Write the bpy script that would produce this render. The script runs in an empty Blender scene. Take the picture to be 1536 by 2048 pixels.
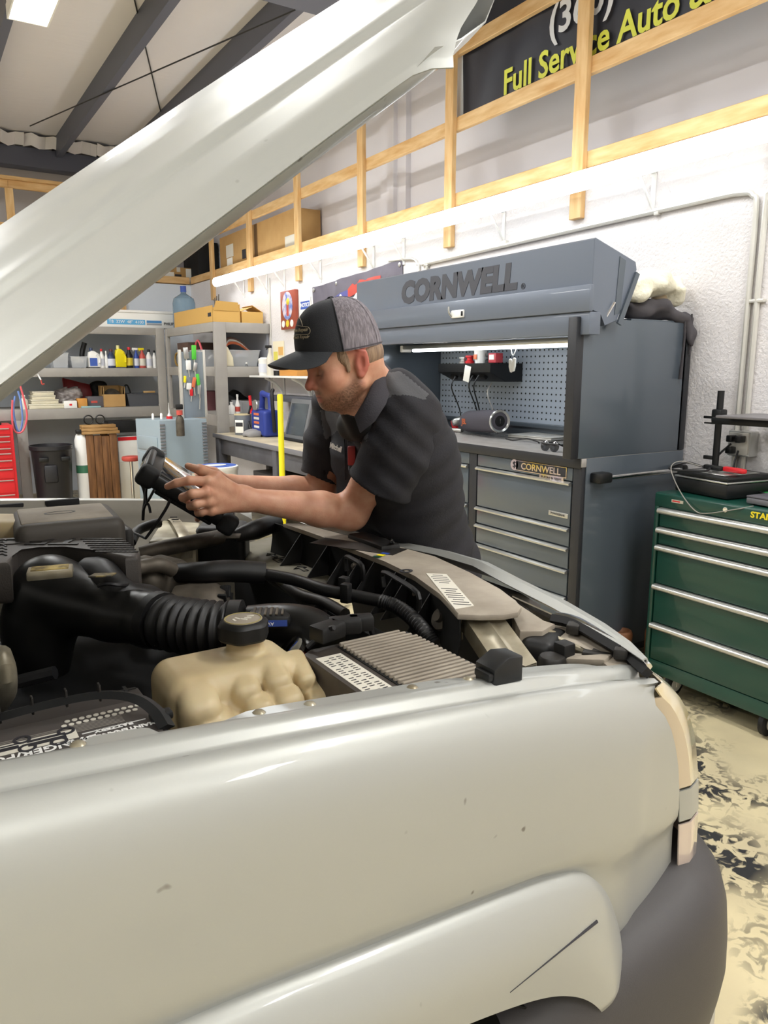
import bpy, bmesh, math, random
import numpy as np
from mathutils import Vector as V, Matrix as MX

# ------------------------------------------------------------------ camera, world, lights, exposure
SC = bpy.context.scene
COL = SC.collection
FPX, YAW, PIT, CAMZ = 1500.0, math.radians(32.2), math.radians(10.8), 1.55
cam = bpy.data.cameras.new('camera')
cam.sensor_fit = 'VERTICAL'
cam.sensor_height = 24.0
cam.lens = 24.0 * FPX / 2048
cam.clip_start = 0.02
camo = bpy.data.objects.new('camera', cam)
COL.objects.link(camo)
camo.location = (0, 0, CAMZ)
camo.rotation_euler = (math.pi / 2 - PIT, 0, -YAW)
SC.camera = camo
SC.view_settings.view_transform = 'Standard'
SC.view_settings.look = 'None'
SC.view_settings.gamma = 1.0
SC.view_settings.use_curve_mapping = False
SC.view_settings.exposure = 0.0
W = bpy.data.worlds.new('world')
SC.world = W
W.use_nodes = True
W.node_tree.nodes['Background'].inputs[0].default_value = (0.9, 0.95, 1.0, 1)
W.node_tree.nodes['Background'].inputs[1].default_value = 0.02
TUBE_EMIT = 8.8        # radiance of the long strip lamp on the wall
CEIL_WATT = 52.0        # each ceiling fixture
CEIL_EMIT = 14.0
HUTCH_EMIT = 10.0
CEIL_SPOTS = [(1.0, 5.72), (1.0, 3.2), (2.2, 0.2), (2.2, -2.2), (0.2, -2.6), (-2.0, -0.4), (-2.2, 1.8), (-1.2, 8.0), (-.5, 7.4), (-1.2, 5.72), (-3.6, 5.72), (-3.6, 3.2), (-3.6, -1.8), (-5.8, 0.7)]  # first fixture is seen; the others are added to balance the light


def area(name, loc, sx, sy, watt, col=(0.96, 0.98, 1.0)):
    l = bpy.data.lights.new(name, 'AREA')
    l.shape = 'RECTANGLE'
    l.size, l.size_y, l.energy, l.color = sx, sy, watt, col
    o = bpy.data.objects.new(name, l)
    COL.objects.link(o)
    o.location = loc
    return o


for (lx, ly) in CEIL_SPOTS:
    area('ceiling_and_fill_light', (lx, ly, 3.965), 0.24, 1.2, CEIL_WATT)


# ------------------------------------------------------------------ helpers
def ray(px, py):
    u = (px - 768) / FPX
    v = (1024 - py) / FPX
    f = math.cos(PIT) + v * math.sin(PIT)
    return V((f * math.sin(YAW) + u * math.cos(YAW), f * math.cos(YAW) - u * math.sin(YAW), -math.sin(PIT) + v * math.cos(PIT)))


def at(px, py, x=None, y=None, z=None, d=None):
    """point of a known plane (or depth) seen at a pixel of the 1536x2048 photograph"""
    r = ray(px, py)
    t = x / r.x if x is not None else y / r.y if y is not None else (z - CAMZ) / r.z if z is not None else d
    return V((0, 0, CAMZ)) + r * t


def hexc(h):
    h = h.lstrip('#')
    c = [int(h[i:i + 2], 16) / 255 for i in (0, 2, 4)]
    return tuple((x / 12.92 if x <= 0.04045 else ((x + 0.055) / 1.055) ** 2.4) for x in c) + (1,)


MATS = {}


def mat(name, h, r=0.5, m=0.0, coat=0.0, nz=None, bump=None, emit=None, trans=0.0, alpha=1.0, sss=0.0, spec=None, sc=(1, 1, 1), ior=None):
    """nz=(scale, amount, hex2): colour mottling; bump=(scale, strength); sc stretches both"""
    if name in MATS:
        return MATS[name]
    M = bpy.data.materials.new(name)
    M.use_nodes = True
    N, L = M.node_tree.nodes, M.node_tree.links
    b = N['Principled BSDF']
    I = b.inputs
    I['Base Color'].default_value = hexc(h)
    I['Roughness'].default_value = r
    I['Metallic'].default_value = m
    I['Coat Weight'].default_value = coat
    I['Coat Roughness'].default_value = 0.04
    I['Transmission Weight'].default_value = trans
    I['Alpha'].default_value = alpha
    if ior:
        I['IOR'].default_value = ior
    if spec is not None:
        I['Specular IOR Level'].default_value = spec
    if sss:
        I['Subsurface Weight'].default_value = sss
        I['Subsurface Radius'].default_value = (0.01, 0.004, 0.002)
    if emit:
        I['Emission Color'].default_value = hexc(emit[0])
        I['Emission Strength'].default_value = emit[1]
    if nz or bump:
        tc = N.new('ShaderNodeTexCoord')
        mp = N.new('ShaderNodeMapping')
        mp.inputs['Scale'].default_value = sc
        L.new(tc.outputs['Object'], mp.inputs['Vector'])
    if nz:
        t = N.new('ShaderNodeTexNoise')
        t.inputs['Scale'].default_value = nz[0]
        t.inputs['Detail'].default_value = 6
        L.new(mp.outputs[0], t.inputs['Vector'])
        rp = N.new('ShaderNodeValToRGB')
        rp.color_ramp.elements[0].position = 0.5 - 0.25 * (1.2 - nz[1])
        rp.color_ramp.elements[1].position = 0.5 + 0.25 * (1.2 - nz[1])
        rp.color_ramp.elements[0].color = hexc(h)
        rp.color_ramp.elements[1].color = hexc(nz[2])
        L.new(t.outputs['Fac'], rp.inputs['Fac'])
        L.new(rp.outputs['Color'], I['Base Color'])
    if bump:
        t2 = N.new('ShaderNodeTexNoise')
        t2.inputs['Scale'].default_value = bump[0]
        t2.inputs['Detail'].default_value = 4
        L.new(mp.outputs[0], t2.inputs['Vector'])
        bp = N.new('ShaderNodeBump')
        bp.inputs['Strength'].default_value = bump[1]
        bp.inputs['Distance'].default_value = 0.01
        L.new(t2.outputs['Fac'], bp.inputs['Height'])
        L.new(bp.outputs['Normal'], I['Normal'])
    MATS[name] = M
    return M


ORG = {}


def tag(o, label=None, cat=None, group=None, kind=None):
    for k, v in (('label', label), ('category', cat), ('group', group), ('kind', kind)):
        if v:
            o[k] = v
    return o


def thing(name, label, cat, loc, group=None, kind=None):
    o = bpy.data.objects.new(name, None)
    COL.objects.link(o)
    o.empty_display_size = 0.05
    o.location = loc
    ORG[o.name] = V(loc)
    return tag(o, label, cat, group, kind)


def origin_of(p):
    while p.parent:
        p = p.parent
    return ORG[p.name]


def link_mesh(me, name, m, parent=None, smooth=40, label=None, loc=None):
    """me holds world coordinates"""
    o = bpy.data.objects.new(name, me)
    COL.objects.link(o)
    for mm in (m if isinstance(m, (list, tuple)) else [m]):
        me.materials.append(mm)
    if parent is not None:
        org = origin_of(parent)
        o.parent = parent
    else:
        n = len(me.vertices)
        a = np.empty(n * 3)
        me.vertices.foreach_get('co', a)
        a = a.reshape(-1, 3)
        org = V(((a[:, 0].min() + a[:, 0].max()) / 2, (a[:, 1].min() + a[:, 1].max()) / 2, a[:, 2].min())) if loc is None else V(loc)
        o.location = org
        ORG[o.name] = org
    me.transform(MX.Translation(-org))
    if smooth:
        me.shade_smooth()
        if smooth < 180:
            me.set_sharp_from_angle(angle=math.radians(smooth))
    if label:
        o['label'] = label
    return o


def cat_rom(pts, sub):
    P = [V(p) for p in pts]
    if len(P) < 3 or sub < 2:
        return P
    Q = [P[0] * 2 - P[1]] + P + [P[-1] * 2 - P[-2]]
    out = []
    for i in range(1, len(Q) - 2):
        for k in range(sub):
            t = k / sub
            a, b, c, d = Q[i - 1], Q[i], Q[i + 1], Q[i + 2]
            out.append(0.5 * ((2 * b) + (c - a) * t + (2 * a - 5 * b + 4 * c - d) * t * t + (3 * b - a - 3 * c + d) * t ** 3))
    out.append(P[-1])
    return out


class B:
    def __init__(s):
        s.bm = bmesh.new()

    def _bevel(s, geom, bev, seg):
        if bev > 0:
            bmesh.ops.bevel(s.bm, geom=geom, offset=bev, segments=seg, affect='EDGES', profile=0.5)

    def box(s, c, d, bev=0.0, R=None, seg=2):
        M = MX.Translation(V(c)) @ ((R.to_4x4()) if R is not None else MX.Identity(4)) @ MX.Diagonal((d[0], d[1], d[2], 1))
        g = bmesh.ops.create_cube(s.bm, size=1.0, matrix=M)
        if bev:
            es = list({e for v in g['verts'] for e in v.link_edges})
            s._bevel(es, bev, seg)
        return s

    def bx(s, x0, x1, y0, y1, z0, z1, bev=0.0, seg=2):
        return s.box(((x0 + x1) / 2, (y0 + y1) / 2, (z0 + z1) / 2), (abs(x1 - x0), abs(y1 - y0), abs(z1 - z0)), bev, None, seg)

    def tube(s, pts, r, n=8, sub=1, cap=True, closed=False, flat=1.0, up=None):
        P = cat_rom(pts, sub)
        if closed:
            P = P[:-1] if (P[0] - P[-1]).length < 1e-6 else P
        rs = r if isinstance(r, (list, tuple)) else [r] * len(pts)
        if len(rs) != len(P):
            rs = [float(v) for v in np.interp(np.linspace(0, len(rs) - 1, len(P)), range(len(rs)), rs)]
        rings = []
        up = V(up) if up is not None else V((0, 0, 1))
        prev = None
        for i, p in enumerate(P):
            if closed:
                d = P[(i + 1) % len(P)] - P[i - 1]
            else:
                d = P[min(i + 1, len(P) - 1)] - P[max(i - 1, 0)]
            d = d.normalized() if d.length > 1e-9 else V((0, 0, 1))
            if prev is None:
                a = up if abs(d.dot(up)) < 0.95 else V((1, 0, 0)) if abs(d.x) < 0.9 else V((0, 1, 0))
                x = a.cross(d).normalized()
            else:
                x = (prev - d * prev.dot(d)).normalized()
            prev = x
            y = d.cross(x)
            rings.append([s.bm.verts.new(p + (x * math.cos(2 * math.pi * k / n) + y * math.sin(2 * math.pi * k / n) * flat) * rs[i]) for k in range(n)])
        m = len(rings)
        for i in range(m if closed else m - 1):
            A, C = rings[i], rings[(i + 1) % m]
            for k in range(n):
                s.bm.faces.new((A[k], A[(k + 1) % n], C[(k + 1) % n], C[k]))
        if cap and not closed:
            s.bm.faces.new(rings[0][::-1])
            s.bm.faces.new(rings[-1])
        return s

    def lathe(s, prof, c=(0, 0, 0), n=20, R=None, sx=1.0, sy=1.0):
        M = MX.Translation(V(c)) @ (R.to_4x4() if R is not None else MX.Identity(4))
        rings = []
        for (r, z) in prof:
            if r < 1e-6:
                rings.append([s.bm.verts.new(M @ V((0, 0, z)))])
            else:
                rings.append([s.bm.verts.new(M @ V((r * sx * math.cos(2 * math.pi * k / n), r * sy * math.sin(2 * math.pi * k / n), z))) for k in range(n)])
        for A, C in zip(rings, rings[1:]):
            for k in range(n):
                k2 = (k + 1) % n
                if len(A) == 1 and len(C) == 1:
                    continue
                if len(A) == 1:
                    s.bm.faces.new((A[0], C[k2], C[k]))
                elif len(C) == 1:
                    s.bm.faces.new((A[k], A[k2], C[0]))
                else:
                    s.bm.faces.new((A[k], A[k2], C[k2], C[k]))
        ring = prof[0] == prof[-1]
        if len(rings[0]) > 1 and not ring:
            s.bm.faces.new(rings[0][::-1])
        if len(rings[-1]) > 1 and not ring:
            s.bm.faces.new(rings[-1])
        return s

    def prism(s, poly, M, h, bev=0.0, seg=2):
        """poly in local XY, extruded along local +Z by h"""
        a = [s.bm.verts.new(M @ V((p[0], p[1], 0))) for p in poly]
        b = [s.bm.verts.new(M @ V((p[0], p[1], h))) for p in poly]
        n = len(poly)
        fs = [s.bm.faces.new(a[::-1]), s.bm.faces.new(b)]
        for i in range(n):
            fs.append(s.bm.faces.new((a[i], a[(i + 1) % n], b[(i + 1) % n], b[i])))
        if bev:
            s._bevel(list({e for f in fs[:2] for e in f.edges}), bev, seg)
        return s

    def sheet(s, G, thick=0.0, close_u=False):
        """G: rows of points -> quads (thickness along the vertex normals, towards the back)"""
        vs = [[s.bm.verts.new(V(p)) for p in row] for row in G]
        fs = []
        for i in range(len(vs) - 1):
            for j in range(len(vs[0]) - (0 if close_u else 1)):
                j2 = (j + 1) % len(vs[0])
                fs.append(s.bm.faces.new((vs[i][j], vs[i][j2], vs[i + 1][j2], vs[i + 1][j])))
        if thick:
            for f in fs:
                f.normal_update()
            s.bm.normal_update()
            allv = [v for r in vs for v in r]
            nn = {v: v.normal.copy() for v in allv}
            tw = {v: s.bm.verts.new(v.co - nn[v] * thick) for v in allv}
            for f in fs:
                s.bm.faces.new([tw[v] for v in reversed(f.verts)])
            for e in [e for e in {e for f in fs for e in f.edges} if len([f for f in e.link_faces]) == 1]:
                a, b2 = e.verts
                f = e.link_faces[0]
                vl = list(f.verts)
                i = vl.index(a)
                if vl[(i + 1) % len(vl)] is b2:
                    a, b2 = b2, a
                s.bm.faces.new((a, b2, tw[b2], tw[a]))
        return s

    def poly(s, pts):
        s.bm.faces.new([s.bm.verts.new(V(p)) for p in pts])
        return s

    def done(s, name, m, parent=None, smooth=40, label=None, cat=None, group=None, kind=None, loc=None, fix=True):
        if fix:
            bmesh.ops.recalc_face_normals(s.bm, faces=s.bm.faces)
        me = bpy.data.meshes.new(name)
        s.bm.to_mesh(me)
        s.bm.free()
        o = link_mesh(me, name, m, parent, smooth, None, loc)
        return tag(o, label, cat, group, kind)


def frame(o, x, y, z=None):
    """matrix from an origin and two axis directions"""
    x = V(x).normalized()
    z = x.cross(V(y)).normalized() if z is None else V(z).normalized()
    y = z.cross(x)
    M = MX((x, y, z)).transposed().to_4x4()
    M.translation = V(o)
    return M


def text(parent, name, s, size, M, m, ext=0.0006, sx=1.0, shear=0.0, bold=0.0, align='CENTER', label=None):
    cu = bpy.data.curves.new('txt', 'FONT')
    cu.body = s
    cu.size = size
    cu.align_x = align
    cu.align_y = 'CENTER'
    cu.extrude = ext
    cu.offset = bold
    cu.resolution_u = 3
    tmp = bpy.data.objects.new('txt', cu)
    COL.objects.link(tmp)
    me = bpy.data.meshes.new_from_object(tmp)
    bpy.data.objects.remove(tmp)
    S = MX.Identity(4)
    S[0][0] = sx
    S[0][1] = shear
    me.transform(M @ S)
    me.name = name
    return link_mesh(me, name, m, parent, 30, label)


def rz(deg):
    return MX.Rotation(math.radians(deg), 3, 'Z')


def rx(deg):
    return MX.Rotation(math.radians(deg), 3, 'X')


def ry(deg):
    return MX.Rotation(math.radians(deg), 3, 'Y')


rnd = random.Random(7)


# ------------------------------------------------------------------ smooth solids (signed distance -> mesh)
def ell(c, r, R=None, k=0.01, op='u'):
    return dict(t='e', c=np.array(c, float), r=np.array(r, float), R=None if R is None else np.array(R).T, k=k, op=op, br=max(r))


def cap(a, b, ra, rb=None, k=0.01, op='u'):
    rb = ra if rb is None else rb
    a, b = np.array(a, float), np.array(b, float)
    return dict(t='c', a=a, b=b, ra=ra, rb=rb, k=k, op=op, c=(a + b) / 2, br=float(np.linalg.norm(b - a)) / 2 + max(ra, rb))


def rbox(c, h, r, R=None, k=0.01, op='u'):
    return dict(t='b', c=np.array(c, float), h=np.array(h, float) - r, r=r, R=None if R is None else np.array(R).T, k=k, op=op, br=float(np.linalg.norm(h)))


def half(p, n, k=0.004):
    """keep the side that -n points to"""
    n = np.array(n, float)
    return dict(t='h', p=np.array(p, float), n=n / np.linalg.norm(n), k=k, op='i', c=None, br=0)


def chain(pts, rs, k=0.01):
    return [cap(pts[i], pts[i + 1], rs[i], rs[i + 1], k) for i in range(len(pts) - 1)]


def dist(p, P):
    if p['t'] == 'h':
        return (P - p['p']) @ p['n']
    if p['t'] == 'c':
        ba = p['b'] - p['a']
        h = np.clip(((P - p['a']) @ ba) / max(ba @ ba, 1e-12), 0, 1)
        return np.linalg.norm(P - p['a'] - h[:, None] * ba, axis=1) - (p['ra'] + (p['rb'] - p['ra']) * h)
    Q = P - p['c']
    if p['R'] is not None:
        Q = Q @ p['R'].T
    if p['t'] == 'e':
        k0 = np.linalg.norm(Q / p['r'], axis=1)
        k1 = np.linalg.norm(Q / (p['r'] ** 2), axis=1)
        return k0 * (k0 - 1) / np.maximum(k1, 1e-9)
    q = np.abs(Q) - p['h']
    return np.linalg.norm(np.maximum(q, 0), axis=1) + np.minimum(q.max(axis=1), 0) - p['r']


def field(prims, P, warp=None):
    d = np.full(len(P), 1.0)
    for p in prims:
        e = dist(p, P)
        k = p['k']
        if p['op'] == 'u':
            h = np.maximum(k - np.abs(d - e), 0) / k
            d = np.minimum(d, e) - h * h * k * 0.25
        else:
            if p['op'] == 's':
                e = -e
            h = np.maximum(k - np.abs(d - e), 0) / k
            d = np.maximum(d, e) + h * h * k * 0.25
    if warp is not None:
        d = d + warp(P)
    return d


def sdf(prims, h, warp=None, wmax=0.0):
    """surface nets over sparse blocks; returns verts (n,3) and quads (m,4)"""
    us = [p for p in prims if p['op'] == 'u']
    lo = np.min([p['c'] - p['br'] for p in us], axis=0) - 3 * h - wmax
    hi = np.max([p['c'] + p['br'] for p in us], axis=0) + 3 * h + wmax
    n = 16
    nb = np.ceil((hi - lo) / (h * n)).astype(int)
    rad = h * n * 0.87
    g = np.arange(n + 1)
    G = np.stack(np.meshgrid(g, g, g, indexing='ij'), -1).reshape(-1, 3)
    SB = 1 << 20
    keyf = lambda a: (a[:, 0] * SB + a[:, 1]) * SB + a[:, 2]
    VK, VP, FQ = [], [], []
    cs = np.stack(np.meshgrid(*[np.arange(k) for k in nb], indexing='ij'), -1).reshape(-1, 3)
    cen = lo + (cs + 0.5) * h * n
    near = np.full(len(cs), False)
    for p in us:
        near |= np.linalg.norm(cen - p['c'], axis=1) < p['br'] + rad + 0.03 + wmax
    E8 = [(0, 0, 0), (1, 0, 0), (0, 1, 0), (1, 1, 0), (0, 0, 1), (1, 0, 1), (0, 1, 1), (1, 1, 1)]
    EDG = [(a, b) for a in range(8) for b in range(a + 1, 8) if bin(a ^ b).count('1') == 1]
    for ci, cc in zip(cs[near], cen[near]):
        sel = [p for p in prims if p['t'] == 'h' or np.linalg.norm(cc - p['c']) < p['br'] + rad + 2 * p['k'] + 0.01]
        if not any(p['op'] == 'u' for p in sel):
            continue
        if abs(field(sel, cc[None])[0]) > rad * 1.6 + 0.03 + wmax:
            continue
        base = ci * n
        P = lo + (G + base) * h
        D = field(sel, P, warp).reshape(n + 1, n + 1, n + 1)
        if D.min() > 0 or D.max() < 0:
            continue
        C = np.stack([D[dx:n + dx, dy:n + dy, dz:n + dz] for dx, dy, dz in E8], -1)
        ins = C < 0
        act = ins.any(-1) & ~ins.all(-1)
        idx = np.argwhere(act)
        if len(idx) == 0:
            continue
        c = C[act]
        acc = np.zeros((len(idx), 3))
        cnt = np.zeros(len(idx))
        for a, b in EDG:
            x = (c[:, a] < 0) != (c[:, b] < 0)
            t = np.where(x, c[:, a] / np.where(np.abs(c[:, a] - c[:, b]) < 1e-12, 1, c[:, a] - c[:, b]), 0)
            pa, pb = np.array(E8[a], float), np.array(E8[b], float)
            acc += np.where(x[:, None], pa + t[:, None] * (pb - pa), 0)
            cnt += x
        VK.append(keyf((idx + base).astype(np.int64) + 8))
        VP.append(lo + (idx + base + acc / cnt[:, None]) * h)
        for ax in range(3):
            o1, o2 = [(1, 2), (2, 0), (0, 1)][ax]
            A = D[:n, :n, :n]
            sl = [slice(0, n)] * 3
            sl[ax] = slice(1, n + 1)
            Bq = D[tuple(sl)]
            x = np.argwhere((A < 0) != (Bq < 0))
            if len(x) == 0:
                continue
            s = A[tuple(x.T)] < 0
            X = (x + base).astype(np.int64) + 8
            q = []
            for (u1, u2) in ((0, 0), (1, 0), (1, 1), (0, 1)):
                Y = X.copy()
                Y[:, o1] -= u1
                Y[:, o2] -= u2
                q.append(keyf(Y))
            q = np.stack(q, 1)
            q[~s] = q[~s][:, ::-1]
            FQ.append(q)
    VK, VP, FQ = np.concatenate(VK), np.concatenate(VP), np.concatenate(FQ)
    o = np.argsort(VK)
    VK, VP = VK[o], VP[o]
    fi = np.searchsorted(VK, FQ)
    fi = np.clip(fi, 0, len(VK) - 1)
    ok = (VK[fi] == FQ).all(1)
    return VP, fi[ok]


def solid(prims, h, name, m, parent=None, warp=None, wmax=0.0, label=None, attrs=None, loc=None, flip=False, **kw):
    vp, q = sdf(prims, h, warp, wmax)
    me = bpy.data.meshes.new(name)
    me.vertices.add(len(vp))
    me.vertices.foreach_set('co', vp.astype(np.float32).ravel())
    me.loops.add(len(q) * 4)
    me.loops.foreach_set('vertex_index', q.astype(np.int32).ravel())
    me.polygons.add(len(q))
    me.polygons.foreach_set('loop_start', np.arange(0, len(q) * 4, 4, dtype=np.int32))
    me.update(calc_edges=True)
    me.validate()
    for k, fn in (attrs or {}).items():
        at_ = me.attributes.new(k, 'FLOAT', 'POINT')
        at_.data.foreach_set('value', fn(vp).astype(np.float32))
    o = link_mesh(me, name, m, parent, 180, label, loc)
    return tag(o, None, kw.get('cat'), kw.get('group'), kw.get('kind'))
# ------------------------------------------------------------------ materials used all over
m_wall = mat('wall_paint', '#e6e2e2', 0.85, bump=(70, 0.55), nz=(2.5, 0.3, '#dcd7d6'))
m_wall_up = mat('wall_upper_paint', '#e6e3e6', 0.8)
m_wall_back = mat('wall_back_paint', '#dfe7f0', 0.85, bump=(40, 0.1))
m_back_up = mat('insulation_grey', '#b9b4b3', 0.8, bump=(3, 0.3))
m_ceil = mat('ceiling_vinyl', '#e2dfe1', 0.6, bump=(2.5, 0.5), sc=(1, 6, 1))
m_steel_dark = mat('painted_steel_dark', '#5a5d6b', 0.5)
m_pine = mat('pine', '#e6c48f', 0.6, nz=(4, 0.4, '#cfa063'), sc=(6, 6, 1))
m_pine_h = mat('pine_lengthwise', '#e6c48f', 0.6, nz=(4, 0.4, '#cc9d60'), sc=(6, 1, 6))
m_pine_x = mat('pine_crosswise', '#e6c48f', 0.6, nz=(4, 0.4, '#cc9d60'), sc=(1, 6, 6))
m_black = mat('black_plastic', '#0f1011', 0.45)
m_blackm = mat('black_matt', '#0a0a0b', 0.7)
m_post = mat('charcoal_paint', '#26272b', 0.4)
m_cw = mat('slate_paint', '#58616a', 0.28, m=0.25, coat=0.4)
m_cw_d = mat('slate_paint_lid', '#6d7582', 0.35, m=0.2, coat=0.2)
m_alu = mat('brushed_aluminium', '#c9c9c5', 0.3, m=0.85)
m_chrome = mat('chrome', '#e4e4e4', 0.08, m=1.0)
m_white = mat('white_plastic', '#efeeea', 0.4)
m_greyshelf = mat('grey_shelf_paint', '#aaa6a0', 0.6, nz=(6, 0.2, '#9e9a94'))
m_card = mat('cardboard', '#c09a63', 0.8, nz=(8, 0.2, '#b58e58'))
m_paper = mat('paper', '#f1efe6', 0.7)
m_red = mat('red_paint', '#d8242c', 0.35)
m_green = mat('green_cabinet_paint', '#0c4135', 0.35, coat=0.3)
m_yellow = mat('yellow_paint', '#f2e012', 0.45)
m_blue = mat('blue_plastic', '#2d4ca0', 0.45)
m_ink = mat('dark_ink', '#2c2b30', 0.6)
m_steel = mat('galvanised_steel', '#d3d0c8', 0.45, m=0.4)
m_cable = mat('black_cable', '#1a1a1c', 0.5)
m_cable_w = mat('white_cable', '#dcdad6', 0.5)
m_orange = mat('orange_print', '#d8744c', 0.5)


def floor_mat():
    M = mat('floor_epoxy', '#d8caa2', 0.4, nz=(2.2, 0.35, '#b7ab8c'), bump=(30, 0.05))
    N, L = M.node_tree.nodes, M.node_tree.links
    b = N['Principled BSDF']
    src = b.inputs['Base Color'].links[0].from_socket
    tc = N.new('ShaderNodeTexCoord')
    n1 = N.new('ShaderNodeTexNoise')
    n1.inputs['Scale'].default_value = 2.3
    n1.inputs['Detail'].default_value = 2
    n2 = N.new('ShaderNodeTexNoise')
    n2.inputs['Scale'].default_value = 17
    n2.inputs['Detail'].default_value = 8
    n2.inputs['Distortion'].default_value = 1.5
    for n in (n1, n2):
        L.new(tc.outputs['Object'], n.inputs['Vector'])
    r1 = N.new('ShaderNodeMapRange')
    r1.inputs[1].default_value, r1.inputs[2].default_value = 0.47, 0.62
    L.new(n1.outputs['Fac'], r1.inputs[0])
    r2 = N.new('ShaderNodeMapRange')
    r2.inputs[1].default_value, r2.inputs[2].default_value = 0.47, 0.56
    L.new(n2.outputs['Fac'], r2.inputs[0])
    mu = N.new('ShaderNodeMath')
    mu.operation = 'MULTIPLY'
    L.new(r1.outputs[0], mu.inputs[0])
    L.new(r2.outputs[0], mu.inputs[1])
    mx = N.new('ShaderNodeMix')
    mx.data_type = 'RGBA'
    L.new(mu.outputs[0], mx.inputs[0])
    L.new(src, mx.inputs[6])
    mx.inputs[7].default_value = hexc('#2b2a2c')
    L.new(mx.outputs[2], b.inputs['Base Color'])
    return M


# ------------------------------------------------------------------ the room
XW, YB, ZL, ZC = 3.4, 10.3, 2.66, 4.35
XR, YR = 3.76, 10.85       # recessed upper walls


def struct(name, b, m, parent=None, smooth=30):
    return b.done(name, m, parent, smooth, kind='structure' if parent is None else None)


struct('floor', B().bx(-7, XR, -5, YR, -0.1, 0), floor_mat())
struct('ceiling', B().bx(-7, XR + .1, -5, YR + .1, ZC, ZC + 0.1), m_ceil)
struct('wall_right', B().bx(XW, XR, -5, YB, 0, ZL), m_wall)
struct('wall_right_upper', B().bx(XR, XR + .1, -5, YR, 0, ZC), m_wall_up)
struct('wall_back', B().bx(-7, XR, YB, YR, 0, ZL), m_wall_back)
struct('wall_back_upper', B().bx(-7, XR + .1, YR, YR + .1, 0, ZC), m_back_up)
struct('wall_left', B().bx(-7.1, -7, -5, YR, 0, ZC), mat('wall_left_paint', '#e4e3e2', 0.8))
struct('wall_front', B().bx(-7, XR, -5.1, -5, 0, ZC), mat('wall_front_paint', '#e4e3e2', 0.8))
# conduit-like joint line and the plaster pilaster on the upper wall
struct('trim_1', B().bx(XR - .05, XR, 5.55, 5.95, ZL, ZC), m_wall_up)
struct('trim_2', B().bx(XR - .09, XR - .05, 5.68, 5.78, ZL, ZC), m_wall_up)

# ceiling steel
cs = thing('roof_steelwork', 'dark painted steel purlins and beams under the white roof liner', 'roof frame', (1.5, 6, 4.1), kind='structure')
for x in (-4.65, -3.72, -2.79, -1.86, -0.93, 0.0, 0.93, 1.9, 2.72, 3.55):
    b = B()
    b.bx(x - .035, x + .035, -4.9, YR - .02, 4.13, 4.15)
    b.bx(x - .035, x - .029, -4.9, YR - .02, 4.15, ZC)
    b.done('purlin', m_steel_dark, cs, 30)
B().bx(-6.9, XR - .02, YR - .25, YR - .03, 3.98, 4.2, .004).done('beam', m_steel_dark, cs, 30)
for yb in (4.95, -1.2):
    b = B()
    b.bx(-6.9, XR - .02, yb - .3, yb, 3.88, 3.9)
    b.bx(-6.9, XR - .02, yb - .16, yb - .14, 3.9, 4.13)
    b.done('beam', m_steel_dark, cs, 30)
B().tube([at(60, 252, z=4.12), at(590, 20, z=4.12)], .006, 6).done('brace_cable', m_cable, cs)
B().tube([at(262, -30, z=4.34), at(325, 240, z=4.34)], .006, 6).done('liner_seam', m_cable, cs)
for k in range(9):
    y = 9.75 + .03 * rnd.random()
    b = B()
    x0 = -.6 + k * .42
    G = [[V((x0 + .42 * i / 5, YR - .28 - .05 * math.sin(i * 1.9 + k) - .03 * j, 4.2 + .12 * j / 3 + .02 * math.sin(i * 2.1 + k * 1.3))) for i in range(6)] for j in range(4)]
    b.sheet(G, .004).done('liner_flap', m_ceil, cs, 60)

# storage-loft timber frame on the right wall
rf = thing('loft_frame', 'pale pine stud and rail loft frame along the bright right-hand wall', 'timber frame', (3.38, 5, 2.4))
ST = [0.84, 2.06, 3.28, 4.50, 5.72, 6.94, 8.16, 9.38]
for y in ST:
    B().bx(3.362, 3.4, y - .0445, y + .0445, 2.40, 4.1, .003, 1).done('stud', m_pine, rf, 30)
for z in (2.672, 3.165, 3.645):
    for a, c in zip([-.4] + ST, ST + [YB]):
        B().bx(3.4, 3.438, a + .0005, c - .0005, z, z + .089, .003, 1).done('rail', m_pine_h, rf, 30)
bfm = thing('loft_frame', 'pale pine stud and rail loft frame on the far back wall', 'timber frame', (1, 10.25, 2.4))
SB_ = [-2.4, -1.18, .06, 1.26, 2.48]
for x in SB_:
    B().bx(x - .0445, x + .0445, YB - .038, YB, 2.28, 3.64, .003, 1).done('stud', m_pine, bfm, 30)
for z in (2.672, 3.165, 3.645):
    for a, c in zip([-3.5] + SB_, SB_ + [3.39]):
        B().bx(a + .0005, c - .0005, YB, YB + .038, z, z + .089, .003, 1).done('rail', m_pine_x, bfm, 30)
B().bx(-3.5, 3.39, YB - .05, YB + .04, 3.735, 3.773, .003, 1).done('top_plate', m_pine_x, bfm, 30)

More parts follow.
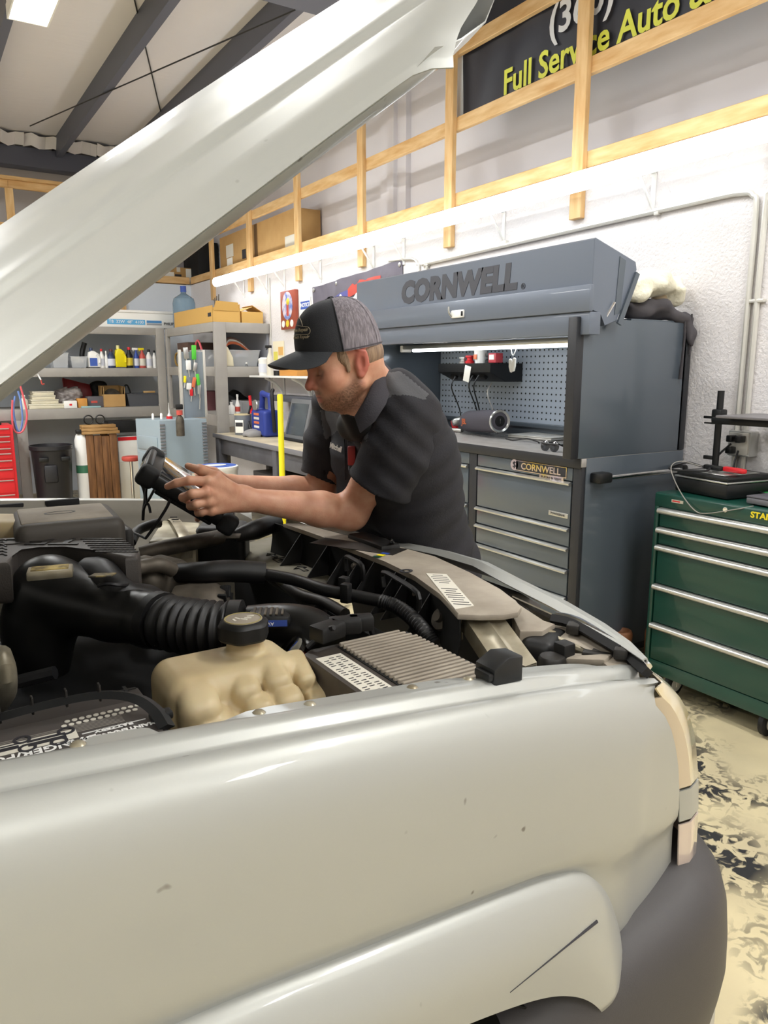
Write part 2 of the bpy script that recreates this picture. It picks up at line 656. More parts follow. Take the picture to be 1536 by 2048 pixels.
# black shop banner behind the studs
bn = thing('banner', 'black vinyl shop banner with yellow and white lettering behind the studs', 'banner', (3.47, 2.8, 3.25))
G = [[V((3.455 + .006 * math.sin(6 * y + 2 * z) + .004 * math.sin(19 * y + 9 * z), y, z)) for y in np.linspace(4.47, 1.2, 60)] for z in np.linspace(3.2, 4.02, 14)]
B().sheet(G, .002).done('vinyl', mat('banner_vinyl', '#33343c', 0.45), bn, 60)
B().bx(3.445, 3.463, 4.47, 4.53, 3.2, 4.02).done('hem', m_white, bn)
MB = frame((3.435, 4.1, 3.36), (0, -1, 0), (0, 0, 1))
m_yl = mat('banner_yellow', '#d9dc4e', 0.5)
pf = at(1006, 170, x=3.435)
text(bn, 'lettering', 'Full Service Auto &', .205, frame((3.435, pf.y, pf.z), (0, -1, 0), (0, 0, 1)), m_yl, .001, .93, bold=.004, align='LEFT')
pq = at(1097, 50, x=3.435)
text(bn, 'lettering', '(360)', .235, frame((3.435, pq.y, pq.z), (0, -1, 0), (0, 0, 1)), mat('banner_white', '#d8d8d8', 0.5), .001, 1.0, bold=.005, align='LEFT')

# long strip lamp on the wall, with its brackets
tl = thing('strip_light', 'long glowing white strip light on brackets along the right-hand wall', 'lamp', (3.3, 4.5, 2.5))
m_tube = mat('lamp_tube', '#ffffff', 0.4, emit=('#f4fbff', TUBE_EMIT))
TZ = at(1536, 258, x=3.2).z
B().bx(3.243, 3.262, .2, 8.78, TZ - .03, TZ + .03, .003).done('housing', m_white, tl)
yy = [.2, 2.34, 4.49, 6.63, 8.78]
for a, c in zip(yy, yy[1:]):
    b = B()
    prof = [(math.cos(t) * .042, math.sin(t) * .052) for t in np.linspace(0, 2 * math.pi, 20, endpoint=False)]
    b.prism(prof, frame((3.2, a + .001, TZ), (1, 0, 0), (0, 0, 1), (0, -1, 0)) @ MX.Rotation(0, 4, 'Z'), -(c - a - .002))
    b.done('tube', m_tube, tl, 60)
for y in (2.76, 3.93, 5.1, 5.55, 6.5, 7.3, 7.75, 8.4):
    b = B()
    b.box((3.394, y, 2.47), (.008, .025, .24))
    b.box((3.33, y, TZ), (.13, .025, .008))
    b.tube([(3.396, y, 2.37), (3.27, y, TZ - .01)], .008, 6)
    b.done('bracket', m_white, tl, 30)

# ceiling fixtures: one seen, the rest added out of view for fill
m_diff = mat('fixture_diffuser', '#ffffff', 0.4, emit=('#fff4df', CEIL_EMIT))
for i, (lx, ly) in enumerate(CEIL_SPOTS):
    t = thing('ceiling_and_fill_lamp', 'louvred fluorescent ceiling light' + (' hung at the upper left of the picture' if i == 0 else ' added unseen above the shop floor as fill'), 'lamp', (lx, ly, 3.97), 'fluorescent ceiling lights')
    b = B()
    b.bx(lx - .13, lx + .13, ly - .64, ly + .64, 4.03, 4.10)
    for s in (-1, 1):
        b.box((lx + s * .13, ly, 4.02), (.012, 1.28, .09))
        b.box((lx, ly + s * .64, 4.02), (.27, .012, .09))
    b.done('housing', m_white, t, 30)
    B().bx(lx - .12, lx + .12, ly - .63, ly + .63, 4.005, 4.012).done('diffuser', m_diff, t, 30)
    b = B()
    for k in range(25):
        b.box((lx, ly - .62 + k * .0517, 3.99), (.23, .003, .025))
    b.done('louvre', m_white, t, 30)
    b = B()
    for s in (-.5, .5):
        b.tube([(lx, ly + s, 4.1), (lx, ly + s, ZC)], .004, 5)
    b.done('hanger', m_cable, t)

# conduits and the outlet box
cd = thing('conduit', 'painted steel conduit bent over the wall above the blue-grey tool hutch', 'conduit', (3.38, 2.2, .5))
B().tube([(3.385, 2.17, 1.0), (3.385, 2.17, 1.8), (3.385, 2.17, 2.26), (3.385, 2.19, 2.33), (3.385, 2.26, 2.355), (3.385, 2.6, 2.355), (3.385, 4.66, 2.325), (3.385, 4.75, 2.31), (3.385, 4.78, 2.24), (3.385, 4.78, 1.9)], .0135, 8, 3).done('pipe', m_steel, cd)
for y in (2.72, 3.9):
    B().box((3.388, y, 2.35), (.03, .03, .036), .004).done('clamp', m_steel, cd)
c2 = thing('conduit', 'painted steel conduit rising to the right edge beside its bent twin', 'conduit', (3.38, 2.1, .5))
B().tube([(3.385, 2.125, 1.0), (3.385, 2.125, 2.2), (3.385, 2.115, 2.33), (3.385, 2.07, 2.42), (3.385, 1.95, 2.48), (3.385, 1.5, 2.5), (3.385, .3, 2.5)], .0135, 8, 3).done('pipe', m_steel, c2)
B().box((3.388, 2.125, 1.86), (.03, .07, .016), .003).done('clamp', m_steel, c2)
c3 = thing('conduit', 'thin white conduit dropping down the wall behind the flag', 'conduit', (3.38, 5.0, 1.5))
B().tube([(3.387, 5.3, 2.4), (3.387, 4.98, 2.38), (3.387, 4.9, 2.33), (3.387, 4.88, 2.25), (3.387, 4.88, 1.5)], .01, 8, 3).done('pipe', m_steel, c3)
c4 = thing('conduit', 'thin wire conduit running down the wall left of the plaque', 'conduit', (3.39, 7.9, 1))
B().tube([(3.392, 7.68, 2.5), (3.392, 7.68, 1.0)], .008, 6).done('pipe', m_steel, c4)
ob = thing('outlet_box', 'cluttered metal outlet box on the wall below the two conduits', 'outlet', (3.36, 2.12, 1.15))
B().box((3.365, 2.12, 1.2), (.07, .115, .12), .006).done('box', m_alu, ob)
B().box((3.327, 2.12, 1.2), (.008, .10, .105), .003).done('cover_plate', m_steel, ob)
for dy, dz in ((.02, .025), (.02, -.03), (-.025, .025)):
    B().box((3.30, 2.12 + dy, 1.2 + dz), (.045, .03, .032), .005).done('plug', m_black, ob)
B().tube([(3.3, 2.14, 1.2), (3.24, 2.17, 1.13), (3.22, 2.16, 1.03), (3.2, 2.12, .995)], .005, 6, 4).done('cord', m_cable, ob)
B().tube([(3.3, 2.10, 1.17), (3.25, 2.08, 1.08), (3.2, 1.95, 1.02), (3.12, 1.78, 1.0)], .005, 6, 4).done('cord', m_cable, ob)
# ------------------------------------------------------------------ blue-grey tool bench with hutch
X0, Y0, Y1 = 2.65, 2.46, 4.52
ch = thing('tool_chest', 'large slate-grey roller tool chest with black posts and aluminium drawer pulls', 'tool chest', (3.0, 3.5, 0))
b = B()
b.bx(X0 + .02, 3.38, Y0 + .003, Y1, .14, 1.09)
b.done('body', m_cw, ch, 30)
for (a, c) in ((Y0, Y0 + .055), (3.235, 3.30), (Y1 - .055, Y1)):
    B().bx(X0 - .004, X0 + .045, a, c, .13, 1.10, .004).done('post', m_post, ch, 30)
B().bx(3.345, 3.385, Y0 - .003, Y0 + .03, .13, 1.10, .004).done('post', m_post, ch, 30)
B().bx(X0 - .012, 3.385, Y0 - .004, Y1, 1.095, 1.137, .004).done('worktop', mat('worktop_steel', '#b3afab', 0.25, m=0.2, nz=(14, 0.2, '#a09c98')), ch, 30)
B().bx(X0 - .016, X0 - .011, Y0, Y1, 1.09, 1.139, .001).done('worktop_edge', m_post, ch, 30)
B().bx(X0 + .02, 3.38, Y0 - .0055, Y0 + .003, .14, 1.136, .001).done('end_panel', m_cw, ch, 30)
B().bx(X0, 3.38, Y0, Y1, .10, .14, .004).done('plinth', m_post, ch, 30)
zs = [1.075]
ZR = [at(1040, py, x=X0).z for py in (952, 1038, 1075, 1117, 1168)]
ZR += [ZR[-1] - .125, ZR[-1] - .25]
for bank, (a, c) in enumerate(((Y0 + .06, 3.23), (3.305, Y1 - .06))):
    zt = 1.09
    B().bx(X0 - .001, X0 + .02, a, c, ZR[0] + .018, zt - .004, .003).done('top_panel', m_cw, ch, 30)
    zl = ZR + [.145]
    for i in range(len(ZR)):
        dr = B().bx(X0 - .003, X0 + .02, a + .003, c - .003, zl[i + 1] + .020, ZR[i] + .006, .003).done('drawer', m_cw, ch, 30)
        pr = [(0, 0), (.018, .004), (.020, .012), (.006, .020), (0, .02)]
        pb = B().prism([(-p[0], p[1]) for p in pr], frame((X0 - .003, a + .003, ZR[i] - .006), (1, 0, 0), (0, 0, 1), (0, -1, 0)), -(c - a - .006))
        pb.done('drawer_pull', m_alu, dr, 30)
# maker's badges: raised chrome letters on the top panel, small plate on the tall drawer
m_badge = mat('iridescent_badge', '#cdbfca', 0.22, m=0.8, nz=(9, 0.8, '#e0c46a'))
bd = thing('badge_group', 'x', 'x', (0, 0, 0)) if False else ch
b1_, b2_ = at(1034, 915, x=X0), at(1134, 935, x=X0)
y_a, y_b = b2_.y + .015, b1_.y
B().bx(X0 - .005, X0 - .002, y_a - .018, y_b + .003, 1.032, 1.086, .002).done('badge', m_badge, ch, 30)
B().bx(X0 - .006, X0 - .003, y_a - .014, y_b, 1.036, 1.082, .001).done('badge_ground', m_ink, ch, 30)
B().bx(X0 - .006, X0 - .002, y_a, y_a + .165, 1.005, 1.036, .002).done('badge', m_badge, ch, 30)
MBd = frame((X0 - .0065, (y_a + y_b) / 2 - .01, 1.058), (0, -1, 0), (0, 0, 1))
text(ch, 'badge_lettering', 'CORNWELL', .046, MBd, m_badge, .0006, 1.12, .01, bold=.001)
text(ch, 'badge_lettering', 'PLATINUM SERIES', .018, frame((X0 - .0065, y_a + .083, 1.021), (0, -1, 0), (0, 0, 1)), m_ink, .0006, 1.0)
B().lathe([(.029, 0), (.029, .004)], (X0 - .002, y_b + .012, 1.06), 20, ry(-90)).done('badge', m_badge, ch, 30)
text(ch, 'badge_lettering', '$', .045, frame((X0 - .0075, y_b + .012, 1.06), (0, -1, 0), (0, 0, 1)), m_ink, .0006)
zb = at(1110, 1027, x=X0).z
B().bx(X0 - .006, X0 - .002, 2.535, 2.665, zb - .012, zb + .012, .002).done('badge', m_alu, ch, 30)
text(ch, 'badge_lettering', 'POWERBANK', .016, frame((X0 - .0065, 2.60, zb), (0, -1, 0), (0, 0, 1)), m_ink, .0005, 1.0)
# push bar on the end panel
zpb = 1.045
for x in (2.74, 3.32):
    B().box((x, Y0 - .035, zpb), (.09 if x < 3 else .05, .07, .05), .012).done('bar_mount', m_black, ch)
B().tube([(2.77, Y0 - .055, zpb), (3.33, Y0 - .055, zpb)], .013, 12).done('push_bar', m_chrome, ch)
for (x, y) in ((2.75, 2.6), (2.75, 4.35), (3.25, 2.6), (3.25, 4.35)):
    w = B().lathe([(.0, -.02), (.045, -.02), (.05, -.015), (.05, .015), (.045, .02), (0, .02)], (x, y, .052), 20, rx(90)).done('caster', m_black, ch)

hu = thing('tool_hutch', 'slate-grey hutch with open lettered lid standing on the tool chest', 'hutch', (3.0, 3.5, 1.138))
for (ya, yb_) in ((Y0, Y0 + .022), (Y1 - .022, Y1)):
    B().bx(2.60, 3.38, ya, yb_, 1.138, 1.775, .002).done('end_panel', m_cw, hu, 30)
    B().bx(2.565, 2.615, ya - .003, ya + .05, 1.138, 1.78, .004).done('post', m_post, hu, 30)
    B().bx(3.345, 3.385, ya - .004, ya + .03, 1.138, 1.78, .004).done('post', m_post, hu, 30)
B().bx(3.335, 3.385, Y0, Y1, 1.138, 1.79).done('back_panel', m_cw, hu, 30)
B().bx(2.95, 3.385, Y0 + .02, Y1 - .02, 1.765, 1.785, .002).done('top_panel', m_cw, hu, 30)
# pegboard: drilled look as dark recessed plugs with a rim is real geometry, joined
B().bx(3.318, 3.335, Y0 + .025, Y1 - .025, 1.215, 1.745, .002).done('pegboard', mat('pegboard_paint', '#a9b4c2', 0.4), hu, 30)
b = B()
for iy in range(52):
    for iz in range(13):
        b.lathe([(.0058, 0), (.0058, .0015)], (3.3185, Y0 + .06 + iy * .0381, 1.245 + iz * .0381), 8, ry(-90))
tag(b.done('peg_hole', m_blackm, hu, 30), kind='stuff')
B().bx(3.30, 3.335, Y0 + .025, Y1 - .025, 1.19, 1.215, .003).done('rail', m_cw, hu, 30)
# flip lid
LY0, LY1 = 2.41, 4.47
prof = [(2.60, 1.805), (2.60, 2.105), (2.61, 2.112), (2.875, 2.03), (2.885, 1.995), (2.77, 1.765), (2.69, 1.74), (2.66, 1.80)]
b = B().prism(prof, frame((0, LY0, 0), (1, 0, 0), (0, 0, 1), (0, -1, 0)), -(LY1 - LY0), .003, 1)
lid = b.done('lid', m_cw_d, hu, 30)
B().bx(2.575, 2.60, LY0 - .012, LY1 + .01, 1.80, 1.915, .004).done('lid_step', m_cw_d, lid, 30)
B().bx(2.59, 2.66, LY0 - .004, LY1 + .005, 1.70, 1.80, .004).done('lid_lip', m_cw_d, lid, 30)
B().bx(2.70, 3.2, LY0 + .06, LY1 - .03, 1.735, 1.76, .002).done('lid_underside', m_post, lid, 30)
B().prism([(2.765, 2.045), (2.805, 2.03), (2.785, 1.80), (2.75, 1.79)], frame((0, LY0 - .003, 0), (1, 0, 0), (0, 0, 1), (0, -1, 0)), -.003).done('lid_bracket', m_cw, lid, 30)
B().prism([(2.87, 1.985), (2.893, 1.975), (2.79, 1.745), (2.765, 1.755)], frame((0, LY0 - .012, 0), (1, 0, 0), (0, 0, 1), (0, -1, 0)), -.012).done('lid_end_flange', m_cw, lid, 30)
B().tube([(2.70, LY0 + .01, 1.77), (2.735, LY0 - .012, 1.845)], .007, 8).done('gas_strut', m_chrome, hu)
pc = at(907, 573, x=2.6)
text(lid, 'lettering', 'CORNWELL', .165, frame((2.5985, pc.y, pc.z), (0, -1, 0), (0, 0, 1)), mat('grey_lettering', '#45464d', .5), .0008, 1.14, .10, bold=.010)
text(lid, 'lettering', '®', .04, frame((2.5985, pc.y - .56, pc.z - .05), (0, -1, 0), (0, 0, 1)), m_ink, .0006)
lp = at(917, 628, x=2.575)
B().box((2.57, lp.y, lp.z), (.014, .11, .042), .006).done('latch', m_white, lid)
B().tube([(2.565, lp.y + .045, lp.z - .012), (2.55, lp.y + .052, lp.z + .01), (2.55, lp.y + .054, lp.z + .04)], .006, 8, 2).done('latch_hook', m_alu, lid)
B().box((2.562, lp.y - .045, lp.z), (.006, .014, .026), .003).done('latch_button', m_black, lid)
# strip lamp under the lid
ya_, yb_ = at(812, 705, x=2.95).y, Y0 + .05
zl_ = 1.675
B().bx(2.92, 2.99, yb_, ya_, zl_ + .005, zl_ + .035, .006).done('lamp_housing', m_alu, hu)
B().bx(2.93, 2.98, yb_ + .01, ya_ - .10, zl_ - .012, zl_ + .005, .006).done('lamp_tube', mat('hutch_lamp', '#ffffff', .4, emit=('#f5faff', HUTCH_EMIT)), hu)
B().box((2.955, ya_ + .01, zl_ + .01), (.08, .025, .045), .005).done('lamp_end', m_white, hu)
B().box((3.05, 4.2, 1.712), (.10, .16, .05), .01).done('power_pack', m_white, hu)
# power shelf with chargers
ps = thing('power_shelf', 'black power-strip shelf hanging on the pegboard full of chargers', 'shelf', (3.25, 3.85, 1.5))
B().prism([(3.05, 1.585), (3.318, 1.585), (3.318, 1.47), (3.18, 1.47), (3.05, 1.53)], frame((0, 3.62, 0), (1, 0, 0), (0, 0, 1), (0, -1, 0)), -.54, .006).done('tray', m_black, ps, 30)
for k in range(4):
    B().box((3.10, 3.74 + k * .1, 1.505), (.03, .05, .035), .004, ry(35)).done('outlet', m_blackm, ps)
for (pa, pb_) in (((3.06, 3.80, 1.51), (3.18, 3.86, 1.14)), ((3.06, 3.74, 1.51), (3.15, 3.82, 1.145)), ((3.06, 3.98, 1.5), (3.16, 4.02, 1.145)), ((3.2, 3.78, 1.46), (3.2, 3.72, 1.142))):
    p0, p1 = V(pa), V(pb_)
    B().tube([p0, p0.lerp(p1, .2) + V((-.06, -.02, .0)), p0.lerp(p1, .6) + V((.02, .03, 0)), p1], .0045, 6, 4).done('cord', m_cable_w if pa[0] > 3.1 else m_cable, ps)
cu = thing('mug', 'white paper cup standing on the black power shelf', 'cup', (3.12, 3.80, 1.585))
B().lathe([(.0, 0), (.034, 0), (.045, .085), (.042, .085), (.032, .004), (0, .004)], (3.12, 3.80, 1.5855), 20).done('cup_body', m_white, cu)
B().box((3.076, 3.80, 1.625), (.004, .03, .03), .001).done('printed_patch', m_orange, cu)
tg = B().box((3.045, 3.84, 1.52), (.003, .06, .10), .0, rx(12)).done('note', m_paper, None, 30, 'yellowish paper note hanging off the front of the power shelf', 'note')
rb_ = thing('battery_box', 'small red and white box on the right of the power shelf', 'box', (3.13, 3.66, 1.585))
B().box((3.13, 3.665, 1.617), (.06, .07, .06), .004).done('carton', mat('carton_red', '#c4424a', .5), rb_)
B().box((3.098, 3.665, 1.622), (.004, .045, .03)).done('print', m_paper, rb_)
for (k, (yy_, h_, mm, lb)) in enumerate(((3.92, .05, m_red, 'small red spool on the power shelf left of the cup'), (3.99, .04, m_alu, 'silver cap on the left of the power shelf'), (3.72, .06, m_black, 'dark charger on the power shelf beside the red box'))):
    B().lathe([(0, 0), (.03, 0), (.03, h_ * .3), (.02, h_ * .4), (.02, h_ * .7), (.03, h_ * .75), (.03, h_), (0, h_)], (3.13, yy_, 1.5855), 14).done('charger', mm, None, 40, lb, 'charger')
# hanging white tags
hg = thing('zip_tags', 'white plastic tags on a cord hanging from the hutch lamp', 'tag', (2.95, 3.30, 1.55))
B().tube([(2.955, 3.27, 1.69), (2.945, 3.30, 1.625), (2.955, 3.335, 1.69)], .003, 6, 3).done('cord', m_cable_w, hg)
for dy, dz, a in ((-.012, -.035, 8), (.014, -.045, -10)):
    B().lathe([(0, -.045), (.012, -.04), (.017, -.01), (.012, .03), (0, .036)], (2.945, 3.30 + dy, 1.60 + dz * .6), 12, rx(a), .5).done('tag', m_white, hg)
# bluetooth speaker, laptop, glasses, impact wrench on the worktop
sp = thing('speaker', 'dark grey cylindrical portable speaker lying on the slate tool chest', 'speaker', (3.12, 3.45, 1.138))
pa, pb_ = at(934, 843, x=3.12), at(1000, 843, x=3.02)
R_ = frame((0, 0, 0), (0, 0, 1), V((0, 0, 1)).cross((pa - pb_).normalized()), (pb_ - pa)).to_3x3()
c0 = V((pa.x, pa.y, 1.138 + .072))
ln = (V((pb_.x, pb_.y, 0)) - V((pa.x, pa.y, 0))).length
B().lathe([(0, 0), (.045, 0), (.062, .012), (.069, .05), (.07, ln * .5), (.069, ln - .05), (.064, ln - .012), (.05, ln), (0, ln)], c0, 28, R_).done('body', mat('speaker_cloth', '#55525a', .85, bump=(300, .2)), sp)
B().lathe([(.066, ln - .012), (.07, ln - .006), (.066, ln + .006), (.056, ln + .002), (.05, ln - .008), (.05, ln - .012)], c0, 28, R_).done('ring', m_alu, sp)
B().lathe([(0, ln + .003), (.03, ln + .001), (.048, ln - .004)], c0, 28, R_).done('cone', m_blackm, sp)
text(sp, 'logo', '!', .04, MX.Translation(c0 + R_ @ V((0, 0, ln + .005))) @ frame((0, 0, 0), (0, -1, 0), (0, 0, 1)), m_alu, .0006)
ld = (R_ @ V((0, 0, 1))).normalized()
nrm = V((-1, 0, 0)) - ld * V((-1, 0, 0)).dot(ld)
nrm.normalize()
text(sp, 'logo', 'JBL', .05, frame(c0 + ld * .1 + nrm * .0705, ld, ld.cross(nrm).cross(ld) if False else (0, 0, 1)), m_orange, .0008, 1, bold=.001)
LPX, LPY = at(1085, 872, z=1.15).x, at(1085, 872, z=1.15).y
lt = thing('laptop', 'closed silver laptop lying on the slate tool chest worktop', 'laptop', (3.05, 2.85, 1.138))
B().box((LPX, LPY, 1.145), (.25, .34, .012), .005, rz(6)).done('base', mat('laptop_silver', '#d2d0c9', .4, m=.2), lt)
B().box((LPX, LPY, 1.1545), (.25, .34, .006), .003, rz(6)).done('lid', mat('laptop_silver', '#d2d0c9', .4, m=.2), lt)
gl = thing('safety_glasses', 'black safety glasses lying at the front of the worktop', 'glasses', (2.76, 2.64, 1.138))
gp = at(1098, 893, z=1.16)
for s in (-1, 1):
    B().lathe([(.0, 0), (.026, .001), (.028, .004), (.024, .006), (0, .005)], (gp.x - .01, gp.y + s * .032 - .02, 1.163), 14, ry(-80), 1, 1.2).done('lens', mat('dark_lens', '#2a2c30', .08, coat=.5), gl)
    B().tube([(gp.x - .01, gp.y + s * .064 - .02, 1.175), (gp.x + .07, gp.y + s * .06 - .03, 1.172), (gp.x + .12, gp.y + s * .045 - .04, 1.150)], .004, 6, 3).done('temple', m_black, gl)
B().tube([(gp.x - .012, gp.y - .08, 1.178), (gp.x - .016, gp.y - .02, 1.176), (gp.x - .012, gp.y + .04, 1.178)], .004, 6, 3).done('brow_bar', m_black, gl)
iw = thing('impact_wrench', 'small silver and red air wrench on the worktop behind the mechanic', 'tool', (3.15, 3.95, 1.138))
ip = at(905, 838, x=3.1)
B().lathe([(0, 0), (.02, 0), (.028, .02), (.03, .09), (.02, .11), (.012, .12), (.012, .15), (0, .15)], (ip.x, ip.y, 1.19), 16, ry(70) @ rx(20)).done('motor', m_alu, iw)
B().box((ip.x + .03, ip.y + .01, 1.166), (.03, .04, .10), .01, rx(-25)).done('grip', m_red, iw)
B().box((ip.x - .02, ip.y - .06, 1.15), (.04, .12, .022), .008, rz(15)).done('trigger_housing', m_alu, iw)
cb = B().tube([(2.98, 3.1, 1.142), (3.02, 3.15, 1.142), (3.0, 3.22, 1.155), (2.97, 3.3, 1.142), (3.0, 3.4, 1.142)], .004, 6, 4).done('cable', m_cable, None, 40, 'short black charging cable lying between speaker and laptop', 'cable')

# jacket bundle on top of the hutch
m_jk = mat('jacket_cloth', '#4b474a', .85, bump=(12, .4))
m_fl = mat('cream_fleece', '#e8e2cc', .95, bump=(60, .6))
jk = thing('jacket', 'dark jacket with cream fleece lining bundled on top of the hutch', 'jacket', (3.15, 2.5, 1.79))
W_ = lambda P: .011 * np.sin(P[:, 0] * 40 + P[:, 1] * 25) * np.sin(P[:, 2] * 45 + 2) + .004 * np.sin(P[:, 1] * 70 + P[:, 2] * 50)
JA = lambda px, py, y: at(px, py, y=y)
solid([ell(JA(1322, 618, 2.53), (.075, .06, .045), k=.02), ell(JA(1282, 622, 2.58), (.11, .08, .05), k=.02), cap(JA(1335, 622, 2.51), JA(1362, 640, 2.475), .035, .022, k=.015), cap(JA(1352, 566, 2.62), JA(1362, 615, 2.58), .028, .036, k=.02),
       ell(JA(1372, 640, 2.53), (.055, .07, .038), k=.02), cap(JA(1374, 640, 2.47), JA(1384, 690, 2.44), .028, .018, k=.02), cap(JA(1262, 612, 2.56), JA(1300, 606, 2.53), .02, .022, k=.015)], .007, 'shell', m_jk, jk, W_, .016)
solid([ell(JA(1303, 568, 2.56), (.125, .10, .062), k=.02), ell(JA(1272, 584, 2.56), (.06, .08, .06), k=.02), ell(JA(1342, 584, 2.55), (.04, .08, .07), k=.02), ell(JA(1318, 598, 2.50), (.075, .07, .03), k=.012, op='s')], .007, 'lining', m_fl, jk, W_, .012)
solid([ell(JA(1320, 598, 2.58), (.06, .04, .025), k=.01)], .007, 'lining_tuck', mat('tan_fleece', '#b9a68a', .95), jk, W_, .01)
B().tube([(3.31, 2.452, 1.80), (3.315, 2.45, 1.70), (3.31, 2.45, 1.60), (3.305, 2.45, 1.50)], [.006, .007, .008, .012], 8, 3, flat=.4).done('strap', m_jk, jk)
B().tube([(3.36, 2.45, 1.82), (3.365, 2.447, 1.74), (3.363, 2.447, 1.62)], .005, 6, 3).done('drawcord', m_jk, jk)

# ------------------------------------------------------------------ green roller cabinet
GX, GY1, GY0 = 2.93, 2.255, 1.05
gc = thing('tool_cabinet', 'dark green roller tool cabinet with aluminium drawer rails at the right', 'tool cabinet', (3.1, 1.7, 0))
B().bx(GX + .012, 3.36, GY0, GY1, .16, .93, .004).done('body', m_green, gc, 30)
B().bx(GX - .006, 3.37, GY0 - .01, GY1 + .008, .915, .985, .012, 3).done('top_tray', m_green, gc, 30)
B().bx(GX - .0, 3.37, GY0 - .01, GY1 + .006, .10, .17, .006).done('base_frame', m_green, gc, 30)
for (a, c) in ((GY1 - .022, GY1 + .004), (GY0 - .004, GY0 + .022)):
    B().bx(GX - .004, GX + .03, a, c, .12, .95, .005).done('corner_post', m_green, gc, 30)
ZG = [at(1425, py, x=GX).z for py in (1040, 1082, 1120, 1205, 1290)]
ZG2 = ZG[1:] + [.172 - .018]
for i, z in enumerate(ZG):
    dr = B().bx(GX - .004, GX + .015, GY0 + .03, GY1 - .03, ZG2[i] + .020, z + .010, .003).done('drawer', m_green, gc, 30)
    B().tube([(GX - .014, GY1 - .026, z), (GX - .014, GY0 + .026, z)], .0115, 12, flat=1.15).done('drawer_rail', m_alu, dr, 40)
    B().bx(GX - .016, GX + .004, GY0 + .03, GY1 - .03, z - .006, z + .016, .003).done('rail_backing', m_alu, dr, 40)
lk = at(1453, 1019, x=GX)
B().lathe([(0, 0), (.011, 0), (.011, .004), (.004, .005), (0, .004)], (GX - .006, lk.y, lk.z), 16, ry(-90)).done('lock', m_chrome, gc)
sg = at(1516, 1031, x=GX)
text(gc, 'lettering', 'STANLEY', .035, frame((GX - .0075, sg.y + .028, sg.z), (0, -1, 0), (0, 0, 1)), mat('yellow_print', '#e8d428', .5), .0006, 1.1, bold=.0012, align='LEFT')
sk = at(1357, 1003, x=GX)
B().box((GX - .0075, sk.y, sk.z), (.002, .062, .014), .0).done('sticker', m_alu, gc)
B().box((GX - .0088, sk.y + .006, sk.z), (.001, .040, .006)).done('sticker_print', m_red, gc)
for (x, y) in ((GX + .06, 1.655), (GX + .06, 2.13), (3.3, 1.2), (3.3, 2.13), (GX + .06, 1.15)):
    w = B().lathe([(.0, -.016), (.05, -.016), (.062, -.01), (.062, .01), (.05, .016), (0, .016)], (x, y, .063), 24, ry(90) if False else rx(90)).done('caster', m_blackm, gc)
    B().lathe([(.0, -.018), (.035, -.018), (.035, .018), (0, .018)], (x, y, .063), 20, rx(90)).done('hub', m_steel, w)
    b = B()
    for s in (-1, 1):
        b.box((x + .01, y + s * .022, .09), (.035, .004, .08), .001)
    b.box((x + .01, y, .128), (.05, .06, .006))
    b.done('fork', m_steel, w, 30)
# things on the green cabinet
tc_ = thing('equipment_case', 'thick black case with silver edges on the green cabinet', 'case', (3.1, 2.1, .986))
Rc = rz(-8)
cc_ = V((3.15, 2.06, .986))
B().box(cc_ + V((0, 0, .035)), (.30, .30, .068), .012, Rc).done('lower_shell', m_black, tc_)
B().box(cc_ + V((0, 0, .073)), (.305, .305, .008), .003, Rc).done('edge_band', m_alu, tc_)
B().box(cc_ + V((0, 0, .089)), (.295, .295, .022), .010, Rc).done('lid', m_black, tc_)
B().box(cc_ + V((-.02, -.01, .102)), (.22, .2, .004), .002, Rc).done('lid_panel', m_alu, tc_)
mp_ = thing('test_pliers', 'red handled tester with black cable lying on the black case', 'tool', (3.1, 2.0, 1.09))
pt = at(1460, 948, x=3.08)
B().box((3.08, pt.y - .02, 1.108), (.03, .12, .022), .008, rz(-12)).done('grip', m_red, mp_)
B().box((3.08, pt.y + .085, 1.108), (.028, .10, .022), .008, rz(-8)).done('body', m_black, mp_)
B().tube([(3.07, pt.y + .13, 1.108), (3.06, 2.20, 1.12), (2.98, 2.23, 1.10), (2.95, 2.18, 1.095), (3.0, 2.06, 1.10), (3.1, 2.1, 1.11)], .005, 6, 5).done('lead', m_cable, mp_)
B().tube([(3.07, pt.y + .13, 1.108), (3.02, 2.2, 1.128), (2.95, 2.2, 1.11), (2.92, 2.16, 1.06), (2.915, 2.1, .985), (2.913, 2.03, .93), (2.912, 1.97, .93), (2.915, 1.85, .965), (2.94, 1.78, .989)], .0025, 6, 5).done('grey_lead', mat('lead_grey', '#8d8982', .5), mp_)
lp2 = thing('laptop', 'closed dark grey laptop on the green cabinet at the right edge', 'laptop', (3.05, 1.7, .99))
B().box((3.10, 1.64, 1.004), (.30, .36, .026), .006, rz(-6)).done('base', mat('laptop_grey', '#77767b', .45, m=.3), lp2)
B().box((3.10, 1.64, 1.021), (.30, .36, .008), .003, rz(-6)).done('lid', mat('laptop_lid', '#5b5960', .4), lp2)
ps2 = thing('monitor_stand', 'black pole stand with a flat shelf arm behind the green cabinet', 'stand', (3.2, 2.15, .986))
B().tube([(3.22, 2.16, .987), (3.22, 2.16, 1.45)], .0155, 14).done('pole', m_black, ps2)
B().box((3.22, 2.16, .992), (.12, .12, .010), .004).done('base', m_black, ps2)
B().box((3.22, 2.16, 1.335), (.052, .052, .06), .008).done('clamp', m_black, ps2)
B().box((3.215, 2.20, 1.325), (.012, .07, .012), .002).done('thumb_screw', m_black, ps2)
B().box((3.215, 2.20, 1.298), (.012, .06, .008), .002).done('thumb_screw', m_black, ps2)
B().box((3.215, 2.195, 1.135), (.014, .05, .018), .003).done('cable_clip', m_black, ps2)
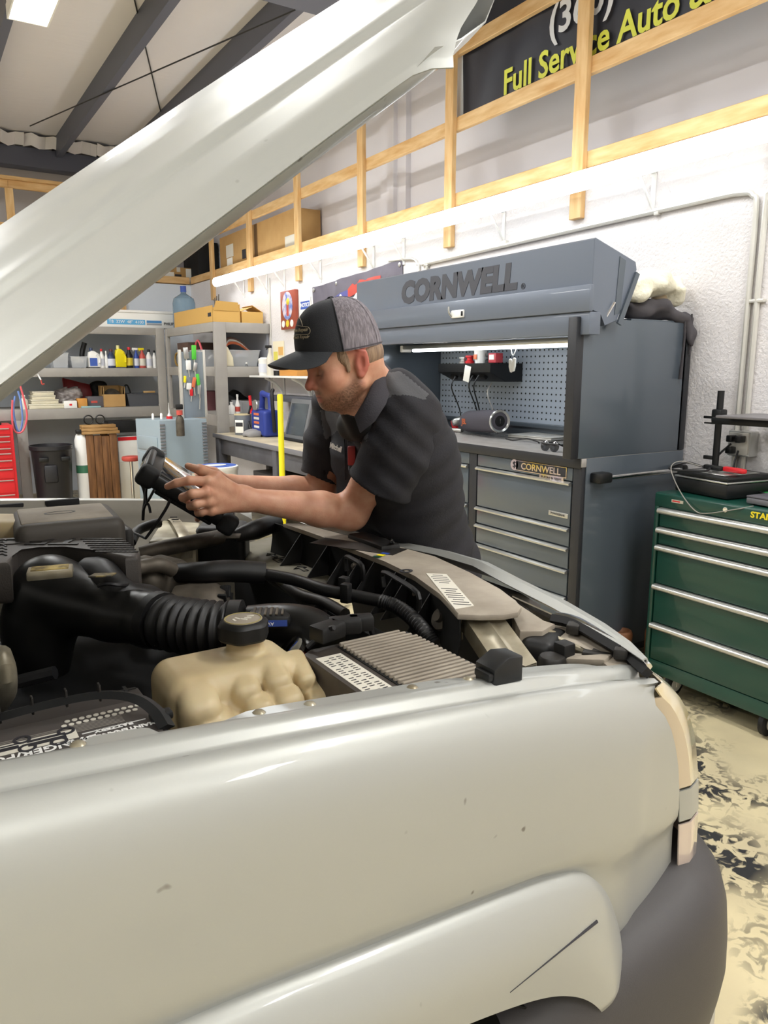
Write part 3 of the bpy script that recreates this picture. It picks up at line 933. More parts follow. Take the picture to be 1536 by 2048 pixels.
B().box((3.17, 1.95, 1.315), (.05, .40, .03), .006).done('arm', m_black, ps2)
B().prism([(0, 0), (.3, 0), (.3, .42), (.16, .45), (.0, .36)], frame((3.06, 2.07, 1.334), (1, 0, 0), (0, -1, 0), (0, 0, -1)), -.012, .003).done('shelf', mat('shelf_grey', '#6d6a6c', .4), ps2, 30)
gg = thing('shop_gloves', 'pair of bright green work gloves behind the dark grey laptop', 'gloves', (3.25, 1.7, .99))
solid([ell((3.27, 1.80, 1.01), (.04, .07, .03), k=.02), ell((3.25, 1.72, 1.015), (.05, .06, .028), k=.02), cap((3.22, 1.83, 1.01), (3.2, 1.9, 1.0), .012, .01), cap((3.25, 1.85, 1.01), (3.25, 1.92, 1.0), .012, .01), cap((3.28, 1.85, 1.01), (3.3, 1.91, 1.0), .012, .01)], .006, 'glove', mat('green_glove', '#2f9a4c', .7), gg)
# boots on the floor between the cabinets
m_boot = mat('boot_leather', '#8a5a3a', .6, nz=(12, .3, '#6d4326'))
for k, (x, y, a) in enumerate(((2.92, 2.42, 15), (3.08, 2.35, -5))):
    bt = thing('work_boot', ('brown leather work boot nearest the slate tool chest', 'brown leather work boot nearest the green cabinet')[k], 'boot', (x, y, 0), 'boots between the cabinets')
    R_ = rz(a)
    w2 = lambda p: tuple(V((x, y, 0)) + R_ @ V(p))
    solid([cap(w2((.0, 0, .05)), w2((-.16, 0, .045)), .046, .04, k=.03), cap(w2((.03, 0, .06)), w2((.04, 0, .22)), .045, .055, k=.03), ell(w2((.04, 0, .27)), (.045, .045, .05), k=.01, op='s')], .007, 'upper', m_boot, bt)
    B().prism([(.09, -.045), (.09, .045), (0, .05), (-.15, .055), (-.205, .03), (-.205, -.03), (-.15, -.055), (0, -.05)], MX.Translation(V((x, y, .002))) @ R_.to_4x4(), .03, .004).done('sole', m_blackm, bt)
    B().tube([w2((-.05, -.03, .10)), w2((-.03, .035, .12)), w2((-.01, -.035, .14)), w2((.0, .035, .16))], .004, 6).done('laces', m_blackm, bt)
# ------------------------------------------------------------------ the silver SUV
def paint(name, h):
    M = mat(name, h, 0.42, m=0.3, coat=0.25, bump=(420, .012))
    N, L = M.node_tree.nodes, M.node_tree.links
    tc = N.new('ShaderNodeTexCoord')
    t = N.new('ShaderNodeTexNoise')          # stone chips and road specks
    t.inputs['Scale'].default_value = 34
    t.inputs['Detail'].default_value = 1
    t2 = N.new('ShaderNodeTexNoise')
    t2.inputs['Scale'].default_value = 3.5
    a = N.new('ShaderNodeMapRange')
    a.inputs[1].default_value, a.inputs[2].default_value = .735, .77
    b2 = N.new('ShaderNodeMapRange')
    b2.inputs[1].default_value, b2.inputs[2].default_value = .48, .56
    mu = N.new('ShaderNodeMath')
    mu.operation = 'MULTIPLY'
    mx = N.new('ShaderNodeMix')
    mx.data_type = 'RGBA'
    mx.inputs[6].default_value = hexc(h)
    mx.inputs[7].default_value = hexc('#77746c')
    L.new(tc.outputs['Object'], t.inputs['Vector'])
    L.new(tc.outputs['Object'], t2.inputs['Vector'])
    L.new(t.outputs['Fac'], a.inputs[0])
    L.new(t2.outputs['Fac'], b2.inputs[0])
    L.new(a.outputs[0], mu.inputs[0])
    L.new(b2.outputs[0], mu.inputs[1])
    L.new(mu.outputs[0], mx.inputs[0])
    L.new(mx.outputs[2], N['Principled BSDF'].inputs['Base Color'])
    return M


m_paint = paint('silver_paint', '#acada8')
m_dust = mat('dusty_plastic', '#a3998a', 0.75, nz=(9, .5, '#857b6d'), bump=(60, .08))
m_eng = mat('engine_plastic', '#191714', 0.5, nz=(14, .4, '#26221e'))
m_eng_d = mat('engine_plastic_dark', '#0c0b0b', 0.55)
m_hose = mat('rubber_hose', '#121111', 0.5)
m_duct = mat('intake_plastic', '#121110', 0.38)
m_cream = mat('tank_plastic', '#cdbb94', 0.45, nz=(10, .5, '#b9a47c'), sss=0.15)
m_alloy = mat('cast_alloy', '#6a6257', 0.55, m=.5, nz=(20, .4, '#4c463d'))
m_tin = mat('dirty_tin', '#b9b19c', 0.35, m=.5, nz=(12, .6, '#8a8069'))
m_label = mat('label_paper', '#d9d4c6', 0.6)
m_lens = mat('hazed_lens', '#d6cebb', 0.15, coat=1.0, nz=(9, .6, '#cdb98a'))
m_amber = mat('amber_lens', '#c6b59d', 0.2, coat=1.0)
m_bump = mat('bumper_plastic', '#444141', 0.55, bump=(500, .08))

tk = thing('suv', 'silver SUV nosed into the bay with its hood raised', 'car', (.3, 1.65, 0))


def ip(x, xs, ys):
    return float(np.interp(x, xs, ys))


# ---- hood (open)
HT = math.radians(37.5)
HU, HN = V((math.cos(HT), 0, math.sin(HT))), V((-math.sin(HT), 0, math.cos(HT)))
HP = V((.074 - .609 * .015, 0, 1.514 + .793 * .015))
HSY = [0, .006, .03, .082, .100, .108, .15, .20, .27, .40, .60, .86]
HSW = [0, .010, .030, .054, .058, .070, .080, .098, .114, .130, .142, .147]
HLF = [(0, .66), (.02, .70), (.06, .80), (.15, .95), (.3, 1.10), (.55, 1.2), (.86, 1.25)]


def hoodp(l, yp, w):
    bow = -.02 * max(0, l - .25) ** 2
    return HP + HU * l + HN * (w + bow) + V((0, .80 + yp, 0))


def hood_section(k):
    ys = HSY + [1.72 - y for y in HSY[:-1][::-1]]
    ws = HSW + HSW[:-1][::-1]
    return ys, ws


ys, ws = hood_section(0)
yf = np.concatenate([np.linspace(ys[i], ys[i + 1], 4, endpoint=False) for i in range(len(ys) - 1)] + [[ys[-1]]])
from_y = lambda y: ip(min(y, 1.72 - y), HSY, HSW)
sm = lambda y: (from_y(max(0, y - .0025)) + from_y(y) + from_y(min(1.72, y + .0025))) / 3 if .01 < y < 1.71 else from_y(y)
lf = lambda y: ip(min(y, 1.72 - y), [a for a, _ in HLF], [b_ for _, b_ in HLF])
G = []
for i in range(41):
    s = i / 40
    row = []
    for y in yf:
        L1 = lf(y)
        l = -.52 + s * (L1 + .52)
        dr = max(0, (s - .94) / .06) ** 2 * .02
        row.append(hoodp(l, y, sm(y) - dr))
    G.append(row)
hood = B().sheet(G, .002).done('hood', m_paint, tk, 60, fix=False)
# inner frame of the hood: rolled hem, side wall, inner skin
G = []
for i in range(33):
    s = i / 32
    row = []
    for yy_, ww in ((.0015, -.001), (.012, -.006), (.022, -.010), (.035, -.014), (.07, -.016), (.12, .0), (.2, .05), (.4, .085), (.86, .1), (1.32, .085), (1.60, .0), (1.65, -.016), (1.685, -.014), (1.70, -.008), (1.718, -.001)):
        L1 = lf(yy_) - .012
        row.append(hoodp(-.50 + s * (L1 + .50), yy_, ww - max(0, (s - .9) / .1) ** 2 * -.012))
    G.append(row)
B().sheet(G, .002).done('inner_frame', m_paint, hood, 60, fix=False)

# ---- near fender
ZTX, ZTZ = [-.8, -.3, 0, .3, .6, .8, .95, 1.03], [1.205, 1.178, 1.158, 1.134, 1.106, 1.085, 1.058, 1.034]
zt = lambda x: (ip(x - .06, ZTX, ZTZ) + ip(x, ZTX, ZTZ) + ip(x + .06, ZTX, ZTZ)) / 3
FPROF = [(.826, -.10), (.818, -.012), (.810, -.002), (.802, 0), (.795, .001), (.785, 0), (.778, -.003), (.772, -.010), (.765, -.013), (.757, -.012), (.750, -.006), (.743, -.004), (.735, -.006),
         (.726, -.011), (.716, -.021), (.707, -.036), (.700, -.056), (.695, -.082), (.691, -.115), (.689, -.155), (.688, -.20), (.688, -.24), (.690, -.265), (.694, -.285), (.698, -.30), (.700, -.33), (.70, -.38), (.70, -.43), (.70, -.47)]
XFZ = [.60, .67, .75, .819, .89, .94, .983, 1.01, 1.03]
XFX = [1.08, 1.082, 1.076, 1.068, 1.053, 1.034, 1.006, .982, .955]


def fend(x, j, s):
    y, dz = FPROF[j]
    z = zt(x) + dz
    if dz < -.25:
        k = (dz + .25) / -.22
        zb = ip(x, [-.45, -.30, .70, .78, .83, .86, .90, 1.1], [.585, .80, .80, .74, .66, .60, .603, .683])
        z = (zt(x) - .25) * (1 - k) + zb * k
    cur = max(0, (x - .72) / .36)
    y += .045 * cur ** 2.2 * (1 if dz < -.01 else .5)
    if dz < -.07:
        y += .005 / (1 + math.exp(-(x - .935 - .25 * (z - .9) * (z > .9)) / .007)) * min(1, (-.07 - dz) / .03)
    return V((x, y, z))


G = []
for j in range(len(FPROF)):
    row = []
    xf = 1.0
    for _ in range(6):
        zz = fend(xf, j, 1).z
        xf = ip(zz, XFZ, XFX) if FPROF[j][1] < -.015 else ip(FPROF[j][1], [-.11, -.02, 0.01], [1.0, 1.0, 1.018])
        if -.036 < FPROF[j][1] <= -.015:
            xf = .985
    for i in range(141):
        x = -.75 + (xf + .75) * i / 140
        row.append(fend(x, j, i / 140))
    G.append(row)
nf = B().sheet(G, .0025).done('front_fender', m_paint, tk, 60, fix=False)
# ledge tabs that stick into the bay
for (a, b2) in ((.125, .205), (.285, .68), (.70, .95)):
    b = B()
    n = 12
    Gt = []
    for k in range(n + 1):
        x = a + (b2 - a) * k / n
        w = .022 * min(1, 8 * min(k / n, 1 - k / n) + .15)
        Gt.append([V((x, .803, zt(x) - .0)), V((x, .808 + w, zt(x) - .002)), V((x, .812 + w, zt(x) - .012))])
    b.sheet(Gt, .002).done('fender_tab', m_paint, nf, 60, fix=False)
for x in (.12, .40, .56, .66, .33):
    B().lathe([(0, 0.004), (.006, .003), (.009, 0)], (x, .815, zt(x) + .0005), 10).done('fastener', m_tin, nf)
# wheel-arch flare
TOPE = [(-.40, .60), (-.36, .70), (-.25, .80), (-.08, .85), (.19, .862), (.39, .848), (.63, .831), (.74, .818), (.80, .795), (.845, .745), (.875, .685), (.892, .635), (.888, .60), (.872, .555), (.852, .524)]
OPEN = [(-.26, .50), (-.22, .60), (-.14, .68), (0, .74), (.19, .757), (.36, .735), (.52, .712), (.60, .698), (.66, .684), (.705, .668), (.745, .646), (.775, .622), (.80, .594), (.825, .560), (.846, .526)]
te, oe = cat_rom([V((a, 0, c)) for a, c in TOPE], 5), cat_rom([V((a, 0, c)) for a, c in OPEN], 5)
G = []
NT = 12
for t in range(NT + 1):
    u = t / NT
    row = []
    for i, (p, q) in enumerate(zip(te, oe)):
        r = p.lerp(q, u)
        edge = min(1, i / 6) * min(1, (len(te) - 1 - i) / 10)
        bul = .012 + .036 * math.sin(min(1, u * 1.35) * math.pi / 2) ** .8
        y = .700 - bul * (0.45 + .55 * edge) + .045 * max(0, (r.x - .72) / .36) ** 2.2
        row.append(V((r.x, y, r.z)))
    G.append(row)
G.insert(0, [V((p.x, p.y + .03, p.z)) for p in G[0]])
G.append([V((p.x, p.y + .05, p.z + .006)) for p in G[-1]])
fl = B().sheet(G, .002).done('arch_flare', m_paint, tk, 60, fix=False)
bpy.context.view_layer.update()
sc_ = []
for k in range(13):
    oo = V((0, 0, CAMZ)) - ORG[tk.name]
    ok_, co_, no_, _i = fl.ray_cast(oo, ray(1020 + 173 * k / 12, 1985 - 142 * k / 12).normalized())
    if ok_:
        sc_.append(co_ + ORG[tk.name])
if len(sc_) > 3:
    B().tube(sc_, [.0007, .0012, .0016, .003], 6, 1).done('scrape_mark', m_ink, fl)
# wheel well, tyre and wheel
B().sheet([[V((.28 + .43 * math.cos(a) * (1.0 if math.cos(a) < 0 else 1.28), y, .36 + .36 * math.sin(a))) for a in np.linspace(-.85, math.pi + .6, 28)] for y in (.72, 1.1)], .003).done('wheel_liner', m_blackm, tk, 60)
wh = B().lathe([(.22, -.10), (.33, -.115), (.36, -.09), (.365, -.06), (.365, .06), (.36, .09), (.33, .115), (.22, .10)], (.28, .86, .366), 40, rx(90)).done('tyre', m_blackm, tk)
b = B().lathe([(0, .06), (.05, .06), (.06, .03), (.19, .05), (.215, .095), (.225, .095), (.225, -.09), (0, -.09)], (.28, .86, .366), 40, rx(90))
b.done('wheel', m_alu, wh)
for yy_ in (2.44,):
    w2_ = B().lathe([(.22, -.10), (.33, -.115), (.36, -.09), (.365, -.06), (.365, .06), (.36, .09), (.33, .115), (.22, .10)], (.28, yy_, .366), 32, rx(90)).done('tyre', m_blackm, tk)

# ---- headlamp, lower lamp, bumper
ZH = np.linspace(.832, 1.040, 12)
xo = lambda z: ip(z, [.68, .76, .827, .912, .96, 1.001, 1.03, 1.045], [1.172, 1.17, 1.162, 1.142, 1.122, 1.092, 1.055, 1.03])


def lampsheet(zs, x_in, name, m, deep, cols):
    G = []
    for z in zs:
        xi = ip(z, XFZ, XFX) + .004
        x1 = xo(z)
        row = [V((xi, .735, z)), V((xi + .3 * (x1 - xi), .727 + .004, z)), V((xi + .7 * (x1 - xi), .742, z)), V((x1, .785, z)), V((x1 + .04, .90, z)), V((x1 + .07, 1.05, z)), V((x1 + .09, 1.24, z))]
        G.append(row[cols[0]:cols[1]])
    return B().sheet(G, .003).done(name, m, tk, 60)


hl = lampsheet(ZH, 0, 'headlamp', m_lens, 0, (1, 7))
lampsheet(ZH[:-1], 0, 'side_reflector', m_amber, 0, (0, 2))
lampsheet(np.linspace(.765, .826, 4), 0, 'lamp_bridge', m_paint, 0, (0, 7))
lampsheet(np.linspace(.672, .758, 5), 0, 'marker_lamp', mat('clear_marker', '#cbb9ac', .12, coat=1.0), 0, (0, 7))
PATH = [(.66, .685), (.80, .655), (.95, .645), (1.08, .652), (1.17, .69), (1.235, .76), (1.275, .86), (1.31, 1.02), (1.335, 1.3), (1.345, 1.65)]
PATH = PATH + [(x, 3.30 - y) for x, y in PATH[:-1][::-1]]
pp = cat_rom([V((x, y, 0)) for x, y in PATH], 5)
BPROF = [(-.10, .675), (-.055, .672), (-.03, .660), (-.012, .635), (-.002, .60), (.004, .54), (.006, .48), (.0, .43), (-.008, .385)]
BPRO2 = [(-.010, .384), (-.004, .378), (-.004, .31), (-.012, .30), (-.04, .27)]


def bump(prof, name, m):
    G = []
    for off, z in prof:
        row = []
        for i, p in enumerate(pp):
            d = (pp[min(i + 1, len(pp) - 1)] - pp[max(i - 1, 0)]).normalized()
            nn = V((d.y, -d.x, 0))
            zz = z
            lift = ip(p.x, [.66, .80, 1.1, 1.2], [-.10, -.05, 0, 0])
            row.append(p + nn * off + V((0, 0, zz + lift * (1 if z > .5 else .4))))
        G.append(row)
    return B().sheet(G, .003).done(name, m, tk, 60)


bump(BPROF, 'front_bumper', m_bump)
bump(BPRO2, 'bumper_strip', mat('bumper_silver', '#b5b3ac', .3, m=.4))
# grille and front panel
B().prism([(1.19, .68), (1.25, .68), (1.225, 1.0), (1.16, 1.04), (1.12, 1.045)], frame((0, 1.245, 0), (1, 0, 0), (0, 0, 1), (0, -1, 0)), -.81, .004).done('grille', m_bump, tk, 30)
for k in range(6):
    B().tube([(1.245 - .006 * k, 1.25, .72 + k * .05), (1.26 - .006 * k, 1.65, .72 + k * .05), (1.245 - .006 * k, 2.05, .72 + k * .05)], .008, 6, 3).done('grille_bar', m_chrome, tk)
# far fender
G = []
for j, (y, dz) in enumerate(FPROF):
    G.append([V((x, 3.30 - fend(x, j, 0).y + .02, fend(x, j, 0).z + .018)) for x in np.linspace(-.75, 1.0, 40)])
ff = B().sheet(G, .0025).done('far_fender', m_paint, tk, 60)
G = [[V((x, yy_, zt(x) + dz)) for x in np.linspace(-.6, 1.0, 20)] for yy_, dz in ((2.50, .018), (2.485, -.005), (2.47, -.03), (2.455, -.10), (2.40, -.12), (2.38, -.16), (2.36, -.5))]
B().sheet(G, .002).done('inner_wing', mat('dusty_shaded_wing', '#7d786b', .6, nz=(6, .4, '#686357')), tk, 60)  # dusty beige, darkened to hold the shade of the inner side
for (a, c) in ((-.2, .27), (.33, .43)):
    B().bx(a, c, 2.486, 2.50, zt(.2) - .035, zt(.2) + .008, .004).done('seal', m_blackm, tk)
G = [[V((x, yy_, zz)) for x in np.linspace(-.6, 1.0, 8)] for yy_, zz in ((.838, 1.03), (.87, .9), (.88, .55))]
B().sheet(G, .003).done('inner_wing', m_blackm, tk, 60)
B().bx(-.36, -.33, .84, 2.46, .5, 1.20, .004).done('firewall', m_blackm, tk)
B().bx(-.62, -.33, .80, 2.50, 1.16, 1.20, .006).done('cowl', m_eng, tk)
B().bx(-.33, 1.0, .86, 2.40, .48, .52).done('splash_tray', m_blackm, tk)
B().bx(.86, .90, 1.15, 2.3, .52, .94, .004).done('radiator', m_blackm, tk)

# ---- radiator cover and slam panel
ZCV = 1.088
o_out = [(600, 1046), (660, 1062), (740, 1083), (800, 1094), (870, 1112), (940, 1145), (1000, 1178), (1032, 1200), (1043, 1214), (1036, 1224), (1008, 1229), (960, 1230), (915, 1228),
         (880, 1188), (830, 1152), (770, 1123), (700, 1096), (640, 1072), (600, 1058), (566, 1047)]
cvp = [at(px, py, z=ZCV) for px, py in o_out]
cv = B().prism([(p.x, p.y) for p in cvp], MX.Translation((0, 0, ZCV - .012)), .012, .003).done('radiator_cover', m_dust, tk, 30)
inn = [at(px, py, z=ZCV) for px, py in ((915, 1228), (880, 1188), (830, 1152), (770, 1123), (700, 1096), (640, 1072), (600, 1058), (566, 1047), (540, 1040))]
B().sheet([[p + V((.004, 0, -.008)) for p in inn], [p + V((.006, 0, -.055)) for p in inn], [p + V((-.002, 0, -.105)) for p in inn]], .003).done('cover_skirt', m_eng_d, cv, 40)
for (px, py) in ((600, 1058), (655, 1078), (690, 1094), (720, 1104), (745, 1115), (790, 1133), (812, 1142), (860, 1172)):
    p = at(px, py, z=ZCV)
    B().prism([(0, 0), (0, -.095), (-.075, -.095)], frame(p + V((.004, -.0015, -.012)), (1, 0, 0), (0, 0, 1), (0, -1, 0)), -.003).done('gusset', m_eng_d, cv, 30)
for (a, c) in (((700, 1110), (733, 1128)), ((775, 1140), (845, 1182))):
    pa, pb_ = at(a[0], a[1], z=ZCV), at(c[0], c[1], z=ZCV)
    B().tube([pa + V((-.01, 0, -.04)), pa + V((-.012, 0, -.004)), pa.lerp(pb_, .5) + V((-.014, 0, .002)), pb_ + V((-.012, 0, -.004)), pb_ + V((-.01, 0, -.04))], .006, 6, 3).done('bracket', m_eng_d, cv)
for (px, py, z, r) in ((709, 1132, 1.05, .011), (833, 1188, 1.04, .013)):
    p = at(px, py, z=z)
    B().lathe([(0, .008), (r * .5, .008), (r * .5, .003), (r, .002), (r, 0)], p, 12, ry(-70)).done('bolt', m_alloy, cv)
lq = [at(px, py, z=ZCV + .0005) for px, py in ((852, 1147), (893, 1149), (948, 1212), (910, 1219))]
B().prism([(v.x, v.y) for v in lq], MX.Translation((0, 0, ZCV + .0003)), .0012).done('label', m_label, cv)
b = B()
lw = (lq[1] - lq[0])
la = math.atan2(lw.y, lw.x)
for k in range(15):
    u = .06 + .062 * k
    c_ = lq[0].lerp(lq[3], u).lerp(lq[1].lerp(lq[2], u), .5)
    w_ = (lq[0].lerp(lq[3], u) - lq[1].lerp(lq[2], u)).length
    if k not in (5, 6):
        b.box((c_.x, c_.y, ZCV + .0019), (w_ * (.8 if k % 4 else .5), .0022, .0006), 0, MX.Rotation(la, 3, 'Z'))
tag(b.done('label_print', m_ink, cv, 0), kind='stuff')
p = at(715, 1092, z=ZCV + .001)
B().box(p, (.075, .26, .001), 0, rz(27)).done('label', m_eng, cv)
p = at(762, 1110, z=ZCV + .0018)
for k in range(3):
    B().box(p + rz(27) @ V((-.02 + .02 * k, 0, 0)), (.014, .02, .0006), 0, rz(27)).done('label_print', (m_green, m_yellow, m_blue)[k], cv)
sy = at(812, 1142, z=ZCV + .001)
B().lathe([(.008, 0), (.014, 0), (.014, .001), (.008, .001), (.008, 0)], sy, 16, sx=1.2).done('oil_symbol', m_ink, cv)
# slam panel strip in front of the cover and its hood catch
fr = [at(px, py, z=1.075) for px, py in ((600, 1040), (740, 1076), (870, 1103), (945, 1125), (1010, 1160), (1100, 1205), (1180, 1250), (1240, 1285), (1285, 1318))]
tp = [min(1, .25 + (len(fr) - 1 - i) * .3) for i in range(len(fr))]
G = [[p + V((a * q, 0, c * q)) for p, q in zip(fr, tp)] for a, c in ((0, -.008), (.02, .002), (.05, -.006), (.075, -.05))]
B().sheet(G, .003).done('grille_top', m_chrome if False else m_paint, tk, 40)
B().bx(1.0, 1.06, 1.60, 1.78, 1.075, 1.10, .006).done('hood_latch', m_eng_d, tk)
B().tube([at(780, 1087, z=1.10), at(784, 1080, z=1.12), at(789, 1086, z=1.10)], .004, 6, 3).done('latch_hook', m_chrome, tk)
# tie bar that runs down beside the cover, black wedge plate
tb = [at(px, py, z=z) for px, py, z in ((925, 1232, 1.07), (1000, 1232, 1.07), (1072, 1330, 1.03), (1000, 1345, 1.02))]
B().poly(tb).done('tie_bar', m_tin, tk)
b = B()
Gq = []
for s in np.linspace(0, 1, 9):
    l_, r_ = tb[0].lerp(tb[3], s), tb[1].lerp(tb[2], s)
    Gq.append([l_ + V((0, 0, -.03)), l_ + V((0, 0, .004)), l_.lerp(r_, .35) + V((0, 0, .0)), l_.lerp(r_, .5) + V((0, 0, .009)), l_.lerp(r_, .7) + V((0, 0, .0)), r_ + V((0, 0, .004)), r_ + V((0, 0, -.03))])
b.sheet(Gq, .002).done('tie_bar_rib', m_tin, tk, 60)
B().prism([(p.x, p.y) for p in [at(px, py, z=1.06) for px, py in ((1025, 1232), (1035, 1205), (1085, 1242), (1110, 1247), (1085, 1262), (1040, 1262))]], MX.Translation((0, 0, 1.02)), .04, .003).done('cover_end', m_dust, tk, 30)
# headlamp housing top
hp = [at(px, py, z=1.045) for px, py in ((1095, 1248), (1125, 1243), (1200, 1275), (1245, 1305), (1262, 1340), (1215, 1335), (1180, 1300), (1120, 1275))]
hh = B().prism([(p.x, p.y) for p in hp], MX.Translation((0, 0, 1.025)), .02, .003).done('headlamp_housing', m_dust, tk, 30)
st_ = [at(px, py, z=1.062) for px, py in ((1103, 1238), (1150, 1250), (1240, 1302))]
B().tube(st_, .011, 4, 3).done('lamp_trim', m_blackm, tk)
B().tube([p + V((.014, .004, .006)) for p in st_], .006, 6, 3).done('lamp_trim', m_chrome, tk)
st2 = [at(px, py, z=1.055) for px, py in ((1252, 1303), (1278, 1330), (1295, 1346))]
B().tube(st2, [.013, .013, .010], 4, 2).done('lamp_trim', m_blackm, tk)
B().tube([p + V((.008, .004, .008)) for p in st2], .006, 6, 2).done('lamp_trim', m_chrome, tk)
for (px, py) in ((1147, 1256), (1243, 1305)):
    B().box(at(px, py, z=1.06), (.03, .025, .02), .004, rz(35)).done('lamp_clip', m_eng, tk)
# lamp adjusters and bulb caps
p = at(1104, 1322, z=1.03)
B().lathe([(.0, .065), (.022, .06), (.025, .055), (.028, 0), (0, 0)], p + V((0, 0, -.05)), 14).done('bulb_cap', m_eng, tk)
B().box(at(1165, 1318, z=1.035), (.035, .10, .012), .004, rz(20) @ rx(-12)).done('lamp_strap', m_dust, tk)
B().box(at(1128, 1315, z=1.03), (.03, .03, .06), .005).done('lamp_bracket', m_eng_d, tk)
p = at(1090, 1275, z=1.04)
solid([rbox(p + V((0, 0, -.02)), (.055, .035, .03), .02, rz(25))], .006, 'lamp_motor', m_eng_d, tk)
B().tube([at(1062, 1272, z=1.045), at(1085, 1262, z=1.05), at(1110, 1268, z=1.045)], .006, 8).done('lamp_rod', m_tin, tk)
B().tube([at(1108, 1275, z=1.04), at(1150, 1295, z=1.04), at(1180, 1306, z=1.035)], .007, 8).done('lamp_rod', m_tin, tk)
B().tube([at(1185, 1308, z=1.035), at(1225, 1325, z=1.03)], .012, 8).done('adjuster', m_eng, tk)
B().box(at(1215, 1325, z=1.03), (.02, .09, .035), .004, rz(35)).done('lamp_side', m_eng, tk)
# rubber hood stop on the fender ledge
p = at(1000, 1345, z=zt(.72) + .012)
B().prism([(-.028, -.012), (.028, -.012), (.028, .026), (.0, .03), (-.028, .016)], frame(p + V((0, .025, 0)), (1, 0, 0), (0, 0, 1), (0, -1, 0)), .045, .004).done('hood_stop', m_black, tk)
B().box(p + V((-.03, 0, .004)), (.012, .035, .012), .003).done('hood_stop', m_black, tk)
# big round mount bolt beside the cover
p = at(884, 1238, z=1.03)
B().lathe([(0, .022), (.010, .022), (.010, .008), (.024, .006), (.026, 0), (.026, -.02), (0, -.02)], p, 20, ry(-60) @ rx(10)).done('mount_bolt', m_alloy, tk)
B().tube([p + V((.01, -.01, .03)), p + V((.035, -.01, .01)), p + V((.04, -.01, -.05))], .008, 6, 4).done('mount_bracket', m_tin, tk)
# fan shroud with moulded signs
sh = [at(px, py, z=.985) for px, py in ((462, 1094), (560, 1068), (640, 1105), (760, 1175), (770, 1195), (700, 1190), (600, 1180), (530, 1148))]
fs = B().prism([(p.x, p.y) for p in sh], MX.Translation((0, 0, .973)), .012, .003).done('fan_shroud', mat('shroud_plastic', '#6f6a5d', .7, nz=(9, .4, '#59543a')), tk, 30)
fx = frame(at(575, 1122, z=.9862), at(640, 1160, z=.9862) - at(520, 1092, z=.9862), (0, 0, 1), (0, 0, 1))
b = B()


def loopline(b, pts, M, r=.0016):
    b.tube([M @ V((x, y, 0)) for x, y in pts], r, 4, 1, closed=True)


loopline(b, [(-.115, -.02), (-.095, 0), (-.095, -.007), (-.06, -.007), (-.06, -.017), (-.095, -.017), (-.095, -.03)], fx)
b.done('moulded_arrow', m_blackm, fs)
b = B()
loopline(b, [(-.045, -.03), (.0, -.03), (.0, .015), (-.045, .015)], fx)
loopline(b, [(-.03, -.012), (-.022, -.003), (-.014, -.012), (-.022, -.02)], fx)
b.done('moulded_sign', m_blackm, fs)
b = B()
loopline(b, [(.015, .018), (.06, .018), (.038, -.025)], fx)
b.done('moulded_sign', m_blackm, fs)
b = B()
loopline(b, [(.075, -.0), (.095, .02), (.095, .01), (.13, .01), (.13, -.004), (.095, -.004), (.095, -.02)], fx)
b.done('moulded_arrow', m_blackm, fs)
B().tube([at(640, 1222, z=.95), at(590, 1180, z=.96), at(548, 1155, z=.955), at(530, 1125, z=.95)], .022, 10, 4).done('shroud_rim', m_eng, fs)
B().tube([at(690, 1228, z=.97), at(650, 1205, z=.975), at(600, 1190, z=.975), at(560, 1160, z=.97)], .015, 10, 4).done('shroud_rim', m_eng, fs)

# ---- battery
bt = B().bx(-.24, .250, .868, 1.088, .88, 1.085, .006).done('battery', mat('battery_case', '#2f2b29', .5), tk, 40)
B().bx(-.24, .240, .872, 1.035, 1.0852, 1.0872, .001).done('top_label', mat('battery_label', '#4a4542', .5), bt)
ha = [at(px, py, z=z) for px, py, z in ((-60, 1446, 1.10), (0, 1434, 1.108), (100, 1408, 1.112), (200, 1390, 1.115), (270, 1396, 1.112), (312, 1422, 1.10), (334, 1455, 1.088))]
B().tube(ha, .0055, 4, 4, flat=2.2, up=(0, 1, 0)).done('handle', m_black, bt)
for q in cat_rom(ha[:4], 3)[1::2]:
    B().box(q + V((0, .004, .003)), (.003, .012, .024), .001).done('handle_rib', m_eng, bt)
B().box(at(322, 1430, z=1.092), (.03, .02, .012), .004).done('latch', m_black, bt)
ly = lambda px, py: at(px, py, z=1.088)
a0, a1 = ly(0, 1512), ly(150, 1457)
B().bx(-.2, a1.x, a0.y, a1.y, 1.0874, 1.088).done('warning_label', m_label, bt)
MT = lambda px, py: frame(ly(px, py), (-1, 0, 0), (0, -1, 0), (0, 0, 1))
text(bt, 'battery_lettering', 'MAINTENANCE-FREE', .0118, MT(226, 1465), m_white, .0002, 1.0, bold=.0005)
text(bt, 'battery_lettering', 'BATTERY', .0118, MT(228, 1454), m_white, .0002, 1.0, bold=.0005)
q0, q1 = ly(165, 1470), ly(290, 1436)
B().bx(q0.x, q1.x, (q0.y + q1.y) / 2, (q0.y + q1.y) / 2 + .0015, 1.0874, 1.0882).done('label_rule', m_white, bt)
text(bt, 'battery_lettering', 'DANGER/POISON', .022, MT(45, 1509), m_white, .0002, 1.0, bold=.0006)
b = B()
d0, d1 = ly(128, 1452), ly(270, 1419)
for k in range(11):
    for j in range(2):
        b.lathe([(0, .001), (.0036, .001), (.0036, 0)], (d0.x + (d1.x - d0.x) * k / 10 + j * .006, d0.y + j * .012, 1.0874), 8)
tag(b.done('punch_dot', m_label, bt, 0), kind='stuff')
b = B()
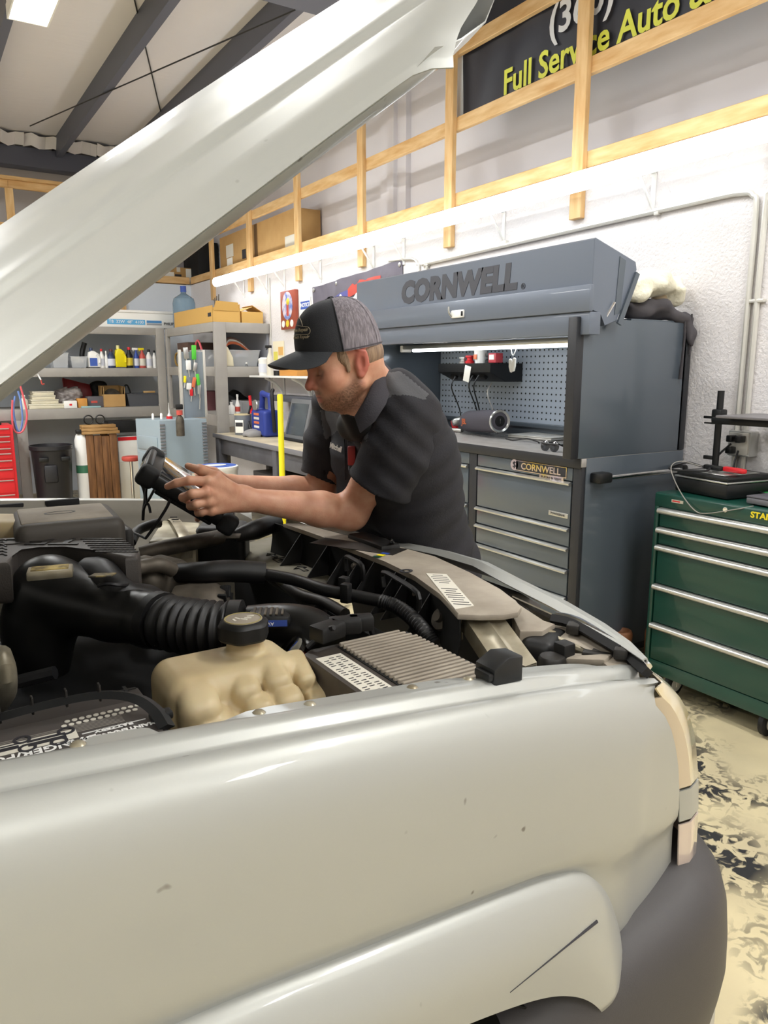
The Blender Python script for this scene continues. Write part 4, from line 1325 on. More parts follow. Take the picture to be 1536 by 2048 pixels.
for k in range(6):
    for j in range(6):
        if (k + j) % 4:
            b.bx(-.19 + j * .055, -.145 + j * .055, a0.y + .006 + k * (a1.y - a0.y - .01) / 6, a0.y + .009 + k * (a1.y - a0.y - .01) / 6, 1.0881, 1.0884)
tag(b.done('small_print', m_ink, bt, 0), kind='stuff')
b = B()
for k in range(6):
    b.bx(-.2, d1.x - .02, d0.y - .006 - k * .004, d0.y - .0045 - k * .004, 1.0873, 1.0876)
tag(b.done('small_print', mat('faint_print', '#8a847c', .6), bt, 0), kind='stuff')
for px, py in ((44, 1480), (132, 1462), (118, 1483), (55, 1496)):
    q = ly(px, py)
    B().lathe([(.007, 0), (.011, 0), (.011, .0008), (.007, .0008), (.007, 0)], q, 16).done('pictogram', m_ink, bt)
text(bt, 'polarity_mark', '+', .06, frame(at(253, 1381, z=1.0858), (1, 0, 0), (0, 1, 0)), m_black, .0004)

# ---- coolant tank
CT = [rbox((.420, 1.175, .93), (.118, .075, .135), .035, k=.02), rbox((.42, 1.02, .865), (.108, .15, .12), .035, rx(14), k=.03)]
lumps = [(395, 1412, 1.02, .036, .05, .045), (486, 1368, 1.035, .027, .045, .030), (548, 1350, 1.04, .026, .045, .030), (600, 1340, 1.035, .019, .05, .028),
         (425, 1455, .99, .040, .04, .04), (517, 1412, 1.01, .028, .03, .028), (575, 1396, 1.015, .028, .03, .028), (628, 1384, 1.005, .022, .035, .025)]
for (px, py, z, a, b_, c) in lumps:
    p = at(px, py, z=z)
    CT.append(rbox(p + V((0, 0, -.008)), (a * .92, b_ * .92, c * .95), min(a, c) * .7, rz(-8) @ rx(16), k=.002))
ctop = at(495, 1300, z=1.07)
CT.append(cap(ctop + V((0, 0.01, -.04)), ctop + V((0, .01, .012)), .034, .032, k=.012))
ct = solid(CT, .0045, 'coolant_tank', m_cream, tk)
cp = at(487, 1262, z=1.105)
b = B()
R1 = [(.0, .034), (.032, .034), (.040, .030), (.043, .026), (.043, .004), (.040, 0), (0, 0)]
nn = 48
prev = None
rings = []
for (r, z) in R1:
    rings.append([V((cp.x + r * (1 + (.045 if r > .035 else 0) * math.cos(6 * t)) * math.cos(t), cp.y + r * (1 + (.045 if r > .035 else 0) * math.cos(6 * t)) * math.sin(t), cp.z - .012 + z)) for t in np.linspace(0, 2 * math.pi, nn, endpoint=False)])
b.sheet(rings, 0, True)
cap_ = b.done('tank_cap', m_eng_d, ct, 35)
B().lathe([(0, .0005), (.031, .0005), (.033, 0)], cp + V((0, 0, .022)), 32).done('cap_disc', m_dust, cap_)
B().lathe([(.030, 0), (.032, 0), (.032, .001), (.030, .001), (.030, 0)], cp + V((0, 0, .0226)), 32).done('cap_ring', mat('faded_yellow', '#a89a63', .6), cap_)
b = B()
for k in range(5):
    b.box(cp + V((-.016 + .008 * k, .006 * math.sin(k * 2), .0228)), (.004, .012, .0006), 0, rz(20 * k))
tag(b.done('cap_print', m_label, cap_, 0), kind='stuff')

# ---- air filter box
ab = B().prism([(.548, .862), (.785, .862), (.772, 1.10), (.745, 1.155), (.57, 1.155), (.548, 1.14)], MX.Translation((0, 0, .86)), .195, .006).done('air_filter_box', mat('airbox_plastic', '#3a3430', .55, nz=(16, .4, '#4a423b')), tk, 30)
B().prism([(.556, .868), (.605, .868), (.605, 1.105), (.556, 1.105)], MX.Translation((0, 0, 1.0552)), .0008).done('instruction_label', m_label, ab)
b = B()
for k in range(26):
    for j in range(3):
        if (k * 3 + j) % 5:
            b.box((.566 + j * .014, .88 + k * .0085, 1.0563), (.009, .0022, .0004))
tag(b.done('label_print', m_ink, ab, 0), kind='stuff')
B().bx(.615, .765, .868, 1.135, 1.0552, 1.057, .0005).done('rib_bed', m_blackm, ab)
for k in range(21):
    y = .872 + k * .0128
    B().bx(.618, .762 - max(0, (y - 1.09)) * .4, y, y + .0062, 1.056, 1.064, .0012, 1).done('rib', m_dust, ab, 30)
for k in range(20):
    pass
# air duct with clamp and sensor, up to the bellows and the resonator
dk = [at(px, py, z=z) for px, py, z in ((655, 1290, 1.03), (628, 1262, 1.045), (590, 1250, 1.05), (545, 1248, 1.045), (500, 1252, 1.04))]
B().tube(dk, [.042, .043, .042, .042, .042], 18, 5).done('air_duct', m_duct, tk)
p = at(590, 1304, z=1.02)
B().lathe([(.024, 0), (.027, .002), (.027, .014), (.024, .016)], p, 20, ry(-40)).done('hose_clamp', m_chrome, tk)
B().lathe([(.02, -.03), (.024, 0), (.024, .03), (.02, .034)], p + V((.005, 0, -.02)), 18, ry(-40)).done('hose_stub', m_red, tk)
sm_ = at(540, 1232, z=1.075)
sR = frame((0, 0, 0), dk[1] - dk[4], (0, 0, 1)).to_3x3()
sn = B().box(sm_ + V((0, 0, -.005)), (.085, .06, .03), .012, rz(-28)).done('air_sensor', m_black, tk)
for k in range(6):
    B().box(sm_ + rz(-28) @ V((-.03 + k * .011, .0, .0105)), (.005, .045, .003), .001, rz(-28)).done('sensor_rib', m_alloy, sn)
B().box(sm_ + rz(-28) @ V((.0, -.0305, -.005)), (.07, .002, .012), 0, rz(-28)).done('sensor_label', m_blue, sn)
text(sn, 'sensor_lettering', 'AVIS', .010, frame(sm_ + rz(-28) @ V((.0, -.032, -.005)), rz(-28) @ V((-1, 0, 0)), (0, 0, -1)), m_white, .0002)
bl = [at(px, py, z=1.04) for px, py in ((318, 1240), (340, 1246), (362, 1250), (384, 1253), (406, 1256), (428, 1258), (450, 1259), (472, 1259))]
pts, rs = [], []
N_ = 64
bb = cat_rom(bl, 9)
for i, q in enumerate(bb):
    pts.append(q)
    rs.append(.050 + .008 * (0.5 + .5 * math.cos(i * 2 * math.pi / (len(bb) - 1) * 9)))
B().tube(pts, rs, 22).done('bellows', m_hose, tk)
for k in (0, 1):
    q = bb[0 if k == 0 else -1]
    d = (bb[1] - bb[0]).normalized() if k == 0 else (bb[-1] - bb[-2]).normalized()
    B().tube([q - d * .012, q + d * .012], .0595, 22).done('bellows_band', m_eng_d, tk)
ra = [at(px, py, z=z) for px, py, z in ((300, 1240, 1.035), (225, 1222, 1.04), (150, 1202, 1.05), (100, 1195, 1.05))]
solid(chain(ra, [.056, .054, .062, .072], .05) + [ell(ra[3] + V((0, 0, .02)), (.075, .075, .075), k=.04), ell(ra[3] + V((-.03, 0, -.08)), (.07, .07, .09), k=.05), cap(ra[3] + V((-.03, 0, -.05)), ra[3] + V((-.03, 0, -.3)), .06, .055, k=.04),
                                                        cap(ra[0], ra[0] + (ra[0] - ra[1]) * .1, .058, .058, k=.01)], .007, 'intake_resonator', m_duct, tk)
cl = at(100, 1135, z=1.155)
cR = rz(-12)
rc = B().box(cl + V((0, 0, -.01)), (.085, .05, .018), .003, cR).done('resonator_cap', m_tin, tk)
B().box(cl + V((0, 0, -.0004)), (.07, .034, .002), .0, cR).done('cap_label', mat('worn_label', '#c9b26b', .6, nz=(40, .8, '#6b5a30')), rc)

# ---- engine cover
EC = [(0, 1075), (60, 1074), (150, 1072), (225, 1074), (258, 1086), (280, 1102), (275, 1112), (250, 1114), (190, 1100), (135, 1091), (80, 1092), (34, 1098), (24, 1112), (20, 1126), (-60, 1130), (-90, 1085)]
ecp = [at(px, py, z=1.15) for px, py in EC]
eco = [V((p.x, p.y, 0)) for p in ecp]
ecb = B().prism([(p.x, p.y) for p in eco], MX.Translation((0, 0, 1.06)), .09, .010, 3)
ec = ecb.done('engine_cover', mat('engine_cover_plastic', '#4a4541', .5, bump=(300, .1)), tk, 40)
pe = at(70, 1083, z=1.1505)
text(ec, 'moulded_lettering', 'TEC', .085, frame(at(78, 1083, z=1.1508), at(0, 1084, z=1.15) - at(150, 1084, z=1.15), (0, 0, 1), (0, 0, 1)), mat('moulding_shadow', '#2a2725', .5), .002, 1.35, bold=.001)
b = B()
for i in range(9):
    for j in range(7):
        q = at(168 + i * 9 + j * 5, 1078 + j * 4.2, z=1.151)
        b.box(q, (.016, .006, .003), .001, rz(-20))
tag(b.done('louvre', mat('moulding_shadow', '#2a2725', .5), ec, 30), kind='stuff')
b = B()
for j in range(6):
    b.tube([at(-5, 1080 + j * 6, z=1.151), at(6, 1078 + j * 6, z=1.151), at(13, 1081 + j * 6, z=1.151)], .002, 5)
tag(b.done('louvre', mat('moulding_shadow', '#2a2725', .5), ec, 30), kind='stuff')
B().bx(-.3, .62, 1.24, 2.05, .52, .88, .03).done('engine_block', m_blackm, tk)
# ---- brake reservoir, fuse box, second battery-like box, hoses
p = at(45, 1060, z=1.15)
solid([rbox((p.x, p.y + .02, 1.12), (.13, .07, .06), .03, rz(-35), k=.01)], .006, 'brake_reservoir', m_cream, tk)
B().lathe([(0, .02), (.03, .02), (.035, .012), (.035, 0)], (p.x - .12, p.y + .12, 1.18), 18).done('reservoir_cap', m_eng_d, tk)
fb = solid([rbox((.315, 2.02, 1.095), (.125, .13, .095), .028, rz(-4), k=.01)], .007, 'fuse_box', mat('fuse_box_plastic', '#4b4640', .6), tk)
B().box((.31, 2.02, 1.186), (.21, .21, .012), .006, rz(-4)).done('fuse_box_lid', m_dust, fb)
B().lathe([(.022, 0), (.025, 0), (.025, .0006), (.022, .0006), (.022, 0)], (.30, 2.02, 1.1922), 20, None, 1.5, .7).done('moulded_mark', m_ink, fb)
B().bx(.43, .46, 1.93, 2.05, 1.0, 1.15, .012).done('fuse_box_clip', m_eng, fb)
vb = [at(px, py, z=1.07) for px, py in ((297, 1082), (390, 1075), (400, 1045), (325, 1040))]
v2 = B().prism([(q.x, q.y) for q in vb], MX.Translation((0, 0, .95)), .12, .008).done('vacuum_box', mat('dirty_white_lid', '#c9c2ab', .4, nz=(9, .7, '#8c8266')), tk, 30)
sa, sb_ = at(345, 1038, z=1.075), at(372, 1082, z=1.075)
B().tube([sa + V((0, 0, -.03)), sa, sa.lerp(sb_, .5) + V((0, 0, .014)), sb_, sb_ + V((0, 0, -.05))], .016, 6, 4, flat=.15).done('strap', m_tin, v2)
for k in range(4):
    q = sa.lerp(sb_, .12 + k * .12) + V((0, 0, .014))
    B().box(q, (.022, .005, .002), 0, rz(-25)).done('strap_slot', m_blackm, v2)
pr = lambda pl: [at(a, b_, z=c) for a, b_, c in pl]
B().tube(pr(((262, 1085, 1.08), (275, 1062, 1.10), (300, 1050, 1.11), (318, 1046, 1.11))), .014, 10, 4).done('hose', m_hose, tk)
B().tube(pr(((280, 1108, 1.06), (330, 1096, 1.07), (390, 1084, 1.07), (440, 1074, 1.06))), .022, 10, 4).done('coolant_pipe', m_alloy, tk)
B().tube(pr(((470, 1072, 1.06), (510, 1060, 1.07), (550, 1045, 1.07))), [.02, .03, .03], 12, 4).done('hose', m_hose, tk)
B().tube(pr(((352, 1146, 1.06), (400, 1145, 1.07), (460, 1142, 1.07), (530, 1146, 1.06))), [.024, .026, .027, .027], 14, 5).done('hose_sleeve', m_hose, tk)
B().tube(pr(((528, 1148, 1.06), (590, 1160, 1.055), (650, 1180, 1.05), (700, 1190, 1.045), (765, 1203, 1.04))), .0145, 10, 5).done('hose', m_hose, tk)
cr = cat_rom(pr(((760, 1202, 1.04), (790, 1212, 1.035), (820, 1232, 1.03), (848, 1262, 1.02), (868, 1290, 1.0))), 12)
B().tube(cr, [.017 if i % 2 else .0145 for i in range(len(cr))], 12).done('corrugated_conduit', m_hose, tk)
for (px, py) in ((692, 1186), (688, 1172)):
    B().box(at(px, py, z=1.055), (.022, .022, .045), .004, rz(30)).done('hose_clip', m_eng_d, tk)
B().tube(pr(((180, 1145, 1.10), (205, 1150, 1.105), (230, 1178, 1.09), (262, 1192, 1.075), (300, 1196, 1.06), (315, 1212, 1.03))), [.036, .037, .035, .03, .028, .028], 14, 5).done('radiator_hose', m_hose, tk)
B().tube(pr(((196, 1172, 1.115), (215, 1168, 1.12), (240, 1170, 1.115), (262, 1168, 1.10))), .004, 6, 4).done('cable_tie', m_cable, tk)
q = at(205, 1150, z=1.135)
B().box(q, (.045, .05, .003), .001, rz(-25) @ rx(-8)).done('hose_label', mat('hose_label_print', '#8a7a4e', .6, nz=(60, .9, '#3a352b')), tk)
B().tube(pr(((245, 1165, 1.09), (255, 1145, 1.10), (280, 1135, 1.10), (320, 1130, 1.10), (345, 1140, 1.08))), .018, 10, 4).done('hose', m_alloy, tk)
B().tube(pr(((250, 1180, 1.08), (248, 1155, 1.09), (265, 1140, 1.09))), .006, 6, 4).done('wire', m_cable, tk)
solid([rbox(at(315, 1160, z=1.04), (.06, .06, .05), .02, rz(20), k=.02), cap(at(290, 1135, z=1.08), at(300, 1165, z=1.05), .03, .03, k=.02)], .007, 'throttle_housing', m_alloy, tk)
al = at(405, 1200, z=1.02)
aR = rz(-30) @ rx(90)
at_ = B().lathe([(0, -.07), (.05, -.07), (.075, -.055), (.08, -.02), (.08, .04), (.065, .065), (.03, .07), (0, .07)], al + V((0, .03, -.05)), 28, rz(60) @ rx(90)).done('alternator', m_alloy, tk)
axd = rz(60) @ rx(90) @ V((0, 0, 1))
for k in range(12):
    a = k * math.pi / 6
    rr = rz(60) @ rx(90)
    B().box(al + V((0, .03, -.05)) + rr @ V((.062 * math.cos(a), .062 * math.sin(a), .062)), (.03, .007, .02), .003, rr @ rz(math.degrees(a))).done('cooling_slot', m_blackm, at_)
solid([rbox(at(447, 1100, z=1.0), (.075, .06, .085), .02, rz(-30), k=.02)], .008, 'filler_housing', m_eng_d, tk)
B().box(at(455, 1072, z=1.105), (.07, .04, .006), .002, rz(-28)).done('filler_label', m_alloy, tk)
B().tube(pr(((0, 1405, .9), (12, 1380, .95), (10, 1340, 1.0), (2, 1310, 1.0))), .02, 12, 3).done('metal_pipe', m_tin, tk)
B().tube(pr(((30, 1365, .93), (110, 1345, .95))), .014, 8).done('wire_loom', m_cable, tk)
for (px, py, z, d, a) in ((655, 1262, 1.085, (.06, .04, .03), 15), (690, 1250, 1.085, (.06, .035, .03), -20), (720, 1245, 1.085, (.05, .03, .03), -20)):
    B().box(at(px, py, z=z), d, .006, rz(a)).done('connector', m_eng_d, tk)
B().tube(pr(((700, 1250, 1.07), (735, 1250, 1.07), (745, 1268, 1.05))), .006, 6, 3).done('wire', m_cable, tk)
B().tube(pr(((615, 1295, 1.06), (650, 1262, 1.09), (668, 1255, 1.10))), .005, 6, 3).done('wire', m_cable, tk)
# hood prop strut on the far side
B().tube([(-.15, 2.43, 1.13), (.25, 2.43, 1.62)], .008, 8).done('hood_strut', m_blackm, tk)
# ------------------------------------------------------------------ the mechanic
A = lambda px, py, d: at(px, py, d=d)
RR = V((math.cos(YAW), -math.sin(YAW), 0))
FF = V((math.sin(YAW), math.cos(YAW), 0))
ZZ = V((0, 0, 1))
hf = -RR * math.cos(math.radians(22)) - FF * math.sin(math.radians(22))
pit = math.radians(13)
h_f = (hf * math.cos(pit) - ZZ * math.sin(pit)).normalized()
h_l = ZZ.cross(hf).normalized()
h_u = h_f.cross(h_l)
HC = A(695, 723, 1.95)
HR = MX((h_f, h_l, h_u)).transposed()
hw = lambda x, y, z: HC + HR @ V((x, y, z))
hl_ = lambda c, r, k=.012, op='u', R=None: ell(hw(*c), r, HR if R is None else HR @ R, k, op)
hc_ = lambda a, b_, ra, rb=None, k=.012, op='u': cap(hw(*a), hw(*b_), ra, rb, k, op)
pn = thing('person', 'man in dark work shirt and cap leaning on the truck holding a tablet', 'person', (1.62, 1.9, 0))
HEAD = [hl_((.005, 0, .045), (.092, .076, .088)), hl_((-.03, 0, .012), (.062, .068, .068), .03), hl_((.045, 0, -.03), (.056, .060, .084), .03), hl_((.072, 0, .028), (.03, .054, .04), .03),
        hl_((.028, 0, -.068), (.05, .048, .034), .03)]
for s in (1, -1):
    HEAD += [hl_((.064, s * .041, -.030), (.026, .026, .026), .03), hc_((.002, s * .057, -.058), (.062, s * .022, -.090), .018, .016, .025)]
HEAD += [hl_((.079, 0, -.091), (.018, .024, .017), .02), hl_((.073, 0, -.062), (.025, .031, .026), .02), hc_((.087, -.038, .012), (.093, 0, .013), .010, .010, .02), hc_((.087, .038, .012), (.093, 0, .013), .010, .010, .02),
         hc_((.093, 0, .004), (.114, 0, -.034), .0085, .0105, .012), hl_((.1155, 0, -.039), (.0115, .0125, .011), .006)]
for s in (1, -1):
    HEAD += [hl_((.103, s * .0125, -.043), (.011, .008, .0075), .005), hl_((.101, s * .034, -.008), (.017, .017, .014), .014, 's'), hl_((.0785, s * .0325, -.010), (.0135, .0155, .0125), .004)]
    HEAD += [hc_((.0865, s * .019, -.0685), (.0975, 0, -.0655), .0035, .0048, .004), hc_((.086, s * .016, -.0765), (.0945, 0, -.078), .004, .0058, .004)]
    HEAD += [hl_((-.010, s * .077, -.004), (.0185, .0075, .034), .005, 'u', rz(-s * 18) @ ry(-12)), hl_((-.006, s * .086, -.006), (.0085, .008, .018), .004, 's', ry(-12)), hl_((-.001, s * .0765, -.034), (.009, .006, .009), .005)]
    HEAD += [hc_((-.022, s * .081, .018), (-.004, s * .079, .030), .004, .004, .003), hc_((-.022, s * .083, .018), (-.024, s * .081, -.014), .004, .0035, .003)]
NB = A(757, 800, 2.13)
BODY = HEAD + [cap(hw(-.028, 0, -.03), NB, .060, .068, .03), hc_((.02, 0, -.08), (-.01, 0, -.17), .035, .045, .03)]
tl_f = V((-.99, .14, 0)).normalized()
tl_l = ZZ.cross(tl_f)
LV = [(A(752, 818, 2.16), .135, .082), (A(788, 890, 2.17), .105, .120), (A(802, 950, 2.2), .085, .122), (A(815, 1015, 2.24), .075, .122), (A(836, 1090, 2.3), .078, .122), (A(852, 1140, 2.34), .082, .122)]
TORSO = lambda g, k: [cap(c - tl_l * w, c + tl_l * w, r + g, r + g, k) for c, w, r in LV]
S_n, S_f = A(814, 838, 2.0), A(676, 812, 2.34)
E_n = A(702, 1026, 2.11)
E_n.z = max(E_n.z, 1.137)
W_n = A(487, 998, 1.95)
E_f = A(640, 990, 2.36)
W_f = A(462, 968, 2.24)
ARM = lambda S, E, W: [cap(S, S.lerp(E, .5), .058, .056, .02), cap(S.lerp(E, .5), E, .056, .043, .02), cap(E, E.lerp(W, .3), .046, .047, .03), cap(E.lerp(W, .3), W, .047, .028, .02)]
BODY += TORSO(-.014, .08) + ARM(S_n, E_n, W_n) + ARM(S_f, E_f, W_f)
BODY += [cap(A(487, 988, 1.95), A(487, 1006, 1.955), .022, .022, .02)]


def finger(pts, rs):
    return [cap(pts[i], pts[i + 1], rs[i], rs[i + 1], .0035) for i in range(len(pts) - 1)]


KN = [A(416, 963, 1.862), A(413, 985, 1.856), A(416, 1004, 1.866), A(423, 1021, 1.885)]
for i, (kx, wy) in enumerate(zip(KN, (984, 992, 1001, 1009))):
    BODY.append(cap(A(474, wy, 1.94), kx, .0185, .0135, .014))
BODY.append(cap(A(455, 992, 1.925), A(430, 992, 1.895), .024, .020, .015))
for kx in KN:
    BODY.append(ell(kx + (V((0, 0, CAMZ)) - kx).normalized() * .003, (.0125, .0125, .0125), k=.008))
BODY += finger([KN[0], A(378, 961, 1.84), A(353, 966, 1.84), A(335, 973, 1.848)], [.0125, .0115, .0105, .0085])
BODY += finger([KN[1], A(384, 988, 1.83), A(366, 995, 1.85), A(374, 1001, 1.88)], [.0125, .0118, .0110, .009])
BODY += finger([KN[2], A(392, 1008, 1.845), A(381, 1012, 1.868), A(390, 1015, 1.89)], [.012, .0112, .0105, .0085])
BODY += finger([KN[3], A(404, 1024, 1.872), A(396, 1026, 1.888), A(404, 1028, 1.905)], [.011, .0100, .0092, .0078])
BODY += [cap(A(462, 980, 1.92), A(432, 954, 1.88), .020, .0155, .012), cap(A(432, 954, 1.88), A(404, 942, 1.885), .0150, .0128, .006), cap(A(404, 942, 1.885), A(376, 932, 1.905), .0125, .0088, .006), cap(A(455, 978, 1.91), A(425, 968, 1.872), .016, .012, .012)]
# far hand, mirrored grip on the other end of the tablet
fo = [A(420, 955, 2.20), A(417, 970, 2.205), A(418, 984, 2.205), A(424, 996, 2.20)]
for q in fo:
    BODY.append(cap(W_f, q, .020, .0125, .014))
for q, l_ in zip(fo, (.9, 1, .95, .8)):
    d = (q - W_f).normalized()
    BODY += finger([q, q + d * .042 * l_ - ZZ * .004, q + d * .062 * l_ - ZZ * .016 - FF * .012, q + d * .06 * l_ - ZZ * .03 - FF * .028], [.0125, .0112, .0105, .0085])
BODY += [cap(W_f + V((0, 0, .0)), A(428, 944, 2.17), .018, .014, .012), cap(A(428, 944, 2.17), A(398, 934, 2.13), .0135, .009, .006)]


def local(P):
    return (P - np.array(HC)) @ np.array(HR)


def sig(x, w):
    return 1 / (1 + np.exp(-np.clip(x / w, -30, 30)))


def beard(P):
    q = local(P)
    x, y, z = q.T
    ay = np.abs(y)
    line = -.030 - .40 * np.clip(x - .01, 0, .1)          # falls from the sideburn towards the chin
    jaw = sig(line - .012 - z, .004) * sig(x + .002, .005) * sig(.13 + z, .004)
    mou = sig(-.0525 - z, .002) * sig(z + .066, .002) * sig(x - .072, .004) * sig(.027 - ay, .003)
    lips = sig(.02 - ay, .002) * sig(-.064 - z, .0012) * sig(z + .084, .0012) * sig(x - .083, .003)
    neck = sig(z + .13, .006)
    n = .72 + .28 * np.sin(x * 900 + 5 * np.sin(y * 300)) * np.sin(z * 800 + 4 * np.sin(x * 350))
    return np.clip((jaw * .95 + mou * .9) * (1 - lips) * neck * n, 0, 1)


def blush(P):
    q = local(P)
    x, y, z = q.T
    ay = np.abs(y)
    ear = sig(ay - .074, .002) * sig(.03 - x, .004) * sig(z + .06, .01)
    nose = sig(x - .10, .005) * sig(.015 - z, .01) * sig(z + .055, .004)
    cheek = np.exp(-(((x - .065) / .03) ** 2 + ((ay - .045) / .025) ** 2 + ((z + .03) / .025) ** 2))
    lips = sig(.02 - ay, .002) * sig(-.064 - z, .0012) * sig(z + .084, .0012) * sig(x - .083, .003)
    return np.clip(.8 * ear + .6 * nose + .5 * cheek + .9 * lips, 0, 1)


def lash_crease(P):  # lashes and brows, plus shade painted into lip line and nostrils
    q = local(P)
    x, y, z = q.T
    ay = np.abs(y)
    lid = np.exp(-((z + .0155 - .10 * (ay - .032) ** 2 * 20) / .0014) ** 2) * sig(.0145 - np.abs(ay - .0325), .0015) * sig(x - .074, .003)
    brow = np.exp(-((z - .010 + .12 * np.abs(ay - .03)) / .004) ** 2) * sig(.022 - np.abs(ay - .034), .003) * sig(x - .06, .004)
    ins = np.exp(-((z + .0712) / .0011) ** 2) * sig(.021 - ay, .002) * sig(x - .078, .003)
    nost = np.exp(-(((x - .108) / .005) ** 2 + ((ay - .007) / .0035) ** 2 + ((z + .0495) / .003) ** 2))
    return np.clip(.9 * lid + .35 * brow + .7 * ins + .6 * nost, 0, 1)


def skin_mat():
    M = mat('skin', '#d29c80', 0.5, sss=0.12, bump=(260, .06))
    N, L = M.node_tree.nodes, M.node_tree.links
    b = N['Principled BSDF']
    prev = None
    for k, hx in (('blush', '#c05f52'), ('beard', '#5d4231'), ('lash_crease', '#4a2f28')):
        a = N.new('ShaderNodeAttribute')
        a.attribute_name = k
        mx = N.new('ShaderNodeMix')
        mx.data_type = 'RGBA'
        L.new(a.outputs['Fac'], mx.inputs[0])
        if prev is None:
            t = N.new('ShaderNodeTexNoise')
            t.inputs['Scale'].default_value = 35
            tc = N.new('ShaderNodeTexCoord')
            L.new(tc.outputs['Object'], t.inputs['Vector'])
            rp = N.new('ShaderNodeValToRGB')
            rp.color_ramp.elements[0].position, rp.color_ramp.elements[1].position = .35, .65
            rp.color_ramp.elements[0].color, rp.color_ramp.elements[1].color = hexc('#d6a284'), hexc('#cc9275')
            L.new(t.outputs['Fac'], rp.inputs['Fac'])
            L.new(rp.outputs['Color'], mx.inputs[6])
        else:
            L.new(prev, mx.inputs[6])
        mx.inputs[7].default_value = hexc(hx)
        prev = mx.outputs[2]
    L.new(prev, b.inputs['Base Color'])
    return M


body = solid(BODY, .0031, 'body', skin_mat(), pn, attrs=dict(beard=beard, blush=blush, lash_crease=lash_crease))
# hair below the cap
m_hair = mat('hair', '#7d6450', .6, bump=(140, .5), sc=(1, 1, .25), nz=(60, .7, '#a08468'))
solid([hl_((-.022, 0, .012), (.078, .0775, .064), .01), dict(half(hw(-.020, 0, 0), h_f), k=.006), dict(half(hw(0, 0, -.046), -h_u - h_f * .05), k=.006)], .0035, 'hair', m_hair, pn, warp=None)
for s in (1, -1):
    solid([hl_((.034, s * .0672, .022), (.014, .0068, .024), .006, 'u', rz(-s * 14) @ ry(8)), hl_((.026, s * .0695, -.006), (.007, .005, .018), .008)], .0025, 'sideburn', m_hair, pn,
          warp=lambda P: .0008 * np.sin(local(P)[:, 0] * 1200))

# cap
CX, CRX, CRY = .014, .114, .089


def rimz(phi):
    c = math.cos(phi)
    return .030 + .022 * max(0, c) ** 1.5 - .004 * max(0, -c)


def dome(phi, t):
    """t 0 rim .. 1 top"""
    z0 = rimz(phi)
    top = .163
    a = t * math.pi / 2
    e = 1.0 if math.cos(phi) < 0 else 1.0 - .0 * math.cos(phi)
    prof = math.cos(a) ** (.72 if math.cos(phi) > 0 else .68)
    cx = CX - .006 * t
    x = cx + CRX * prof * math.cos(phi)
    y = CRY * prof * math.sin(phi)
    z = z0 + (top - z0) * math.sin(a) ** .95
    return hw(x, y, z)


capm = mat('cap_front', '#2b2c31', .8, bump=(400, .15))
mesh_m = mat('cap_mesh', '#8f888e', .85, bump=(260, .5), nz=(170, .8, '#736c72'), sc=(1, 1, .12))


def dome_part(p0, p1, n, nt, off=0.0, t0=0.0, t1=1.0):
    return [[dome(p0 + (p1 - p0) * i / n, t0 + (t1 - t0) * j / nt) for i in range(n + 1)] for j in range(nt + 1)]


PF = math.radians(80)
cap_o = B().sheet(dome_part(-PF, PF, 40, 16), .002).done('cap_front_panel', capm, pn, 60)
B().sheet(dome_part(PF, 2 * math.pi - PF, 50, 16), .002).done('cap_mesh_panel', mesh_m, pn, 60)
for p in (PF, -PF):
    B().tube([dome(p, t) + (dome(p, t) - hw(CX, 0, .05)).normalized() * .001 for t in np.linspace(0, .97, 14)], .0016, 5).done('cap_seam', capm, pn)
for p in (math.pi - .75, math.pi + .75):
    B().tube([dome(p, t) + (dome(p, t) - hw(CX, 0, .05)).normalized() * .0005 for t in np.linspace(0, .97, 14)], .0010, 5).done('cap_seam', mesh_m, pn)
B().tube([dome(p, .015) + (dome(p, .015) - hw(CX, 0, .03)).normalized() * .0008 for p in np.linspace(PF, 2 * math.pi - PF, 40)], .0016, 5).done('cap_band', mat('cap_band', '#4d484e', .8), pn)
B().lathe([(0, .005), (.006, .0045), (.009, .001), (.009, -.002)], hw(CX - .006, 0, .163), 14, HR).done('cap_button', capm, pn)
# brim, arched across, with stitch rows
PB = math.radians(66)
BL = lambda u: .078 * math.cos(u) ** .55


def brim(phi, s):
    b0 = hw(CX + CRX * math.cos(phi), CRY * math.sin(phi), rimz(phi))
    u = phi / PB * math.pi / 2
    ln = BL(u * .985) if abs(u) < 1.55 else 0
    out = V((1.0 * math.cos(phi * .55), .42 * math.sin(phi), 0))
    sy_ = math.sin(u)
    z = (-.012 * s * (1 + .3 * s) - .034 * s * sy_ ** 2) * max(0, math.cos(u)) ** .35
    return b0 + HR @ (out * ln * s + V((0, 0, z)))


bg = [[brim(p, s) for p in np.linspace(-PB, PB, 41)] for s in np.linspace(0, 1, 10)]
br = B().sheet(bg, .0028).done('cap_brim', mat('cap_brim', '#313439', .7, bump=(400, .1)), pn, 60)
for k in range(1, 9):
    s = k / 9
    B().tube([brim(p, s) + h_u * .0006 for p in np.linspace(-PB * .97, PB * .97, 30)], .00055, 4).done('stitch_row', mat('stitch', '#8b9088', .7), br)
# embroidered badge: car outline, two text rows on the front panel (seen from the side)
m_th = mat('thread_tan', '#b9ab92', .7)
capn = lambda p, t: (dome(p, t) - hw(CX, 0, .06)).normalized()
lg = lambda p, t: dome(p, t) + capn(p, t) * .0008
B().tube([lg(p, t) for p, t in ((-.62, .30), (-.5, .36), (-.36, .44), (-.15, .50), (.12, .49), (.30, .43), (.40, .36))], .0008, 5, 3).done('badge_line', m_th, cap_o)
B().tube([lg(p, t) for p, t in ((.0, .375), (.25, .365), (.45, .345), (.62, .33), (.68, .28), (.64, .235), (.5, .23), (.2, .235), (-.2, .235))], .0007, 5, 3).done('badge_line', m_th, cap_o)


